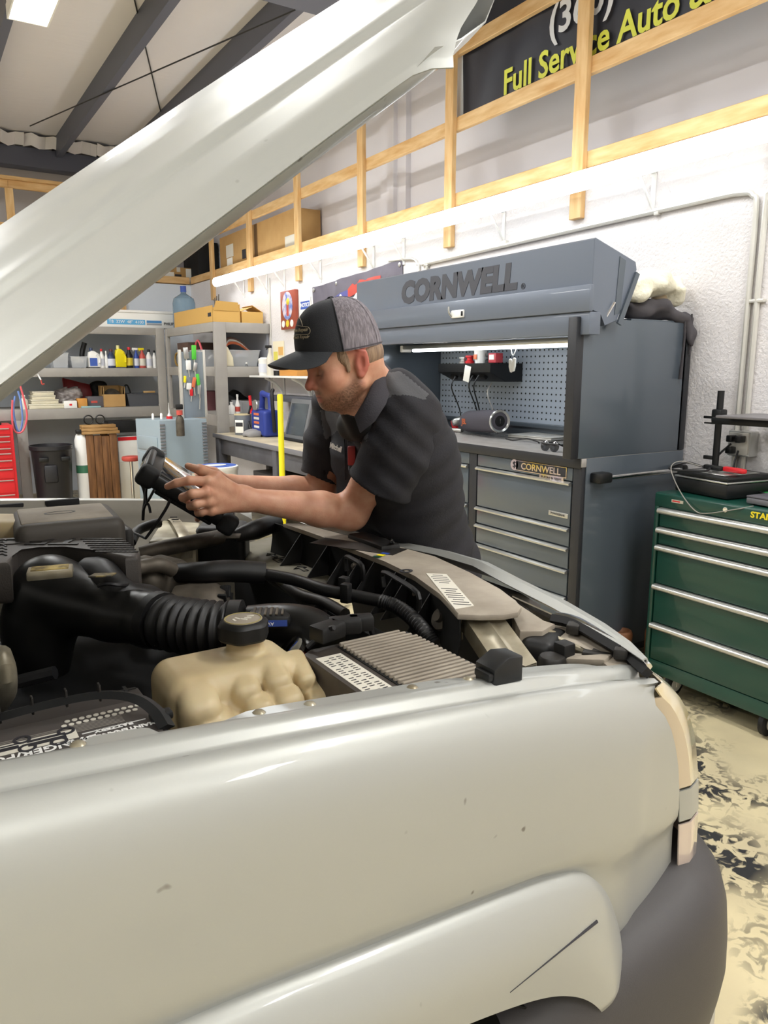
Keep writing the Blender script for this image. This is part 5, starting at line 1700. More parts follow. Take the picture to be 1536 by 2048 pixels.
def bend_text(parent, name, s, size, phi0, t0, m, bold=0.0, shear=0.0):
    cu = bpy.data.curves.new('txt', 'FONT')
    cu.body, cu.size, cu.align_x, cu.align_y, cu.extrude, cu.resolution_u, cu.offset = s, size, 'CENTER', 'CENTER', .0003, 2, bold
    tmp = bpy.data.objects.new('txt', cu)
    COL.objects.link(tmp)
    me = bpy.data.meshes.new_from_object(tmp)
    bpy.data.objects.remove(tmp)
    for v in me.vertices:
        p = phi0 + (v.co.x + shear * v.co.y) / .085
        t = t0 + v.co.y / .17
        v.co = dome(p, t) + capn(p, t) * (.0006 + v.co.z)
    me.name = name
    return link_mesh(me, name, m, parent, 0)


bend_text(cap_o, 'badge_lettering', 'Automotive Repair', .0125, .05, .30, m_th, .0002)
bend_text(cap_o, 'badge_lettering', 'Auto & Truck Repair', .011, .10, .20, m_th, 0, .3)

# ---- shirt
m_shirt = None


def shirt_mat():
    M = mat('work_shirt', '#242328', .85, bump=(220, .12))
    N, L = M.node_tree.nodes, M.node_tree.links
    a = N.new('ShaderNodeAttribute')
    a.attribute_name = 'panel'
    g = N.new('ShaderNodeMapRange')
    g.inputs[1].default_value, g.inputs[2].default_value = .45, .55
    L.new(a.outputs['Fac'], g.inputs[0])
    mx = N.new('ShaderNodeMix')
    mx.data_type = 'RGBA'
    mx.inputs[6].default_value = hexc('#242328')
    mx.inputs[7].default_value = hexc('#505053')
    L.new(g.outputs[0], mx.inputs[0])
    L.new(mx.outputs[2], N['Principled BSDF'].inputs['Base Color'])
    return M


m_shirt = shirt_mat()


def in_poly(px, py, poly):
    r = np.zeros(len(px), bool)
    n = len(poly)
    for i in range(n):
        (x1, y1), (x2, y2) = poly[i], poly[(i + 1) % n]
        c = ((y1 > py) != (y2 > py)) & (px < (x2 - x1) * (py - y1) / (y2 - y1 + 1e-9) + x1)
        r ^= c
    return r


cf_ = FF * math.cos(PIT) - ZZ * math.sin(PIT)
cu_ = FF * math.sin(PIT) + ZZ * math.cos(PIT)


def topx(P):
    Q = P - np.array([0, 0, CAMZ])
    d = Q @ np.array(cf_)
    return 768 + FPX * (Q @ np.array(RR)) / d, 1024 - FPX * (Q @ np.array(cu_)) / d, d


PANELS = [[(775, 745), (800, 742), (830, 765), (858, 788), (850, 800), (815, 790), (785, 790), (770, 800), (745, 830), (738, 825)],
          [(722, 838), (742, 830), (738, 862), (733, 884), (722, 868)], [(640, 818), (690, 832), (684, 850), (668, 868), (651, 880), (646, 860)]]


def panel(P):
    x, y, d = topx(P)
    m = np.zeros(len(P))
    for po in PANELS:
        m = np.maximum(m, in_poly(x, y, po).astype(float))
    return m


# folds run from the armpit and across the back: small ridges, defined in the torso's own frame
def folds(P):
    q = P - np.array(LV[2][0])
    a, b_, c = q @ np.array(tl_f), q @ np.array(tl_l), q[:, 2]
    return .0065 * np.sin(38 * (c + .7 * a) + 9 * b_ + 1.5 * np.sin(17 * b_ + 8 * c)) * (0.5 + .5 * np.sin(11 * a - 7 * c)) + .002 * np.sin(90 * c + 40 * a + 20 * b_)


shirt = solid(TORSO(.006, .07) + [cap(A(760, 940, 2.26), A(775, 1070, 2.3), .105, .115, .06), cap(A(715, 930, 2.27), A(760, 1010, 2.27), .07, .09, .06), cap(NB + V((.01, 0, -.03)), LV[0][0], .08, .085, .06), cap(S_n, LV[0][0] + tl_l * .1, .080, .08, .05), cap(S_f, LV[0][0] - tl_l * .1, .075, .08, .05),
                                  dict(cap(NB + V((-.02, 0, .02)), hw(.0, 0, -.12), .062, .07, .008), op='s'), ell(A(735, 850, 2.08), (.05, .055, .03), k=.02)],
              .0055, 'shirt', m_shirt, pn, folds, .008, attrs=dict(panel=panel))
HE1, HE2 = A(697, 952, 1.98), A(826, 1002, 2.04)
hd = (HE2 - HE1).normalized()
hn = ((E_n - S_n) - hd * (E_n - S_n).dot(hd)).normalized()
AX = [S_n, A(795, 895, 2.0), A(766, 965, 2.03), A(735, 1040, 2.06)]
slv = [cap(AX[0], AX[1], .086, .090, .03), cap(AX[1], AX[2], .090, .088, .03), cap(AX[2], AX[3], .088, .088, .02), cap(A(792, 790, 2.02), AX[0], .07, .08, .05), dict(half(HE1, hn), k=.003),
       dict(cap(A(768, 955, 2.035), AX[3], .074, .082, .004), op='s')]


def sfold(P):
    q = P - np.array(AX[1])
    ax = np.array((AX[2] - AX[0]).normalized())
    a = q @ ax
    b_ = q @ np.array(RR)
    return .0065 * np.sin(45 * a + 30 * b_ + 2 * np.sin(14 * b_)) * (.5 + .5 * np.sin(20 * b_ - 13 * a + 1)) + .0018 * np.sin(100 * a - 50 * b_)


sl1 = solid(slv, .005, 'sleeve', m_shirt, shirt, sfold, .006, attrs=dict(panel=panel))
G1, G2 = A(602, 945, 2.3), A(664, 972, 2.28)
gd = (G2 - G1).normalized()
FAX = [S_f, S_f.lerp(E_f, .35), S_f.lerp(E_f, .75), E_f]
gn = ((E_f - S_f) - gd * (E_f - S_f).dot(gd)).normalized()
slf = [cap(FAX[0], FAX[1], .078, .078, .03), cap(FAX[1], FAX[3], .078, .074, .03), dict(half(G1, gn), k=.003), dict(cap(FAX[2], FAX[3], .06, .066, .004), op='s')]
sl2 = solid(slf, .006, 'sleeve', m_shirt, shirt, sfold, .006, attrs=dict(panel=panel))
solid([cap(hw(-.028, 0, -.03), NB, .0645, .0735, .03), hc_((.02, 0, -.08), (-.01, 0, -.17), .039, .0505, .03), cap(A(706, 850, 2.05), NB, .045, .06, .03), half(A(710, 834, 1.97), (tl_f * -.35 + ZZ).normalized(), .002)], .004, 'undershirt', m_blackm, shirt)
# hem stitches on the near cuff, collar, placket, pocket details
m_coll = mat('collar_cloth', '#3b393f', .85, bump=(220, .15))
ct_ = [A(762, 716, 2.03), A(752, 744, 1.965), A(739, 780, 1.925), (A(724, 808, 1.915)), A(708, 834, 1.94)]
co_ = [A(786, 742, 2.03), A(784, 772, 1.955), A(772, 808, 1.90), A(750, 842, 1.885), A(720, 866, 1.91)]
B().sheet([ct_, [a.lerp(b_, .12) + (V((0, 0, CAMZ)) - a).normalized() * .012 + V((0, 0, .003)) for a, b_ in zip(ct_, co_)], [a.lerp(b_, .55) + (V((0, 0, CAMZ)) - a).normalized() * .010 for a, b_ in zip(ct_, co_)], co_], .003).done('collar', m_coll, shirt, 80)
cb_ = [A(702, 830, 1.97), A(690, 822, 2.03), A(680, 815, 2.09)]
B().sheet([[A(705, 826, 2.0), A(694, 818, 2.06), A(684, 812, 2.12)], [A(712, 852, 1.98), A(694, 846, 2.03), A(676, 836, 2.10)], [A(716, 872, 1.975), A(700, 862, 2.02), A(672, 850, 2.10)]], .003).done('collar', m_coll, shirt, 80)


def on_shirt(px, py, lift=.004):
    """first point of the shirt met along a viewing ray"""
    r = ray(px, py)
    dg = bpy.context.evaluated_depsgraph_get()
    best = None
    for o in (shirt, sl1, sl2):
        org = V((0, 0, CAMZ)) - ORG[pn.name]
        ok, co, no, _ = o.ray_cast(org, r.normalized())
        if ok and (best is None or (co - org).length < (best[0] - org).length):
            best = (co, no)
    if best is None:
        return A(px, py, 2.1), -FF
    return best[0] + ORG[pn.name] + best[1] * lift, best[1]


bpy.context.view_layer.update()
b = B()
pts = [on_shirt(690 + (y - 850) * .02, y, .003)[0] for y in range(868, 960, 10)]
B().tube(pts, .0022, 5).done('placket_edge', m_shirt, shirt)
pts = [on_shirt(697 + (y - 850) * .03, y, .003)[0] for y in range(872, 950, 10)]
B().tube(pts, .0014, 5).done('placket_edge', m_coll, shirt)
p, n_ = on_shirt(677, 896)
xd = (tl_l - tl_f * .15 - ZZ * .12).normalized()
n_ = xd.cross((ZZ - xd * ZZ.dot(xd)).normalized())
text(shirt, 'name_lettering', 'Mitchell', .023, frame(p + n_ * .006, xd, ZZ - xd * ZZ.dot(xd)) if True else None, m_white, .0005, .95, .25, bold=.0008)
p, n_ = on_shirt(708, 912)
B().box(p + n_ * .004, (.022, .014, .055), .003, rz(-30) @ rx(8)).done('red_pen_holder', mat('dull_red', '#a2393b', .6), shirt)
for off in (.006, .012):
    pts = [HE1.lerp(HE2, t) for t in np.linspace(.05, .95, 12)]
# ---- trousers and boots
m_tr = mat('work_trousers', '#6a696b', .85, bump=(60, .2))
hip = LV[5][0]
kn_n, kn_f = V((1.56, 1.72, .50)), V((1.58, 2.02, .50))
an_n, an_f = V((1.74, 1.70, .09)), V((1.76, 2.04, .09))
tr = [cap(hip - tl_l * .08, hip + tl_l * .08, .124, .124, .05), cap(LV[4][0] - tl_l * .07, LV[4][0] + tl_l * .07, .121, .121, .05)]
for kn, an, sd in ((kn_n, an_n, 1), (kn_f, an_f, -1)):
    tr += chain([hip + tl_l * .085 * sd - ZZ * .03, kn, an], [.108, .072, .058], .05)
solid(tr, .008, 'trousers', m_tr, pn, folds, .008)
for an in (an_n, an_f):
    solid([cap(an + V((.0, 0, -.035)), an + V((-.17, -.01, -.042)), .048, .040, .03), cap(an + V((.01, 0, -.03)), an + V((.01, 0, .06)), .05, .054, .03), dict(half((0, 0, .002), (0, 0, -1)), k=.004)], .008, 'boot', m_boot, pn)

# ------------------------------------------------------------------ the tablet in his hands
tb_a = (RR * .80 - ZZ * .58 + FF * .25).normalized()           # from the top end to the bottom end
tb_n = (RR * .58 + ZZ * .80)
tb_n = (tb_n - tb_a * tb_n.dot(tb_a)).normalized()             # towards the screen
tb_b = tb_n.cross(tb_a).normalized()
if tb_b.dot(FF) < 0:
    tb_b = -tb_b
TR_ = MX((tb_a, tb_b, tb_a.cross(tb_b))).transposed()
if (TR_ @ V((0, 0, 1))).dot(tb_n) < 0:
    pass
sgn = 1 if (TR_ @ V((0, 0, 1))).dot(tb_n) > 0 else -1
TC = A(376, 1004, 1.955) + tb_b * .105
tw = lambda a, b_, n: TC + TR_ @ V((a, b_, n * sgn))
td = thing('diagnostic_tablet', 'thick black rugged diagnostic tablet held in the man\'s hands', 'tablet', tuple(TC))
B().box(tw(0, 0, 0), (.27, .21, .040), .010, TR_, 3).done('body', m_black, td)
B().box(tw(.005, 0, .0205), (.20, .18, .003), .002, TR_).done('screen', mat('screen_glass', '#15181d', .08, coat=1.0), td)
for sa_ in (-1, 1):
    for sb2 in (-1, 1):
        B().box(tw(sa_ * .120, sb2 * .092, 0), (.05, .045, .056), .014, TR_, 3).done('corner_bumper', m_blackm, td)
B().box(tw(-.130, 0, .004), (.02, .15, .050), .008, TR_).done('top_bumper', m_black, td)
B().box(tw(-.141, -.045, .004), (.003, .075, .026), .003, TR_).done('port_frame', m_alu, td)
B().box(tw(-.1422, -.045, .004), (.003, .066, .019), .002, TR_).done('port_panel', m_blackm, td)
for k in range(4):
    B().box(tw(-.144, -.07 + k * .016, .004), (.002, .010, .011), .001, TR_).done('port', mat('port_yellow', '#8a8450', .5) if k > 1 else m_alu, td)
B().box(tw(.0, 0, -.024), (.17, .19, .014), .006, TR_).done('back_pack', m_blackm, td)
# wire stand and dangling straps
wl = lambda pts, r, nm, m_: B().tube([A(x, y, d) for x, y, d in pts], r, 6, 3).done(nm, m_, td)
wl(((343, 990, 1.95), (335, 1012, 1.955), (318, 1040, 1.96), (298, 1068, 1.97), (292, 1076, 1.97)), .0042, 'wire_stand', m_cable)
wl(((292, 1077, 1.97), (275, 1069, 2.0), (260, 1062, 2.05)), .0032, 'wire_stand', m_cable)
wl(((277, 958, 2.0), (286, 975, 2.0), (290, 995, 2.0), (287, 1020, 2.0), (286, 1040, 2.01)), .004, 'strap', m_cable)
wl(((294, 965, 1.98), (292, 985, 1.98), (293, 1003, 1.98), (298, 1012, 1.98), (301, 1026, 1.98)), .0035, 'strap', m_cable)
wl(((309, 978, 1.96), (300, 995, 1.97), (290, 1012, 1.99), (286, 1024, 2.0)), .0035, 'strap', m_cable)
# ------------------------------------------------------------------ shelving along the back wall
YA = 9.45                                   # front of the back-wall shelving
ZS = (2.04, 1.56, 1.095)
sa = thing('shelf_unit', 'long grey painted timber shelf unit along the back wall', 'shelving', (.5, 9.8, 0))
for z, h in zip(ZS, (.085, .10, .12)):
    B().bx(-2.6, 2.74, YA + .035, 10.27, z - .03, z, .003).done('shelf_board', m_greyshelf, sa, 30)
    B().bx(-2.6, 2.76, YA, YA + .036, z - h, z, .003).done('front_rail', m_greyshelf, sa, 30)
B().bx(2.655, 2.755, YA - .002, YA + .04, 0, 2.04, .003).done('post', m_greyshelf, sa, 30)
xp = at(48, 900, y=YA).x
for x in (xp, -1.2):
    B().bx(x - .055, x + .055, YA + .002, YA + .04, 0, .98, .003).done('post', m_greyshelf, sa, 30)
sb = thing('shelf_unit', 'grey painted timber shelf unit in the corner with its end to the bench', 'shelving', (3.1, 8.6, 0))
YB0, XB0 = 7.70, 2.765
for z, h in zip((2.03, 1.575, 1.07), (.095, .10, .12)):
    B().bx(XB0 + .035, 3.39, YB0 + .036, 9.42, z - .03, z, .003).done('shelf_board', m_greyshelf, sb, 30)
    B().bx(XB0, XB0 + .036, YB0 + .04, 9.43, z - h, z, .003).done('front_rail', m_greyshelf, sb, 30)
    B().bx(XB0 + .13, 3.39, YB0, YB0 + .036, z - h - .01, z, .003).done('end_rail', m_greyshelf, sb, 30)
B().bx(XB0, XB0 + .13, YB0 - .002, YB0 + .04, 0, 2.03, .003).done('post', m_greyshelf, sb, 30)
B().bx(XB0 - .004, XB0 + .036, 9.36, 9.43, 0, 2.03, .003).done('post', m_greyshelf, sb, 30)
B().bx(3.37, 3.395, YB0 + .04, 9.42, .95, 2.0).done('back_panel', mat('shelf_back', '#8d8f98', .7), sb, 30)
PXA = lambda px, y=9.58: at(px, 740, y=y).x


def bottle(px, z, h, w, m, cm, label, cat='bottle', y=9.58, lab=None, shape='bottle', group='bottles on the middle shelf', neck=.35, x=None):
    x = PXA(px, y) if x is None else x
    r = w / 2
    t = thing('bottle' if shape != 'jug' else 'jug', label, cat, (x, y, z), group)
    if shape == 'jug':
        # flat jug with a handle hole and a neck
        n = 14
        R = MX.Rotation(math.pi / 2, 3, 'X')
        out = [(-r, .01), (-r, h * .55), (-r * .85, h * .78), (-r * .35, h * .86), (r * .1, h * .84), (r * .75, h * .72), (r, h * .55), (r, .01)]
        b = B().prism(out, frame((x, y + .04, z), (1, 0, 0), (0, 0, 1), (0, -1, 0)), .08, .012, 2)
        bd_ = b.done('jug_body', m, t, 40)
        B().tube([(x + r * .35, y - .045, z + h * .66), (x + r * .82, y - .045, z + h * .5), (x + r * .82, y - .045, z + h * .25)], .012, 8, 3).done('handle', m, t)
        B().lathe([(0, h), (.018, h), (.020, h * .97), (.020, h * .84), (0, h * .84)], (x - r * .35, y, z), 12).done('cap', cm, t)
    else:
        B().lathe([(0, 0), (r * .95, 0), (r, .008), (r, h * (1 - neck) * .9), (r * .85, h * (1 - neck)), (r * .38, h * (1 - neck * .55)), (r * .36, h * .93), (0, h * .93)], (x, y, z), 16).done('bottle_body', m, t, 50)
        if shape == 'spray':
            B().box((x - .012, y, z + h * .97), (.07, .025, .03), .006).done('spray_head', cm, t)
            B().tube([(x - .02, y, z + h * .95), (x - .035, y, z + h * .86)], .006, 6).done('trigger', cm, t)
        else:
            B().lathe([(0, h), (r * .42, h), (r * .45, h * .985), (r * .45, h * .87), (0, h * .87)], (x, y, z), 12).done('cap', cm, t)
    if lab:
        if shape == 'jug':
            B().bx(x - r * .75, x + r * .45, y - .0415, y - .04, z + h * .1, z + h * .5).done('label', lab, t)
        else:
            B().lathe([(r * 1.02, h * .12), (r * 1.02, h * (1 - neck) * .75)], (x, y, z), 16).done('label', lab, t, 50)
    return t


ZM = 1.561
mblk, mw_ = m_black, m_white
m_navy = mat('navy_plastic', '#2b3a5c', .4)
m_lab_r = mat('label_red', '#c35046', .5)
m_lab_y = mat('label_yellow', '#e0c83e', .5)
m_lab_w = mat('label_pale', '#d8dbe6', .5)
m_lab_b = mat('label_blue', '#3f5fb4', .5)
bottle(189, ZM, .235, .14, mw_, m_navy, 'white jug with blue label and dark cap at the left of the bottles', shape='jug', lab=m_lab_b)
bottle(205, ZM, .225, .062, mw_, m_red, 'white bottle with a red cap beside the white and blue jug', lab=m_lab_w)
bottle(214, ZM, .20, .042, mw_, mw_, 'slim all white bottle left of the navy bottle')
bottle(224, ZM, .225, .095, m_navy, mat('maroon_cap', '#5c3238', .5), 'navy bottle with a pale label left of the yellow jug', lab=m_lab_w)
bottle(242, ZM, .27, .125, m_yellow, mat('pale_yellow', '#efe9a8', .5), 'bright yellow jug with a handle on the middle shelf', shape='jug')
bottle(260, ZM, .25, .085, mblk, m_red, 'black bottle with red cap and yellow label right of the yellow jug', lab=m_lab_y)
bottle(274, ZM, .235, .060, m_blue, mw_, 'blue spray bottle with a white trigger head', shape='spray', lab=m_lab_w)
bottle(286, ZM, .235, .078, m_lab_r, m_yellow, 'orange-red bottle with a yellow spray head', shape='spray', lab=m_label)
bottle(299, ZM, .225, .075, mw_, mblk, 'wider white bottle with a dark cap near the shelf post', lab=m_ink and m_lab_w)
bottle(310, ZM, .215, .055, mw_, mblk, 'narrow white bottle with a dark cap next to the shelf post')
m_clear = mat('clear_bin', '#d6d9dc', .25, alpha=.4)


def bin_(px0, px1, z, h, y, label, m, flare=.015, dp=.26, name='parts_bin', fill=None, cat='bin', group=None, xx=None):
    x0, x1 = (PXA(px0, y), PXA(px1, y)) if xx is None else xx
    t = thing(name, label, cat, ((x0 + x1) / 2, y + dp / 2, z), group)
    f = flare
    rim = [V((x0, y, z + h)), V((x1, y, z + h)), V((x1, y + dp, z + h)), V((x0, y + dp, z + h))]
    bot = [V((x0 + f, y + f, z + .001)), V((x1 - f, y + f, z + .001)), V((x1 - f, y + dp - f, z + .001)), V((x0 + f, y + dp - f, z + .001))]
    b = B()
    rb, bb2 = [b.bm.verts.new(v) for v in rim], [b.bm.verts.new(v) for v in bot]
    for i in range(4):
        b.bm.faces.new((bb2[i], bb2[(i + 1) % 4], rb[(i + 1) % 4], rb[i]))
    b.bm.faces.new(bb2[::-1])
    bmesh.ops.recalc_face_normals(b.bm, faces=b.bm.faces)
    bmesh.ops.solidify(b.bm, geom=list(b.bm.faces), thickness=.004)
    b.done('tray', m, t, 30)
    b = B()
    b.tube([rim[0], rim[1], rim[2], rim[3]], .007, 6, 1, closed=True)
    b.done('rim', m, t, 40)
    for k, (fm, n) in enumerate(fill or []):
        for q in range(n):
            fx_ = x0 + .04 + (x1 - x0 - .08) * ((q + .5) / n)
            B().box((fx_, y + dp * (.3 + .4 * rnd.random()), z + h * (.55 + .35 * rnd.random())), (.07, .08, .04), .012, rz(rnd.uniform(-60, 60)) @ rx(rnd.uniform(-30, 30))).done('contents', fm, t)
    return t


bin_(106, 139, ZM, .17, 9.5, 'clear bin of white hardware nearest the hood edge on the middle shelf', m_clear, fill=[(m_white, 3), (m_alu, 2)])
bin_(143, 176, ZM, .13, 9.5, 'low clear bin of pale parts left of the white and blue jug', m_clear, fill=[(m_paper, 3), (m_label, 2)])
t = thing('clamp_tool', 'black upright clamp tool behind the low clear bin', 'tool', (PXA(168, 9.8), 9.8, ZM))
xq = PXA(168, 9.8)
B().tube([(xq, 9.8, ZM), (xq - .01, 9.8, ZM + .16), (xq + .03, 9.8, ZM + .30)], .03, 8, 3).done('jaw', m_black, t)
B().box((xq, 9.8, ZM + .008), (.12, .1, .014), .003).done('base', m_black, t)
# low shelf
ZW = 1.096
for k, (a, c, h, lb) in enumerate(((52, 122, .055, 'widest cream parts tray at the bottom of the tray stack'), (58, 112, .05, 'second cream parts tray up in the tray stack'), (60, 106, .045, 'third cream parts tray up in the tray stack'), (62, 104, .045, 'topmost cream parts tray of the tray stack'))):
    z = ZW + sum((.055, .05, .045, .045)[:k]) + .001 * k
    t = thing('parts_tray', lb, 'tray', ((PXA(a, 9.52) + PXA(c, 9.52)) / 2, 9.65, z), 'cream trays on the low shelf')
    B().bx(PXA(a, 9.52), PXA(c, 9.52), 9.52, 9.80, z, z + h * .7, .004).done('tray', mat('tray_cream', '#dcd5bb', .5), t)
    B().bx(PXA(a, 9.52) - .006, PXA(c, 9.52) + .006, 9.514, 9.806, z + h * .72, z + h * .98, .003).done('lid', mat('tray_lid', '#e6e1cc', .4), t)


def carton(name, px0, px1, y, z, h, m, label, dp=.2, parts=(), cat='box', a=0, group=None, xx=None):
    x0, x1 = (PXA(px0, y), PXA(px1, y)) if xx is None else xx
    t = thing(name, label, cat, ((x0 + x1) / 2, y + dp / 2, z), group)
    R = rz(a)
    c = V(((x0 + x1) / 2, y + dp / 2, z + h / 2))
    B().box(c, (x1 - x0, dp, h), .003, R).done('carton', m, t, 30)
    for nm, (u0, u1, v0, v1), mm in parts:
        B().box(c + R @ V(((u0 + u1 - 1) / 2 * (x1 - x0), -dp / 2 - .0012, ((v0 + v1) / 2 - .5) * h)), ((u1 - u0) * (x1 - x0), .002, (v1 - v0) * h), 0, R).done(nm, mm, t, 30)
    return t


carton('box', 123, 149, 9.50, ZW, .085, m_white, 'small white box with a red mark on the low shelf', .12, [('print', (.4, .6, .35, .6), m_red)])
carton('box', 151, 170, 9.52, ZW, .11, mat('orange_card', '#cf9145', .7), 'small orange cardboard box on the low shelf', .12)
carton('box', 171, 203, 9.56, ZW, .13, mat('grey_card', '#5e5a5f', .7), 'dark grey box with red print behind the orange box', .16, [('print', (.2, .6, .4, .6), m_lab_r)])
t = thing('plastic_bag', 'crumpled clear plastic bag of parts on the low shelf', 'bag', (PXA(135, 9.7), 9.75, ZW))
xq = PXA(128, 9.7)
solid([ell((xq, 9.78, ZW + .12), (.14, .10, .11), k=.03), ell((xq + .10, 9.75, ZW + .16), (.10, .09, .09), k=.03), ell((xq - .1, 9.8, ZW + .06), (.10, .09, .07), k=.03)], .012, 'bag', mat('bag_film', '#b9b2b0', .3, nz=(14, .7, '#7d7472')), t,
      lambda P: .014 * np.sin(P[:, 0] * 55 + 3 * np.sin(P[:, 2] * 40)) * np.sin(P[:, 2] * 60), .02)
t = thing('tarp', 'dark red folded vinyl tarp leaning behind the parts on the low shelf', 'tarp', (PXA(155, 10), 10.0, ZW))
pa, pb_, pc_, pd = at(124, 757, y=10.0), at(183, 772, y=10.0), at(181, 800, y=9.98), at(126, 790, y=9.98)
B().sheet([[pa.lerp(pb_, u) + V((0, .01 * math.sin(9 * u), 0)) for u in np.linspace(0, 1, 9)], [pa.lerp(pd, .5).lerp(pb_.lerp(pc_, .5), u) + V((0, -.04 + .02 * math.sin(14 * u), 0)) for u in np.linspace(0, 1, 9)], [pd.lerp(pc_, u) for u in np.linspace(0, 1, 9)], [V((pd.lerp(pc_, u).x, 9.97, ZW)) for u in np.linspace(0, 1, 9)]], .02).done('folded_sheet', mat('tarp_red', '#8f2f33', .5), t, 60)
t = thing('tool_bag', 'black cloth bag standing between red tarp and open cardboard box', 'bag', (PXA(195, 9.95), 9.95, ZW))
solid([rbox((PXA(195, 9.95), 9.98, ZW + .15), (.09, .1, .15), .04)], .012, 'bag', m_blackm, t, lambda P: .008 * np.sin(P[:, 2] * 40 + P[:, 0] * 30), .01)
# open cardboard box with a fan motor inside
x0, x1 = PXA(204, 9.52), PXA(247, 9.52)
t = thing('open_box', 'open cardboard box holding a round grey motor on the low shelf', 'box', ((x0 + x1) / 2, 9.66, ZW))
b = B()
zz = ZW + .002
b.bx(x0, x1, 9.52, 9.526, zz, zz + .15)
b.bx(x0, x1, 9.80, 9.806, zz, zz + .25)
for x in (x0, x1 - .006):
    b.prism([(9.52, zz), (9.806, zz), (9.806, zz + .25), (9.53, zz + .24)], frame((x, 0, 0), (0, 1, 0), (0, 0, 1), (1, 0, 0)), .006)
b.bx(x0, x1, 9.52, 9.806, zz, zz + .005)
b.done('carton', m_card, t, 30)
for s, xx_ in ((-1, x0), (1, x1)):
    B().prism([(9.53, zz + .15), (9.60, zz + .15), (9.58, zz + .24), (9.54, zz + .24)], frame((xx_ - (.006 if s > 0 else 0), 0, 0), (0, 1, 0), (0, 0, 1), (1, 0, 0)), .006).done('flap', m_card, t, 30)
B().lathe([(0, 0), (.085, 0), (.10, .02), (.10, .06), (.05, .08), (0, .08)], ((x0 + x1) / 2, 9.67, zz + .10), 20, rx(55)).done('motor', m_alloy, t)
bin_(251, 319, ZW, .15, 9.53, 'large dark grey plastic tote on the low shelf by the post', mat('tote_grey', '#595b60', .5), .03, .3, 'tote', [(m_blackm, 3)], 'tote')
carton('scraper', 285, 308, 9.62, ZW + .158, .025, m_pine_x, 'wooden handled brush lying across the grey tote', .04, cat='brush')
cl_ = B().tube([(PXA(248, 9.6), 9.7, ZW + .01), (PXA(250, 9.6), 9.7, ZW + .22), (PXA(257, 9.6), 9.7, ZW + .25), (PXA(263, 9.6), 9.7, ZW + .12), (PXA(261, 9.6), 9.7, ZW + .01)], .010, 8, 5).done('hose_loop', m_cable, None, 40, 'black hose loop standing between cardboard box and grey tote', 'hose')
carton('book', 158, 197, 9.47, ZW, .018, mat('teal_cover', '#9cc0c2', .6), 'pale blue booklet lying flat at the front of the low shelf', .08, cat='booklet')
carton('wood_block', 186, 200, 9.49, ZW + .0, .04, m_card, 'small tan block at the front of the low shelf before the open box', .05, cat='block') if False else None
bottle(42, ZW, .16, .09, m_label, m_white, 'cream bottle at the far left end of the low shelf', y=9.55, group='x', lab=None)['group'] = 'bottles on the low shelf'

# hanging hose loops and hook
t = thing('hose_loops', 'red and blue rubber hose loops hanging at the left edge before the red chest', 'hose', (at(40, 820, y=9.2).x, 9.2, .8))
for pts, m_ in ((((25, 800), (24, 830), (27, 858), (37, 866), (48, 858), (54, 830), (47, 795), (40, 770)), mat('hose_red', '#e2636c', .5)), (((30, 792), (27, 820), (33, 855), (40, 862), (45, 840), (42, 805), (36, 782)), mat('hose_blue', '#6f8fd0', .5))):
    B().tube([at(x, y, y=9.2 if m_.name == 'hose_red' else 9.24) for x, y in pts], .011, 6, 4).done('loop', m_, t)
B().tube([at(40, 772, y=9.2), at(42, 760, y=9.3), at(44, 748, y=9.44)], .008, 6, 3).done('hanger', m_cable, t)
t = thing('pull_hook', 'thin white hook with a red tip hanging from the middle shelf', 'hook', (at(80, 755, y=9.44).x, 9.44, 1.4))
B().tube([at(76, 749, y=9.44), at(82, 760, y=9.42)], .009, 6).done('rod', m_white, t)
B().tube([at(82, 760, y=9.42), at(84, 768, y=9.42), at(89, 768, y=9.42)], .008, 6, 3).done('tip', m_lab_r, t)

# floor level under the shelves
t = thing('tool_chest', 'bright red drawer tool chest at the left edge of the picture', 'tool chest', (.6, 9.2, 0))
x1 = at(30, 900, y=9.0).x
B().bx(x1 - .7, x1, 9.02, 9.44, .0, .955, .006).done('body', m_red, t, 30)
zt_ = .935
for k, h in enumerate((.085, .055, .075, .055, .075, .095, .12, .16, .16)):
    if zt_ - h < .03:
        break
    dr = B().bx(x1 - .67, x1 - .03, 9.008, 9.03, zt_ - h + .006, zt_ - .006, .003).done('drawer', m_red, t, 30)
    B().bx(x1 - .66, x1 - .04, 8.992, 9.01, zt_ - .022, zt_ - .010, .003).done('drawer_pull', m_alu, dr, 30)
    zt_ -= h
B().bx(x1 - .5, x1 - .1, 9.08, 9.35, .955, .985, .01).done('mat', m_blackm, t)
xa, xb = at(57, 890, y=9.2).x, at(145, 890, y=9.2).x
xc, rr = (xa + xb) / 2, (xb - xa) / 2
t = thing('trash_can', 'round black plastic trash can under the low shelf', 'trash can', (xc, 9.2, 0))
B().lathe([(0, 0), (rr * .78, 0), (rr * .8, .01), (rr * .93, .64), (rr * .96, .65), (rr, .66), (rr, .70), (rr * .95, .705), (rr * .92, .66), (rr * .76, .03), (0, .03)], (xc, 9.2, 0), 32).done('drum', mat('can_black', '#26262a', .4), t)
for s in (-1, 1):
    B().box((xc + s * rr * .5, 9.2 - rr * .82, .56), (.10, .05, .05), .01).done('handle', m_black, t)
B().box((xc - .05, 9.2 - rr * .88, .4), (.14, .03, .20), .02).done('panel', mat('can_black', '#26262a', .4), t)
xc = at(166, 920, y=9.25).x
t = thing('gas_cylinder', 'white gas cylinder with green band between trash can and boards', 'cylinder', (xc, 9.25, 0))
B().lathe([(0, 0), (.075, 0), (.08, .02), (.08, .74), (.06, .80), (.03, .82), (.03, .86), (0, .86)], (xc, 9.25, 0), 20).done('tank', m_white, t)
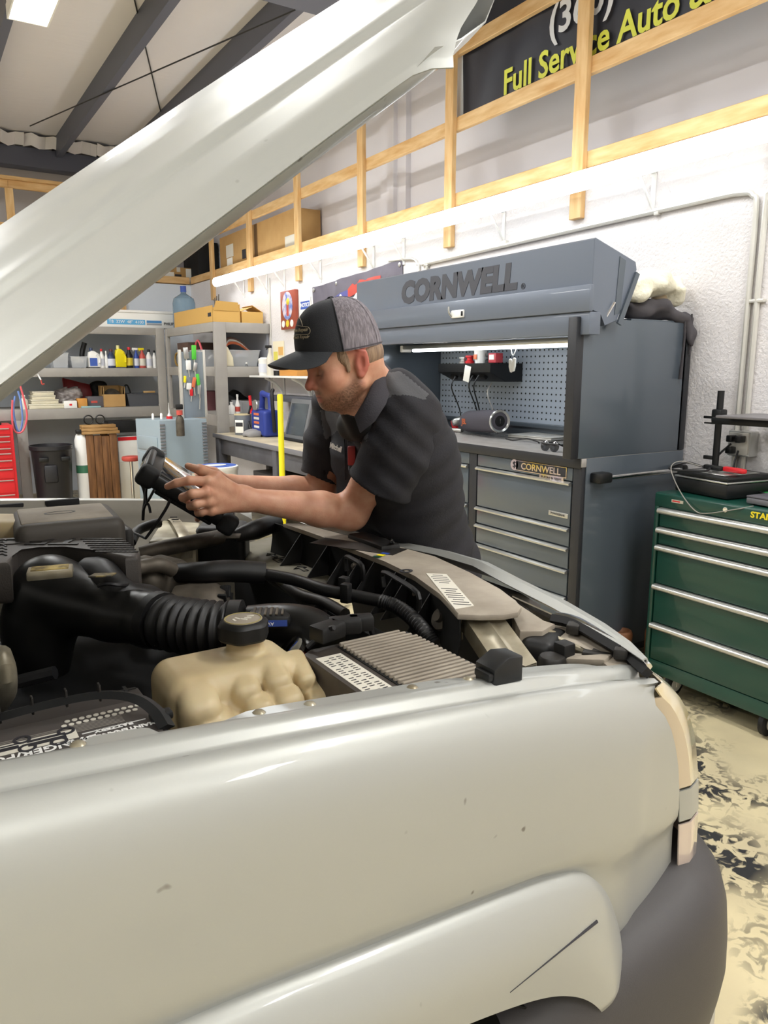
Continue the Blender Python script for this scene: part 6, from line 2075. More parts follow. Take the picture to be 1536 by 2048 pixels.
B().lathe([(.082, .36), (.082, .45)], (xc, 9.25, 0), 20).done('band', mat('green_band', '#3f7a5d', .5), t)
B().box((xc - .02, 9.2, .84), (.09, .05, .05), .01).done('valve', m_black, t)
xa = at(173, 915, y=9.15).x
t = thing('board_bundle', 'bundle of brown timber boards standing on end under the shelf', 'timber', (xa + .17, 9.2, 0))
m_bw = mat('brown_board', '#8a5f38', .7, nz=(5, .6, '#5d3d22'), sc=(5, 5, .6))
for k in range(4):
    for j in range(2):
        B().bx(xa + .01 + k * .088, xa + .094 + k * .088, 9.16 + j * .05, 9.205 + j * .05, .003 + .003 * k, .80 - .01 * ((k + j) % 3), .004).done('board', m_bw, t, 30)
for k in range(3):
    t = thing('plank', ('lowest pale plank lying on the upright board bundle', 'middle pale plank lying on the upright board bundle', 'topmost pale plank lying on the upright board bundle')[k], 'plank', (xa + .17, 9.2, .81 + k * .04), 'planks on the boards')
    B().bx(xa - .03, xa + .39 - .02 * k, 9.14, 9.27, .806 + k * .037, .840 + k * .037, .004).done('plank_body', mat('pale_board', '#bd9560', .7, nz=(6, .5, '#96703f'), sc=(1, 6, 6)), t)
t = thing('tape_rings', 'two black rings standing on the pale planks', 'rings', (xa + .1, 9.2, .925))
for k in range(2):
    B().tube([(xa + .06 + k * .13 + .05 * math.cos(a), 9.2, .972 + .05 * math.sin(a)) for a in np.linspace(0, 2 * math.pi, 15)[:-1]], .008, 6, 2, closed=True).done('ring', m_black, t)
carton('tool_case', 216, 272, 9.3, .80, .14, m_blackm, 'black plastic case on the shelf behind the board bundle', .2, cat='case', xx=(at(216, 840, y=9.3).x, at(272, 840, y=9.3).x))
carton('storage_box', 235, 273, 9.25, .45, .30, m_white, 'white box with red lid behind the grey roll cabinet', .3, [('lid_band', (0, 1, .86, 1), m_red)], xx=(at(236, 880, y=9.25).x, at(276, 880, y=9.25).x))
carton('storage_box', 235, 273, 9.25, .0, .449, m_label, 'tall white carton under the red lidded box', .3, xx=(at(236, 880, y=9.25).x, at(276, 880, y=9.25).x))
q = at(262, 916, y=8.6)
t = thing('stool', 'small round red shop stool beside the grey roll cabinet', 'stool', (q.x, 8.6, 0))
B().lathe([(0, 0), (.09, 0), (.10, .012), (.10, .04), (.09, .05), (0, .05)], (q.x, 8.6, q.z - .03), 20).done('seat', m_lab_r, t)
B().tube([(q.x, 8.6, .06), (q.x, 8.6, q.z - .03)], .018, 10).done('post', m_chrome, t)
B().lathe([(0, 0), (.14, 0), (.14, .02), (.03, .05), (0, .05)], (q.x, 8.6, .002), 16).done('base', m_black, t)

# grey roll cabinet with a pegboard back, tools on it
t = thing('roll_cabinet', 'blue-grey upright roll cabinet with raised lid beside the workbench', 'tool cabinet', (2.3, 7.7, 0))
m_gb = mat('blue_grey_paint', '#93a2ab', .4)
P0, P1, P2 = at(318, 828, y=7.3), at(412, 826, y=7.35), at(270, 822, y=7.75)
p0, p1, p2 = V((P0.x, 7.3, 0)), V((P1.x, 7.35, 0)), V((P2.x, 7.75, 0))
hz = 1.06
fwd_ = (p2 - p0)
b = B()
for qq in ((p0, p1, p1 + fwd_, p2),):
    b.prism([(v.x, v.y) for v in qq], MX.Translation((0, 0, .08)), hz - .08, .004)
b.done('body', m_gb, t, 30)
for v in (p0, p1, p2, p1 + fwd_):
    vv = v.lerp((p0 + p1 + p2 + p1 + fwd_) / 4, .2)
    B().lathe([(0, -.015), (.04, -.015), (.04, .015), (0, .015)], (vv.x, vv.y, .0405), 16, rx(90)).done('caster', m_blackm, t)
e = (p2 - p0).normalized()
nrm = V((e.y, -e.x, 0))
if nrm.x > 0:
    nrm = -nrm
L_ = (p2 - p0).length
for k in range(5):
    B().box(p0 + e * (L_ * .52) + nrm * .004 + V((0, 0, .17 + k * .165)), (.012, L_ * .82, .13), .003, rz(math.degrees(math.atan2(e.y, e.x)) - 90)).done('side_panel', m_gb, t, 30)
dv = (p1 - p0).normalized()
for s, pp_ in ((0, p0), (1, p1 - dv * .05)):
    for k in range(30):
        B().box(pp_ + dv * .025 + V((0, -.006, .12 + k * .031)), (.05, .012, .018), .002, rz(math.degrees(math.atan2(dv.y, dv.x)))).done('edge_louvre', mat('louvre_grey', '#7b7c80', .5), t, 30)
q0, q1 = at(365, 820, y=7.6), at(412, 820, y=7.6)
B().bx(q0.x, q1.x, 7.60, 7.63, hz, 1.72, .004).done('peg_panel', mat('peg_panel', '#87919a', .5), t, 30)
for x in (q0.x, q1.x):
    B().bx(x - .012, x + .012, 7.585, 7.635, hz, 1.74, .003).done('panel_rail', m_steel, t, 30)
m_toolg = mat('tool_green', '#55c43e', .5)
tools = [(372, 712, 24, .05, m_alu, 'silver multi tool at the top left of the small tool panel'), (388, 712, 30, .045, m_toolg, 'green handled pliers at the top right of the small tool panel'), (377, 735, 20, .05, m_white, 'white gauge in the middle of the small tool panel'),
         (390, 738, 18, .04, m_alu, 'short silver wrench on the small tool panel'), (370, 762, 14, .025, m_yellow, 'yellow handled screwdriver on the small tool panel'), (378, 776, 14, .05, m_white, 'round white gauge low on the small tool panel'),
         (388, 770, 22, .035, m_orange, 'orange handled pliers on the small tool panel'), (396, 765, 24, .035, m_toolg, 'green handled snips on the small tool panel'), (400, 790, 30, .016, m_alu, 'long silver ratchet leaning on the small tool panel'), (383, 788, 16, .03, m_red, 'red handled nippers on the small tool panel')]
for px, py, hh_, w, m_, lb in tools:
    c = at(px, py, y=7.575)
    h = hh_ * .0048
    tt = thing('hand_tool', lb, 'tool', (c.x, 7.575, c.z - h), 'tools on the small panel')
    B().box(c + V((0, 0, h * .25)), (w, .022, h), .006, ry(rnd.uniform(-12, 12))).done('handle', m_, tt)
    B().tube([c + V((0, 0, -h * .2)), c + V((rnd.uniform(-.01, .01), 0, -h))], .007, 6).done('shank', m_alu, tt)
c = at(360, 845, y=7.2)
t = thing('spray_bottle', 'brushed steel pressure bottle with red collar hanging on the roll cabinet', 'bottle', (c.x, 7.2, .8))
B().lathe([(0, 0), (.038, 0), (.04, .01), (.04, .15), (.03, .18), (.014, .20), (0, .2)], (c.x, 7.2, c.z - .13), 18).done('bottle_body', m_alloy, t)
B().lathe([(0, 0), (.03, 0), (.03, .045), (0, .045)], (c.x, 7.2, c.z + .072), 14).done('collar', m_lab_r, t)
B().box((c.x, 7.2, c.z + .15), (.07, .03, .05), .008).done('pump_head', m_black, t)
B().tube([(c.x, 7.2, c.z + .13), (c.x, 7.25, c.z + .14), (c.x, 7.34, c.z + .12)], .006, 6, 2).done('hook', m_alu, t)
for k, (px, lb) in enumerate(((305, 'left one of two white caps standing on the roll cabinet'), (322, 'right one of two white caps standing on the roll cabinet'))):
    c = at(px, 822, y=7.5)
    B().lathe([(0, 0), (.012, 0), (.012, .05), (.006, .06), (0, .06)], (c.x, 7.5, hz + .001), 10).done('small_cap', m_white, None, 40, lb, 'cap', 'caps on the roll cabinet')
c = at(337, 800, y=7.5)
t = thing('oil_can', 'thin silver oil can with red base standing on the roll cabinet', 'can', (c.x, 7.5, hz))
B().lathe([(0, 0), (.03, 0), (.03, .03), (.008, .06), (.006, .16), (0, .16)], (c.x, 7.5, hz + .001), 12).done('spout', m_alu, t)
B().lathe([(.031, .002), (.031, .028)], (c.x, 7.5, hz + .001), 12).done('base_band', m_red, t)

# corner unit contents
def put(name, x0, x1, y, z, h, m, label, dp=.3, **k):
    return carton(name, 0, 0, y, z, h, m, label, dp, xx=(x0, x1), **k)


bx0, bx1 = at(453, 720, y=7.8).x, at(512, 720, y=7.8).x
t = bin_(0, 0, 1.576, .17, 7.8, 'clear tote of hoses on the middle corner shelf', m_clear, .03, .45, 'tote', [(m_lab_w, 3), (m_orange, 2)], 'tote', None, (bx0 + .02, bx1 + .05))
for k, (mm, dz) in enumerate(((m_orange, .0), (m_cable_w, .03), (mat('hose_brown', '#6d5750', .6), .05))):
    B().tube([(bx0 + .03, 7.95, 1.74), (bx0 + .08, 7.95, 1.82 + dz), (bx0 + .2, 7.95, 1.82 + dz * .6), (bx0 + .33, 7.95, 1.74)], .016, 8, 4).done('hose_end', mm, t)
t = thing('jug', 'cream plastic jug tilted beside the clear tote on the corner shelf', 'jug', (bx0 - .0, 7.78, 1.576))
B().prism([(-.04, 0), (.06, 0), (.055, .09), (.0, .20), (-.04, .22)], frame((bx0 - .0, 7.80, 1.577), (1, 0, 0), (0, 0, 1), (0, -1, 0)), .06, .010, 2).done('jug_body', mat('jug_cream', '#e4dcc0', .5), t)
B().tube([(bx0 - .025, 7.77, 1.79), (bx0 - .032, 7.77, 1.82)], .014, 8).done('cap', m_white, t)
t = thing('knit_hat', 'black cloth bundle on the low corner shelf', 'cloth', (at(478, 790, y=8.3).x, 8.3, 1.071))
c = at(476, 790, y=8.3)
solid([ell((c.x, 8.3, 1.15), (.16, .14, .10), k=.03), ell((c.x - .05, 8.3, 1.23), (.10, .1, .08), k=.03), half((0, 0, 1.072), (0, 0, -1))], .012, 'cloth_pile', m_blackm, t, lambda P: .008 * np.sin(P[:, 0] * 40 + P[:, 2] * 50), .01)
bottle(0, 1.071, .13, .075, m_white, m_white, 'squat white bottle at the left of the low corner shelf', y=7.78, x=at(463, 812, y=7.78).x, group='bottles on the corner shelf')
bottle(0, 1.071, .21, .055, m_white, m_white, 'white bottle with pointed nozzle and red label on the low corner shelf', y=7.78, lab=m_lab_r, x=at(475, 805, y=7.78).x, group='bottles on the corner shelf', neck=.5)
bin_(0, 0, 1.071, .13, 7.82, 'clear tote of parts at the right of the low corner shelf', m_clear, .02, .3, 'tote', [(m_alloy, 2), (m_dust, 2)], 'tote', None, (at(484, 812, y=7.82).x, at(528, 812, y=7.82).x))
put('box', 2.83, 3.3, 8.78, 1.576, .28, mat('brown_box', '#5a443a', .7), 'dark brown box in the side of the corner unit, middle shelf', .4)
t = bin_(0, 0, 1.576, .18, 8.30, 'clear tote seen through the side bay of the corner unit', m_clear, .02, .4, 'tote', [(m_white, 3)], 'tote', None, (2.82, 3.2))
B().tube([(2.86, 8.35, 1.72), (2.84, 8.42, 1.86), (2.84, 8.52, 1.82), (2.88, 8.6, 1.72)], .012, 8, 4).done('red_hose', mat('hose_red', '#e2636c', .5), t)
t = thing('belt_coil', 'yellow-brown coiled belt in the corner of the middle shelf', 'belt', (2.9, 9.25, 1.576))
B().tube([(2.84, 9.22 + .10 * math.cos(a), 1.665 + .075 * math.sin(a)) for a in np.linspace(0, 2 * math.pi, 17)[:-1]], .012, 6, 2, closed=True).done('coil', mat('belt_tan', '#9c7c3c', .6), t)
put('box', 2.83, 3.2, 8.6, 1.071, .22, mat('maroon_box', '#74474a', .7), 'maroon box in the side of the corner unit, low shelf', .5)
# on top of the corner unit
t = thing('cardboard_tray', 'long open cardboard tray on top of the corner unit', 'box', (2.95, 8.3, 2.031))
xa_ = XB0 + .02
b = B()
z0 = 2.032
b.bx(xa_, xa_ + .006, 7.78, 9.1, z0, z0 + .17)
b.bx(xa_ + .30, xa_ + .306, 7.78, 9.1, z0, z0 + .19)
b.bx(xa_, xa_ + .306, 7.78, 7.786, z0, z0 + .15)
b.bx(xa_, xa_ + .306, 9.094, 9.1, z0, z0 + .17)
b.bx(xa_, xa_ + .306, 7.78, 9.1, z0, z0 + .005)
b.done('tray', mat('light_card', '#d6ab5f', .75), t, 30)
B().prism([(0, 0), (.28, 0), (.26, .09), (.02, .10)], frame((xa_ + .01, 7.775, z0 + .12), (1, 0, 0), (0, -.3, .95)), .004).done('flap', mat('light_card', '#d6ab5f', .75), t, 30)
B().bx(xa_ - .0015, xa_, 7.82, 7.92, z0 + .06, z0 + .10).done('print', m_ink, t)
for k in range(3):
    B().tube([(xa_ + .12 + k * .05, 7.95 + k * .2, z0 + .01), (xa_ + .12 + k * .05 + .02, 7.95 + k * .2, z0 + .30)], .006, 6).done('rod', m_alloy, t)
t = thing('cardboard_box', 'small open cardboard box on the corner unit next to the wall', 'box', (3.25, 7.9, 2.031))
x0, x1 = xa_ + .33, 3.36
b = B()
b.bx(x0, x1, 7.80, 8.1, z0, z0 + .12)
b.done('carton', mat('light_card', '#d6ab5f', .75), t, 30)
for pts in ([(x0, 7.80, z0 + .12), (x0 + .12, 7.80, z0 + .17), (x0 + .12, 8.1, z0 + .17), (x0, 8.1, z0 + .12)], [(x1, 7.80, z0 + .12), (x1 - .12, 7.80, z0 + .19), (x1 - .12, 8.1, z0 + .19), (x1, 8.1, z0 + .12)]):
    B().sheet([[pts[0], pts[3]], [pts[1], pts[2]]], .004).done('flap', mat('light_card', '#d6ab5f', .75), t, 30)
c = at(368, 612, y=9.3)
t = thing('water_jug', 'large blue-tinted water cooler jug on top of the shelves', 'jug', (c.x, 9.3, 2.031))
B().lathe([(0, 0), (.12, 0), (.135, .02), (.135, .30), (.12, .36), (.05, .405), (.032, .42), (.032, .45), (0, .45)], (c.x, 9.3, 2.032), 28).done('jug_body', mat('blue_tint', '#9db7c9', .12, trans=.6, ior=1.2), t)
B().lathe([(0, 0), (.036, 0), (.036, .07), (0, .07)], (c.x, 9.3, 2.032 + .435), 16).done('cap', m_blue, t)
# fluorescent-tube carton on the top shelf
t = thing('tube_carton', 'long white carton of lamp tubes with blue panel on the top shelf', 'box', (1.6, 9.55, 2.04))
xr, xl = at(346, 640, y=9.5).x, at(150, 640, y=9.5).x
B().bx(xl - .4, xr, 9.5, 9.75, 2.042, 2.215, .004).done('carton', m_white, t, 30)
B().bx(xl - .4, xr + .004, 9.49, 9.76, 2.215, 2.245, .003).done('lid', m_white, t, 30)
px0, px1 = at(214, 640, y=9.5).x, at(290, 640, y=9.5).x
B().bx(px0, px1, 9.498, 9.5, 2.075, 2.135).done('blue_panel', mat('sky_blue_print', '#5aa6d6', .5), t)
text(t, 'lettering', 'T8  32W  48"  4100', .05, frame(((px0 + px1) / 2, 9.497, 2.105), (1, 0, 0), (0, 0, 1)), m_white, .0006)
px2, px3 = at(293, 640, y=9.5).x, at(323, 640, y=9.5).x
B().bx(px2, px3, 9.498, 9.5, 2.10, 2.13).done('blue_panel', mat('deep_blue_print', '#3c7fb8', .5), t)
B().bx(px2, px3, 9.498, 9.5, 2.075, 2.095).done('grey_panel', mat('grey_print', '#8d9298', .5), t)
text(t, 'lettering', 'PHILIPS', .045, frame((at(327, 640, y=9.5).x, 9.497, 2.095), (1, 0, 0), (0, 0, 1)), m_ink, .0006, 1, bold=.001, align='LEFT')

# boxes in the loft
put('cardboard_box', at(296, 560, y=10.45).x, at(388, 560, y=10.45).x, 10.44, ZL, .24, m_card, 'cardboard box with white shipping labels in the corner of the loft', .3, parts=[('shipping_label', (.36, .56, .1, .72), m_paper), ('shipping_label', (.82, .97, .02, .95), m_paper), ('tape', (.62, .70, .75, 1), m_label), ('print', (.58, .72, .5, .62), m_ink)])
t = thing('equipment_box', 'large black case standing in the dark loft corner', 'case', (3.55, 10.3, ZL))
B().bx(3.46, 3.74, 10.12, 10.75, ZL + .001, ZL + .55, .01).done('shell', m_blackm, t)
b0, b1 = at(447, 530, x=3.5), at(596, 500, x=3.5)
t = thing('cardboard_box', 'very long cardboard box in the loft behind the right-hand studs', 'box', (3.65, 7.7, ZL))
ya_, yb_ = b0.y, at(596, 490, x=3.48).y
B().bx(3.46, 3.74, yb_, ya_, ZL + .001, ZL + .47, .004).done('carton', m_card, t, 30)
ym = at(512, 500, x=3.46).y
B().bx(3.455, 3.46, ym - .05, ym + .03, ZL + .01, ZL + .46).done('tape', mat('dark_tape', '#7a5f3c', .5), t)
for (pa, pb_, mm) in (((452, 492), (467, 512), m_label), ((454, 518), (466, 545), m_paper), ((570, 474), (590, 492), m_label), ((484, 500), (492, 516), m_ink)):
    a1, a2 = at(pa[0], pa[1], x=3.458), at(pb_[0], pb_[1], x=3.458)
    B().bx(3.4565, 3.459, a2.y, a1.y, min(a1.z, a2.z), max(a1.z, a2.z)).done('label', mm, t)

# ------------------------------------------------------------------ workbench and what is on it
ZBN = .885
wb = thing('workbench', 'dark grey timber workbench with pale worn top along the right-hand wall', 'workbench', (3.05, 6.1, 0))
B().bx(2.70, 3.395, 4.60, 7.64, ZBN - .035, ZBN, .004).done('top', mat('bench_top', '#c9bda3', .6, nz=(5, .5, '#ab9f88')), wb, 30)
B().bx(2.685, 2.70, 4.60, 7.65, ZBN - .04, ZBN + .002, .002).done('top_edge', mat('bench_edge', '#75757a', .6), wb, 30)
B().bx(2.72, 2.76, 4.60, 7.60, ZBN - .20, ZBN - .036, .003).done('apron', mat('bench_grey', '#5d5d62', .6, nz=(6, .3, '#4c4b50')), wb, 30)
for y in (4.70, 6.1, 7.55):
    for x in (2.74, 3.30):
        B().bx(x - .045, x + .045, y - .045, y + .045, 0, ZBN - .036, .003).done('leg', mat('bench_grey', '#5d5d62', .6), wb, 30)
B().bx(2.76, 3.35, 4.75, 7.5, .25, .28, .003).done('lower_shelf', mat('bench_grey', '#5d5d62', .6), wb, 30)
put('crate', 2.80, 3.2, 5.6, .281, .22, m_card, 'cardboard carton on the lower shelf of the workbench', .4)
put('crate', 2.78, 3.2, 6.3, .281, .30, mat('dark_crate', '#3a3532', .7), 'dark crate on the lower shelf of the workbench', .5)
put('crate', 2.78, 3.2, 4.95, .281, .26, mat('tan_crate', '#a08762', .7), 'tan wooden crate on the lower shelf of the workbench', .4)
c = at(533, 830, x=3.05)
js = thing('jump_starter', 'blue portable jump starter with handle on the workbench', 'jump starter', (3.05, c.y, ZBN))
yq = c.y
m_bl = mat('starter_blue', '#2d3f92', .45)
solid([rbox((3.05, yq, ZBN + .13), (.10, .17, .13), .03), cap((3.05, yq - .12, ZBN + .27), (3.05, yq - .10, ZBN + .40), .03, .028, .02), cap((3.05, yq - .10, ZBN + .40), (3.05, yq + .08, ZBN + .42), .028, .028, .01), cap((3.05, yq + .08, ZBN + .42), (3.05, yq + .11, ZBN + .27), .028, .03, .02),
       half((0, 0, ZBN + .001), (0, 0, -1))], .009, 'case', m_bl, js)
B().lathe([(0, 0), (.05, 0), (.055, .01), (.05, .02), (0, .022)], (2.952, yq + .02, ZBN + .31), 18, ry(-90)).done('gauge', m_alu, js)
for k, mm in enumerate((m_orange, m_label, m_orange, m_white)):
    B().box((2.948, yq + .02, ZBN + .22 - k * .042), (.004, .13, .024), .002).done('label', mm, js)
B().tube([(2.95, yq + .16, ZBN + .30), (2.93, yq + .19, ZBN + .15), (2.93, yq + .06, ZBN + .02), (2.95, yq - .10, ZBN + .012)], .012, 8, 4).done('cable', m_cable, js)
B().tube([(2.96, yq + .17, ZBN + .22), (2.95, yq + .18, ZBN + .40)], .016, 8).done('clamp', m_red, js)
B().tube([(3.05, yq - .19, ZBN + .05), (3.03, yq - .21, ZBN + .25), (3.03, yq - .19, ZBN + .42), (3.06, yq - .15, ZBN + .46)], .02, 8, 3).done('clamp_cable', m_cable, js)
c = at(582, 862, x=3.0)
tm = thing('tablet_frame', 'grey framed tablet leaning upright on the workbench beside the yellow pole', 'tablet', (3.05, c.y, ZBN))
Rt = ry(14)
B().box((3.10, c.y + .03, ZBN + .20), (.03, .44, .38), .01, Rt).done('frame', mat('frame_grey', '#6b6d70', .5), tm)
B().box((3.083, c.y + .03, ZBN + .20), (.004, .36, .30), .003, Rt).done('screen', mat('grey_screen', '#4c5358', .2), tm)
B().box((3.10, c.y, ZBN + .012), (.2, .5, .02), .004).done('foot', m_blackm, tm)
c = at(600, 806, x=3.3)
B().bx(3.22, 3.39, c.y - .45, c.y + .5, ZBN + .34, ZBN + .40, .006).done('wall_tray', mat('tray_dark', '#5a5c63', .5), None, 30, 'long dark metal tray fixed on the wall above the workbench', 'tray')
c = at(442, 850, x=2.95)
t = thing('can', 'dark grey can with black and white label at the left end of the workbench', 'can', (2.95, 7.3, ZBN))
B().lathe([(0, 0), (.085, 0), (.088, .01), (.088, .19), (.085, .2), (0, .2)], (2.90, 7.32, ZBN + .001), 22).done('can_body', mat('can_grey', '#6b6f74', .4), t)
B().lathe([(0, .2), (.089, .2), (.089, .212), (0, .213)], (2.90, 7.32, ZBN + .001), 22).done('lid', mat('lid_tan', '#d0c19a', .5), t)
B().box((2.835, 7.262, ZBN + .09), (.004, .09, .13), .001, rz(42)).done('label', m_paper, t)
B().box((2.832, 7.26, ZBN + .11), (.004, .08, .04), .001, rz(42)).done('print', m_ink, t)
t = thing('folded_rag', 'grey folded rag lying between the can and the blue jump starter', 'rag', (2.9, 6.95, ZBN))
solid([ell((2.90, 7.06, ZBN + .02), (.10, .10, .05), k=.02), half((0, 0, ZBN + .001), (0, 0, -1))], .012, 'cloth', mat('rag_grey', '#8f8d8c', .8), t, lambda P: .008 * np.sin(P[:, 1] * 60), .01)
c = at(619, 858, x=2.95)
t = thing('spray_can', 'small blue and red can beside the mechanic on the workbench', 'can', (2.95, c.y, ZBN))
B().lathe([(0, 0), (.035, 0), (.035, .11), (.02, .13), (.015, .15), (0, .15)], (2.95, c.y, ZBN + .001), 14).done('can_body', m_blue, t)
B().lathe([(.0355, .02), (.0355, .06)], (2.95, c.y, ZBN + .001), 14).done('red_band', m_red, t)
c = at(640, 800, x=3.2)
t = thing('key_cluster', 'cluster of pale keys and tags hanging on the wall beside his chin', 'keys', (3.36, c.y, 1.1))
for k in range(22):
    B().box((3.36 - .03 * rnd.random(), c.y - .15 + rnd.uniform(-.16, .16), at(640, 803, x=3.36).z + rnd.uniform(-.11, .11)), (.012, .035, .05), .003, rx(rnd.uniform(-60, 60))).done('key', (m_steel, m_label, m_alu)[k % 3], t)
B().bx(3.375, 3.39, c.y - .33, c.y + .02, at(640, 803, x=3.36).z + .1, at(640, 803, x=3.36).z + .13, .003).done('rail', m_alu, t)
# small white wall shelf
ws = thing('wall_shelf', 'small white wall shelf on brackets above the workbench', 'shelf', (3.25, 6.8, 1.46))
B().bx(3.12, 3.395, 5.9, 7.66, 1.462, 1.482, .003).done('board', m_white, ws)
for px in (552, 606):
    y = at(px, 770, x=3.3).y
    b = B()
    b.tube([(3.385, y, 1.27), (3.36, y, 1.33), (3.28, y, 1.41), (3.18, y, 1.458)], .014, 8, 3)
    b.box((3.39, y, 1.36), (.008, .03, .2))
    b.done('bracket', m_white, ws)
XS_ = 3.2
c = at(528, 740, x=XS_)
t = thing('tub', 'white plastic tub with lid on the small wall shelf', 'tub', (XS_, c.y, 1.483))
B().lathe([(0, 0), (.05, 0), (.055, .15), (.058, .15), (.058, .17), (.03, .185), (0, .185)], (XS_, c.y, 1.483), 16).done('tub_body', m_white, t)
B().lathe([(.0565, .03), (.0575, .12)], (XS_, c.y, 1.483), 16).done('label', m_lab_w, t)
c = at(540, 730, x=XS_)
bottle(0, 1.483, .30, .07, mat('pale_bottle', '#d8d2c2', .4), m_black, 'clear spray bottle with black head on the small wall shelf', y=c.y, x=XS_, shape='spray', group='bottles on the wall shelf', neck=.4)
c = at(520, 740, x=XS_ + .1)
bottle(0, 1.483, .14, .05, mat('grey_bottle', '#6f7275', .5), m_white, 'small grey bottle behind the white tub on the wall shelf', y=c.y + .04, x=XS_ - .04, group='bottles on the wall shelf')
c = at(556, 745, x=XS_)
t = thing('tape_roll', 'black tape roll on the small wall shelf left of the cap brim', 'tape', (XS_, c.y, 1.483))
B().lathe([(0, 0), (.045, 0), (.045, .05), (0, .05)], (XS_, c.y, 1.4835), 16).done('roll', m_black, t)
B().lathe([(0, .051), (.025, .051), (.025, .0), (0, .0)], (XS_, c.y, 1.4838), 12).done('core', m_white, t)
c = at(585, 742, x=XS_)
put('box', 3.15, 3.3, c.y - .2, 1.483, .06, mat('orange_card', '#cf9145', .7), 'flat orange box under the cap brim on the small wall shelf', .4)
c0, c1 = at(545, 683, x=3.39), at(568, 722, x=3.39)
t = thing('poster', 'faded yellow and orange poster taped above the small wall shelf', 'poster', (3.396, (c0.y + c1.y) / 2, c1.z))
B().bx(3.393, 3.397, c1.y, c0.y, c1.z, c0.z).done('sheet', mat('poster_paper', '#eee4c8', .7), t)
B().bx(3.391, 3.393, c1.y + .02, c1.y + .14, c1.z + .06, c0.z - .06).done('print', mat('poster_orange', '#e6b56a', .7), t)
B().bx(3.391, 3.393, c1.y + .16, c0.y - .02, c1.z + .01, c1.z + .10).done('print', mat('poster_yellow', '#e9dc63', .7), t)
# plaque, notice, flag
c0, c1 = at(563, 592, x=3.37), at(593, 655, x=3.37)
yc, zc = (c0.y + c1.y) / 2, (c0.z + c1.z) / 2 + .015
t = thing('wall_plaque', 'red-brown wooden plaque with an oval picture on the wall', 'plaque', (3.38, yc, zc - .17))
B().bx(3.355, 3.397, yc - .17, yc + .17, zc - .19, zc + .19, .006).done('board', mat('plaque_wood', '#9c4a36', .45), t)
B().lathe([(0, 0), (.12, 0), (.12, .004), (0, .004)], (3.355, yc, zc + .04), 28, ry(-90), 1.15, 1).done('oval', mat('plaque_blue', '#6d83c4', .5, nz=(14, .9, '#d8cdd6')), t)
B().lathe([(0, 0), (.035, 0), (.03, .004), (0, .004)], (3.350, yc - .02, zc + .08), 16, ry(-90)).done('figure', m_lab_y, t)
B().box((3.352, yc - .01, zc + .0), (.003, .05, .12), .0).done('figure', m_lab_r, t)
for k, mm in ((-1, m_white), (0, m_lab_y), (1, m_white)):
    B().lathe([(0, 0), (.035, 0), (.035, .004), (0, .004)], (3.354, yc + k * .10, zc - .135), 14, ry(-90)).done('medallion', mm, t)
c0, c1 = at(599, 603, x=3.39), at(621, 632, x=3.39)
t = thing('notice_sign', 'small white notice sheet with blue heading right of the plaque', 'sign', (3.394, (c0.y + c1.y) / 2, c1.z))
B().bx(3.392, 3.397, c1.y, c0.y, c1.z, c0.z + .03).done('sheet', m_paper, t)
B().bx(3.390, 3.392, c1.y + .02, c0.y - .02, c0.z - .08, c0.z - .005).done('heading', m_lab_b, t)
text(t, 'lettering', 'NOTICE', .052, frame((3.389, (c0.y + c1.y) / 2, c0.z - .042), (0, -1, 0), (0, 0, 1)), m_white, .0006, 1, bold=.001)
fl0, fl1 = at(627, 572, x=3.38), at(803, 522, x=3.38)
t = thing('flag_banner', 'dark flag banner with stars and torn red and white stripes on the wall', 'flag', (3.39, (fl0.y + fl1.y) / 2, 1.4))
ZF1, ZF0 = 2.335, 1.43
ztop = lambda y: 2.311 + (2.386 - 2.311) * (fl0.y - y) / (fl0.y - fl1.y)
yF0, yF1 = fl0.y, fl1.y
wav = lambda y, z: 3.378 + .010 * math.sin(y * 9 + z * 3) + .006 * math.sin(y * 23 - z * 4)
B().sheet([[V((wav(y, ZF0 + k * (ztop(y) - ZF0)), y, ZF0 + k * (ztop(y) - ZF0))) for y in np.linspace(yF0, yF1, 50)] for k in np.linspace(0, 1, 24)], .003).done('cloth', mat('flag_cloth', '#6f6a75', .7, nz=(3, .4, '#57535e')), t, 80)


def patch(name, y0, y1, zf, m, n=14):
    """a printed patch that follows the cloth; zf(u) gives its lower and upper edge"""
    G = []
    for k in range(5):
        G.append([V((wav(y0 + (y1 - y0) * i / n, zf(i / n)[0] + (zf(i / n)[1] - zf(i / n)[0]) * k / 4) - .004, y0 + (y1 - y0) * i / n, zf(i / n)[0] + (zf(i / n)[1] - zf(i / n)[0]) * k / 4)) for i in range(n + 1)])
    return B().sheet(G).done(name, m, t, 80)


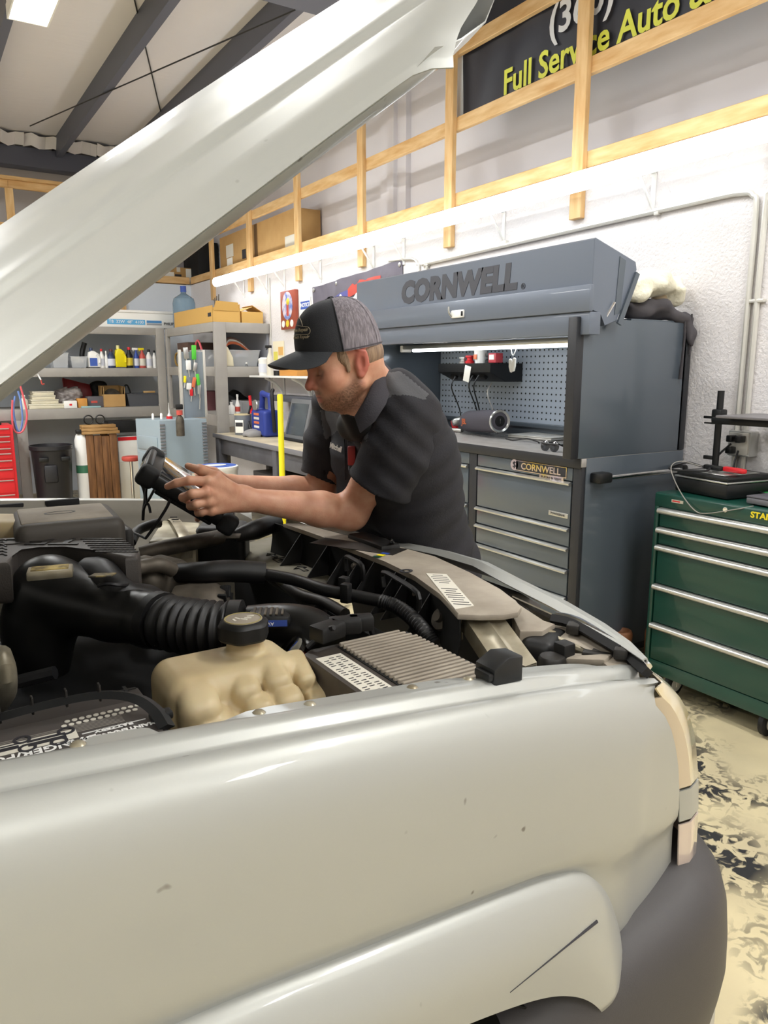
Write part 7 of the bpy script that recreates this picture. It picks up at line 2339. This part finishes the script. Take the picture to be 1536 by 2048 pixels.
ya, yb_ = at(668, 590, x=3.37).y, at(695, 590, x=3.37).y
zc = at(690, 590, x=3.37).z
patch('canton', ya + .12, yb_, lambda u: (zc - .40, zc - .02 + .06 * u), mat('flag_blue', '#5a5c9a', .7))
for k in range(9):
    yy_ = ya + .05 - (ya - yb_) * ((k % 3) + .5) / 3.2
    B().lathe([(0, 0), (.022, 0), (.0, .001)], (wav(yy_, zc - .1) - .007, yy_, zc - .05 - .10 * (k // 3) + .02 * (k % 3)), 10, ry(-90)).done('star', m_white, t)
for k in range(5):
    mm = m_lab_r if k % 2 == 0 else m_white
    zz = zc + .06 - k * .09
    patch('stripe', yb_, yb_ - .75 + .1 * abs(2 - k), lambda u, zz=zz: (zz - .085 + .10 * u, min(zz + .10 * u + .015 * math.sin(25 * u + zz * 30), 2.30)), mm)
for y in (yF0 - .03, (yF0 + yF1) / 2 + .3, yF1 + .03):
    B().lathe([(0, 0.002), (.014, 0.002), (.018, 0), (.018, -.002)], (wav(y, ztop(y) - .03) - .005, y, ztop(y) - .03), 12, ry(-90)).done('grommet', m_alu, t)
# drum with a blue and white lid, yellow pole
c = at(435, 934, d=6.7)
t = thing('drum', 'white drum with blue and white lid in front of the workbench', 'drum', (c.x, c.y, 0))
zt2 = c.z
B().lathe([(0, 0), (.17, 0), (.175, .01), (.175, zt2 * .33), (.18, zt2 * .35), (.175, zt2 * .37), (.175, zt2 - .03), (.183, zt2 - .02), (.183, zt2 + .01), (.17, zt2 + .016), (0, zt2 + .012)], (c.x, c.y, 0), 32).done('drum_body', m_white, t)
B().lathe([(0, zt2 + .0125), (.165, zt2 + .0165), (.168, zt2 + .014)], (c.x, c.y, 0), 32).done('lid_print', m_lab_b, t)
B().lathe([(0, .001), (.09, .001), (.09, 0)], (c.x - .02, c.y + .02, zt2 + .016), 24, None, 1.2, .7).done('lid_print', m_white, t)
dd = V((-c.x, -c.y, 0)).normalized()
sd_ = V((-dd.y, dd.x, 0))
text(t, 'lettering', 'www.', .05, frame(V((c.x, c.y, zt2 - .07)) + (dd * .9 + sd_ * .43).normalized() * .178, ZZ.cross((dd * .9 + sd_ * .43).normalized()), (0, 0, 1)), m_ink, .002)
p0, p1 = at(560, 788, y=4.5), at(563, 965, y=4.45)
t = thing('pole', 'bright yellow round pole standing before the workbench', 'pole', (p0.x, 4.5, 0))
B().tube([(p0.x, 4.5, .004), (p0.x, 4.5, p0.z - .01), (p0.x, 4.5, p0.z)], [.019, .019, .014], 14).done('tube', m_yellow, t)
B().lathe([(0, 0), (.07, 0), (.07, .012), (.03, .02), (0, .02)], (p0.x, 4.5, .001), 18).done('foot', m_black, t)
# things in view beyond the hood on the ledge of the loft are in shade; low heater pipe on the back loft
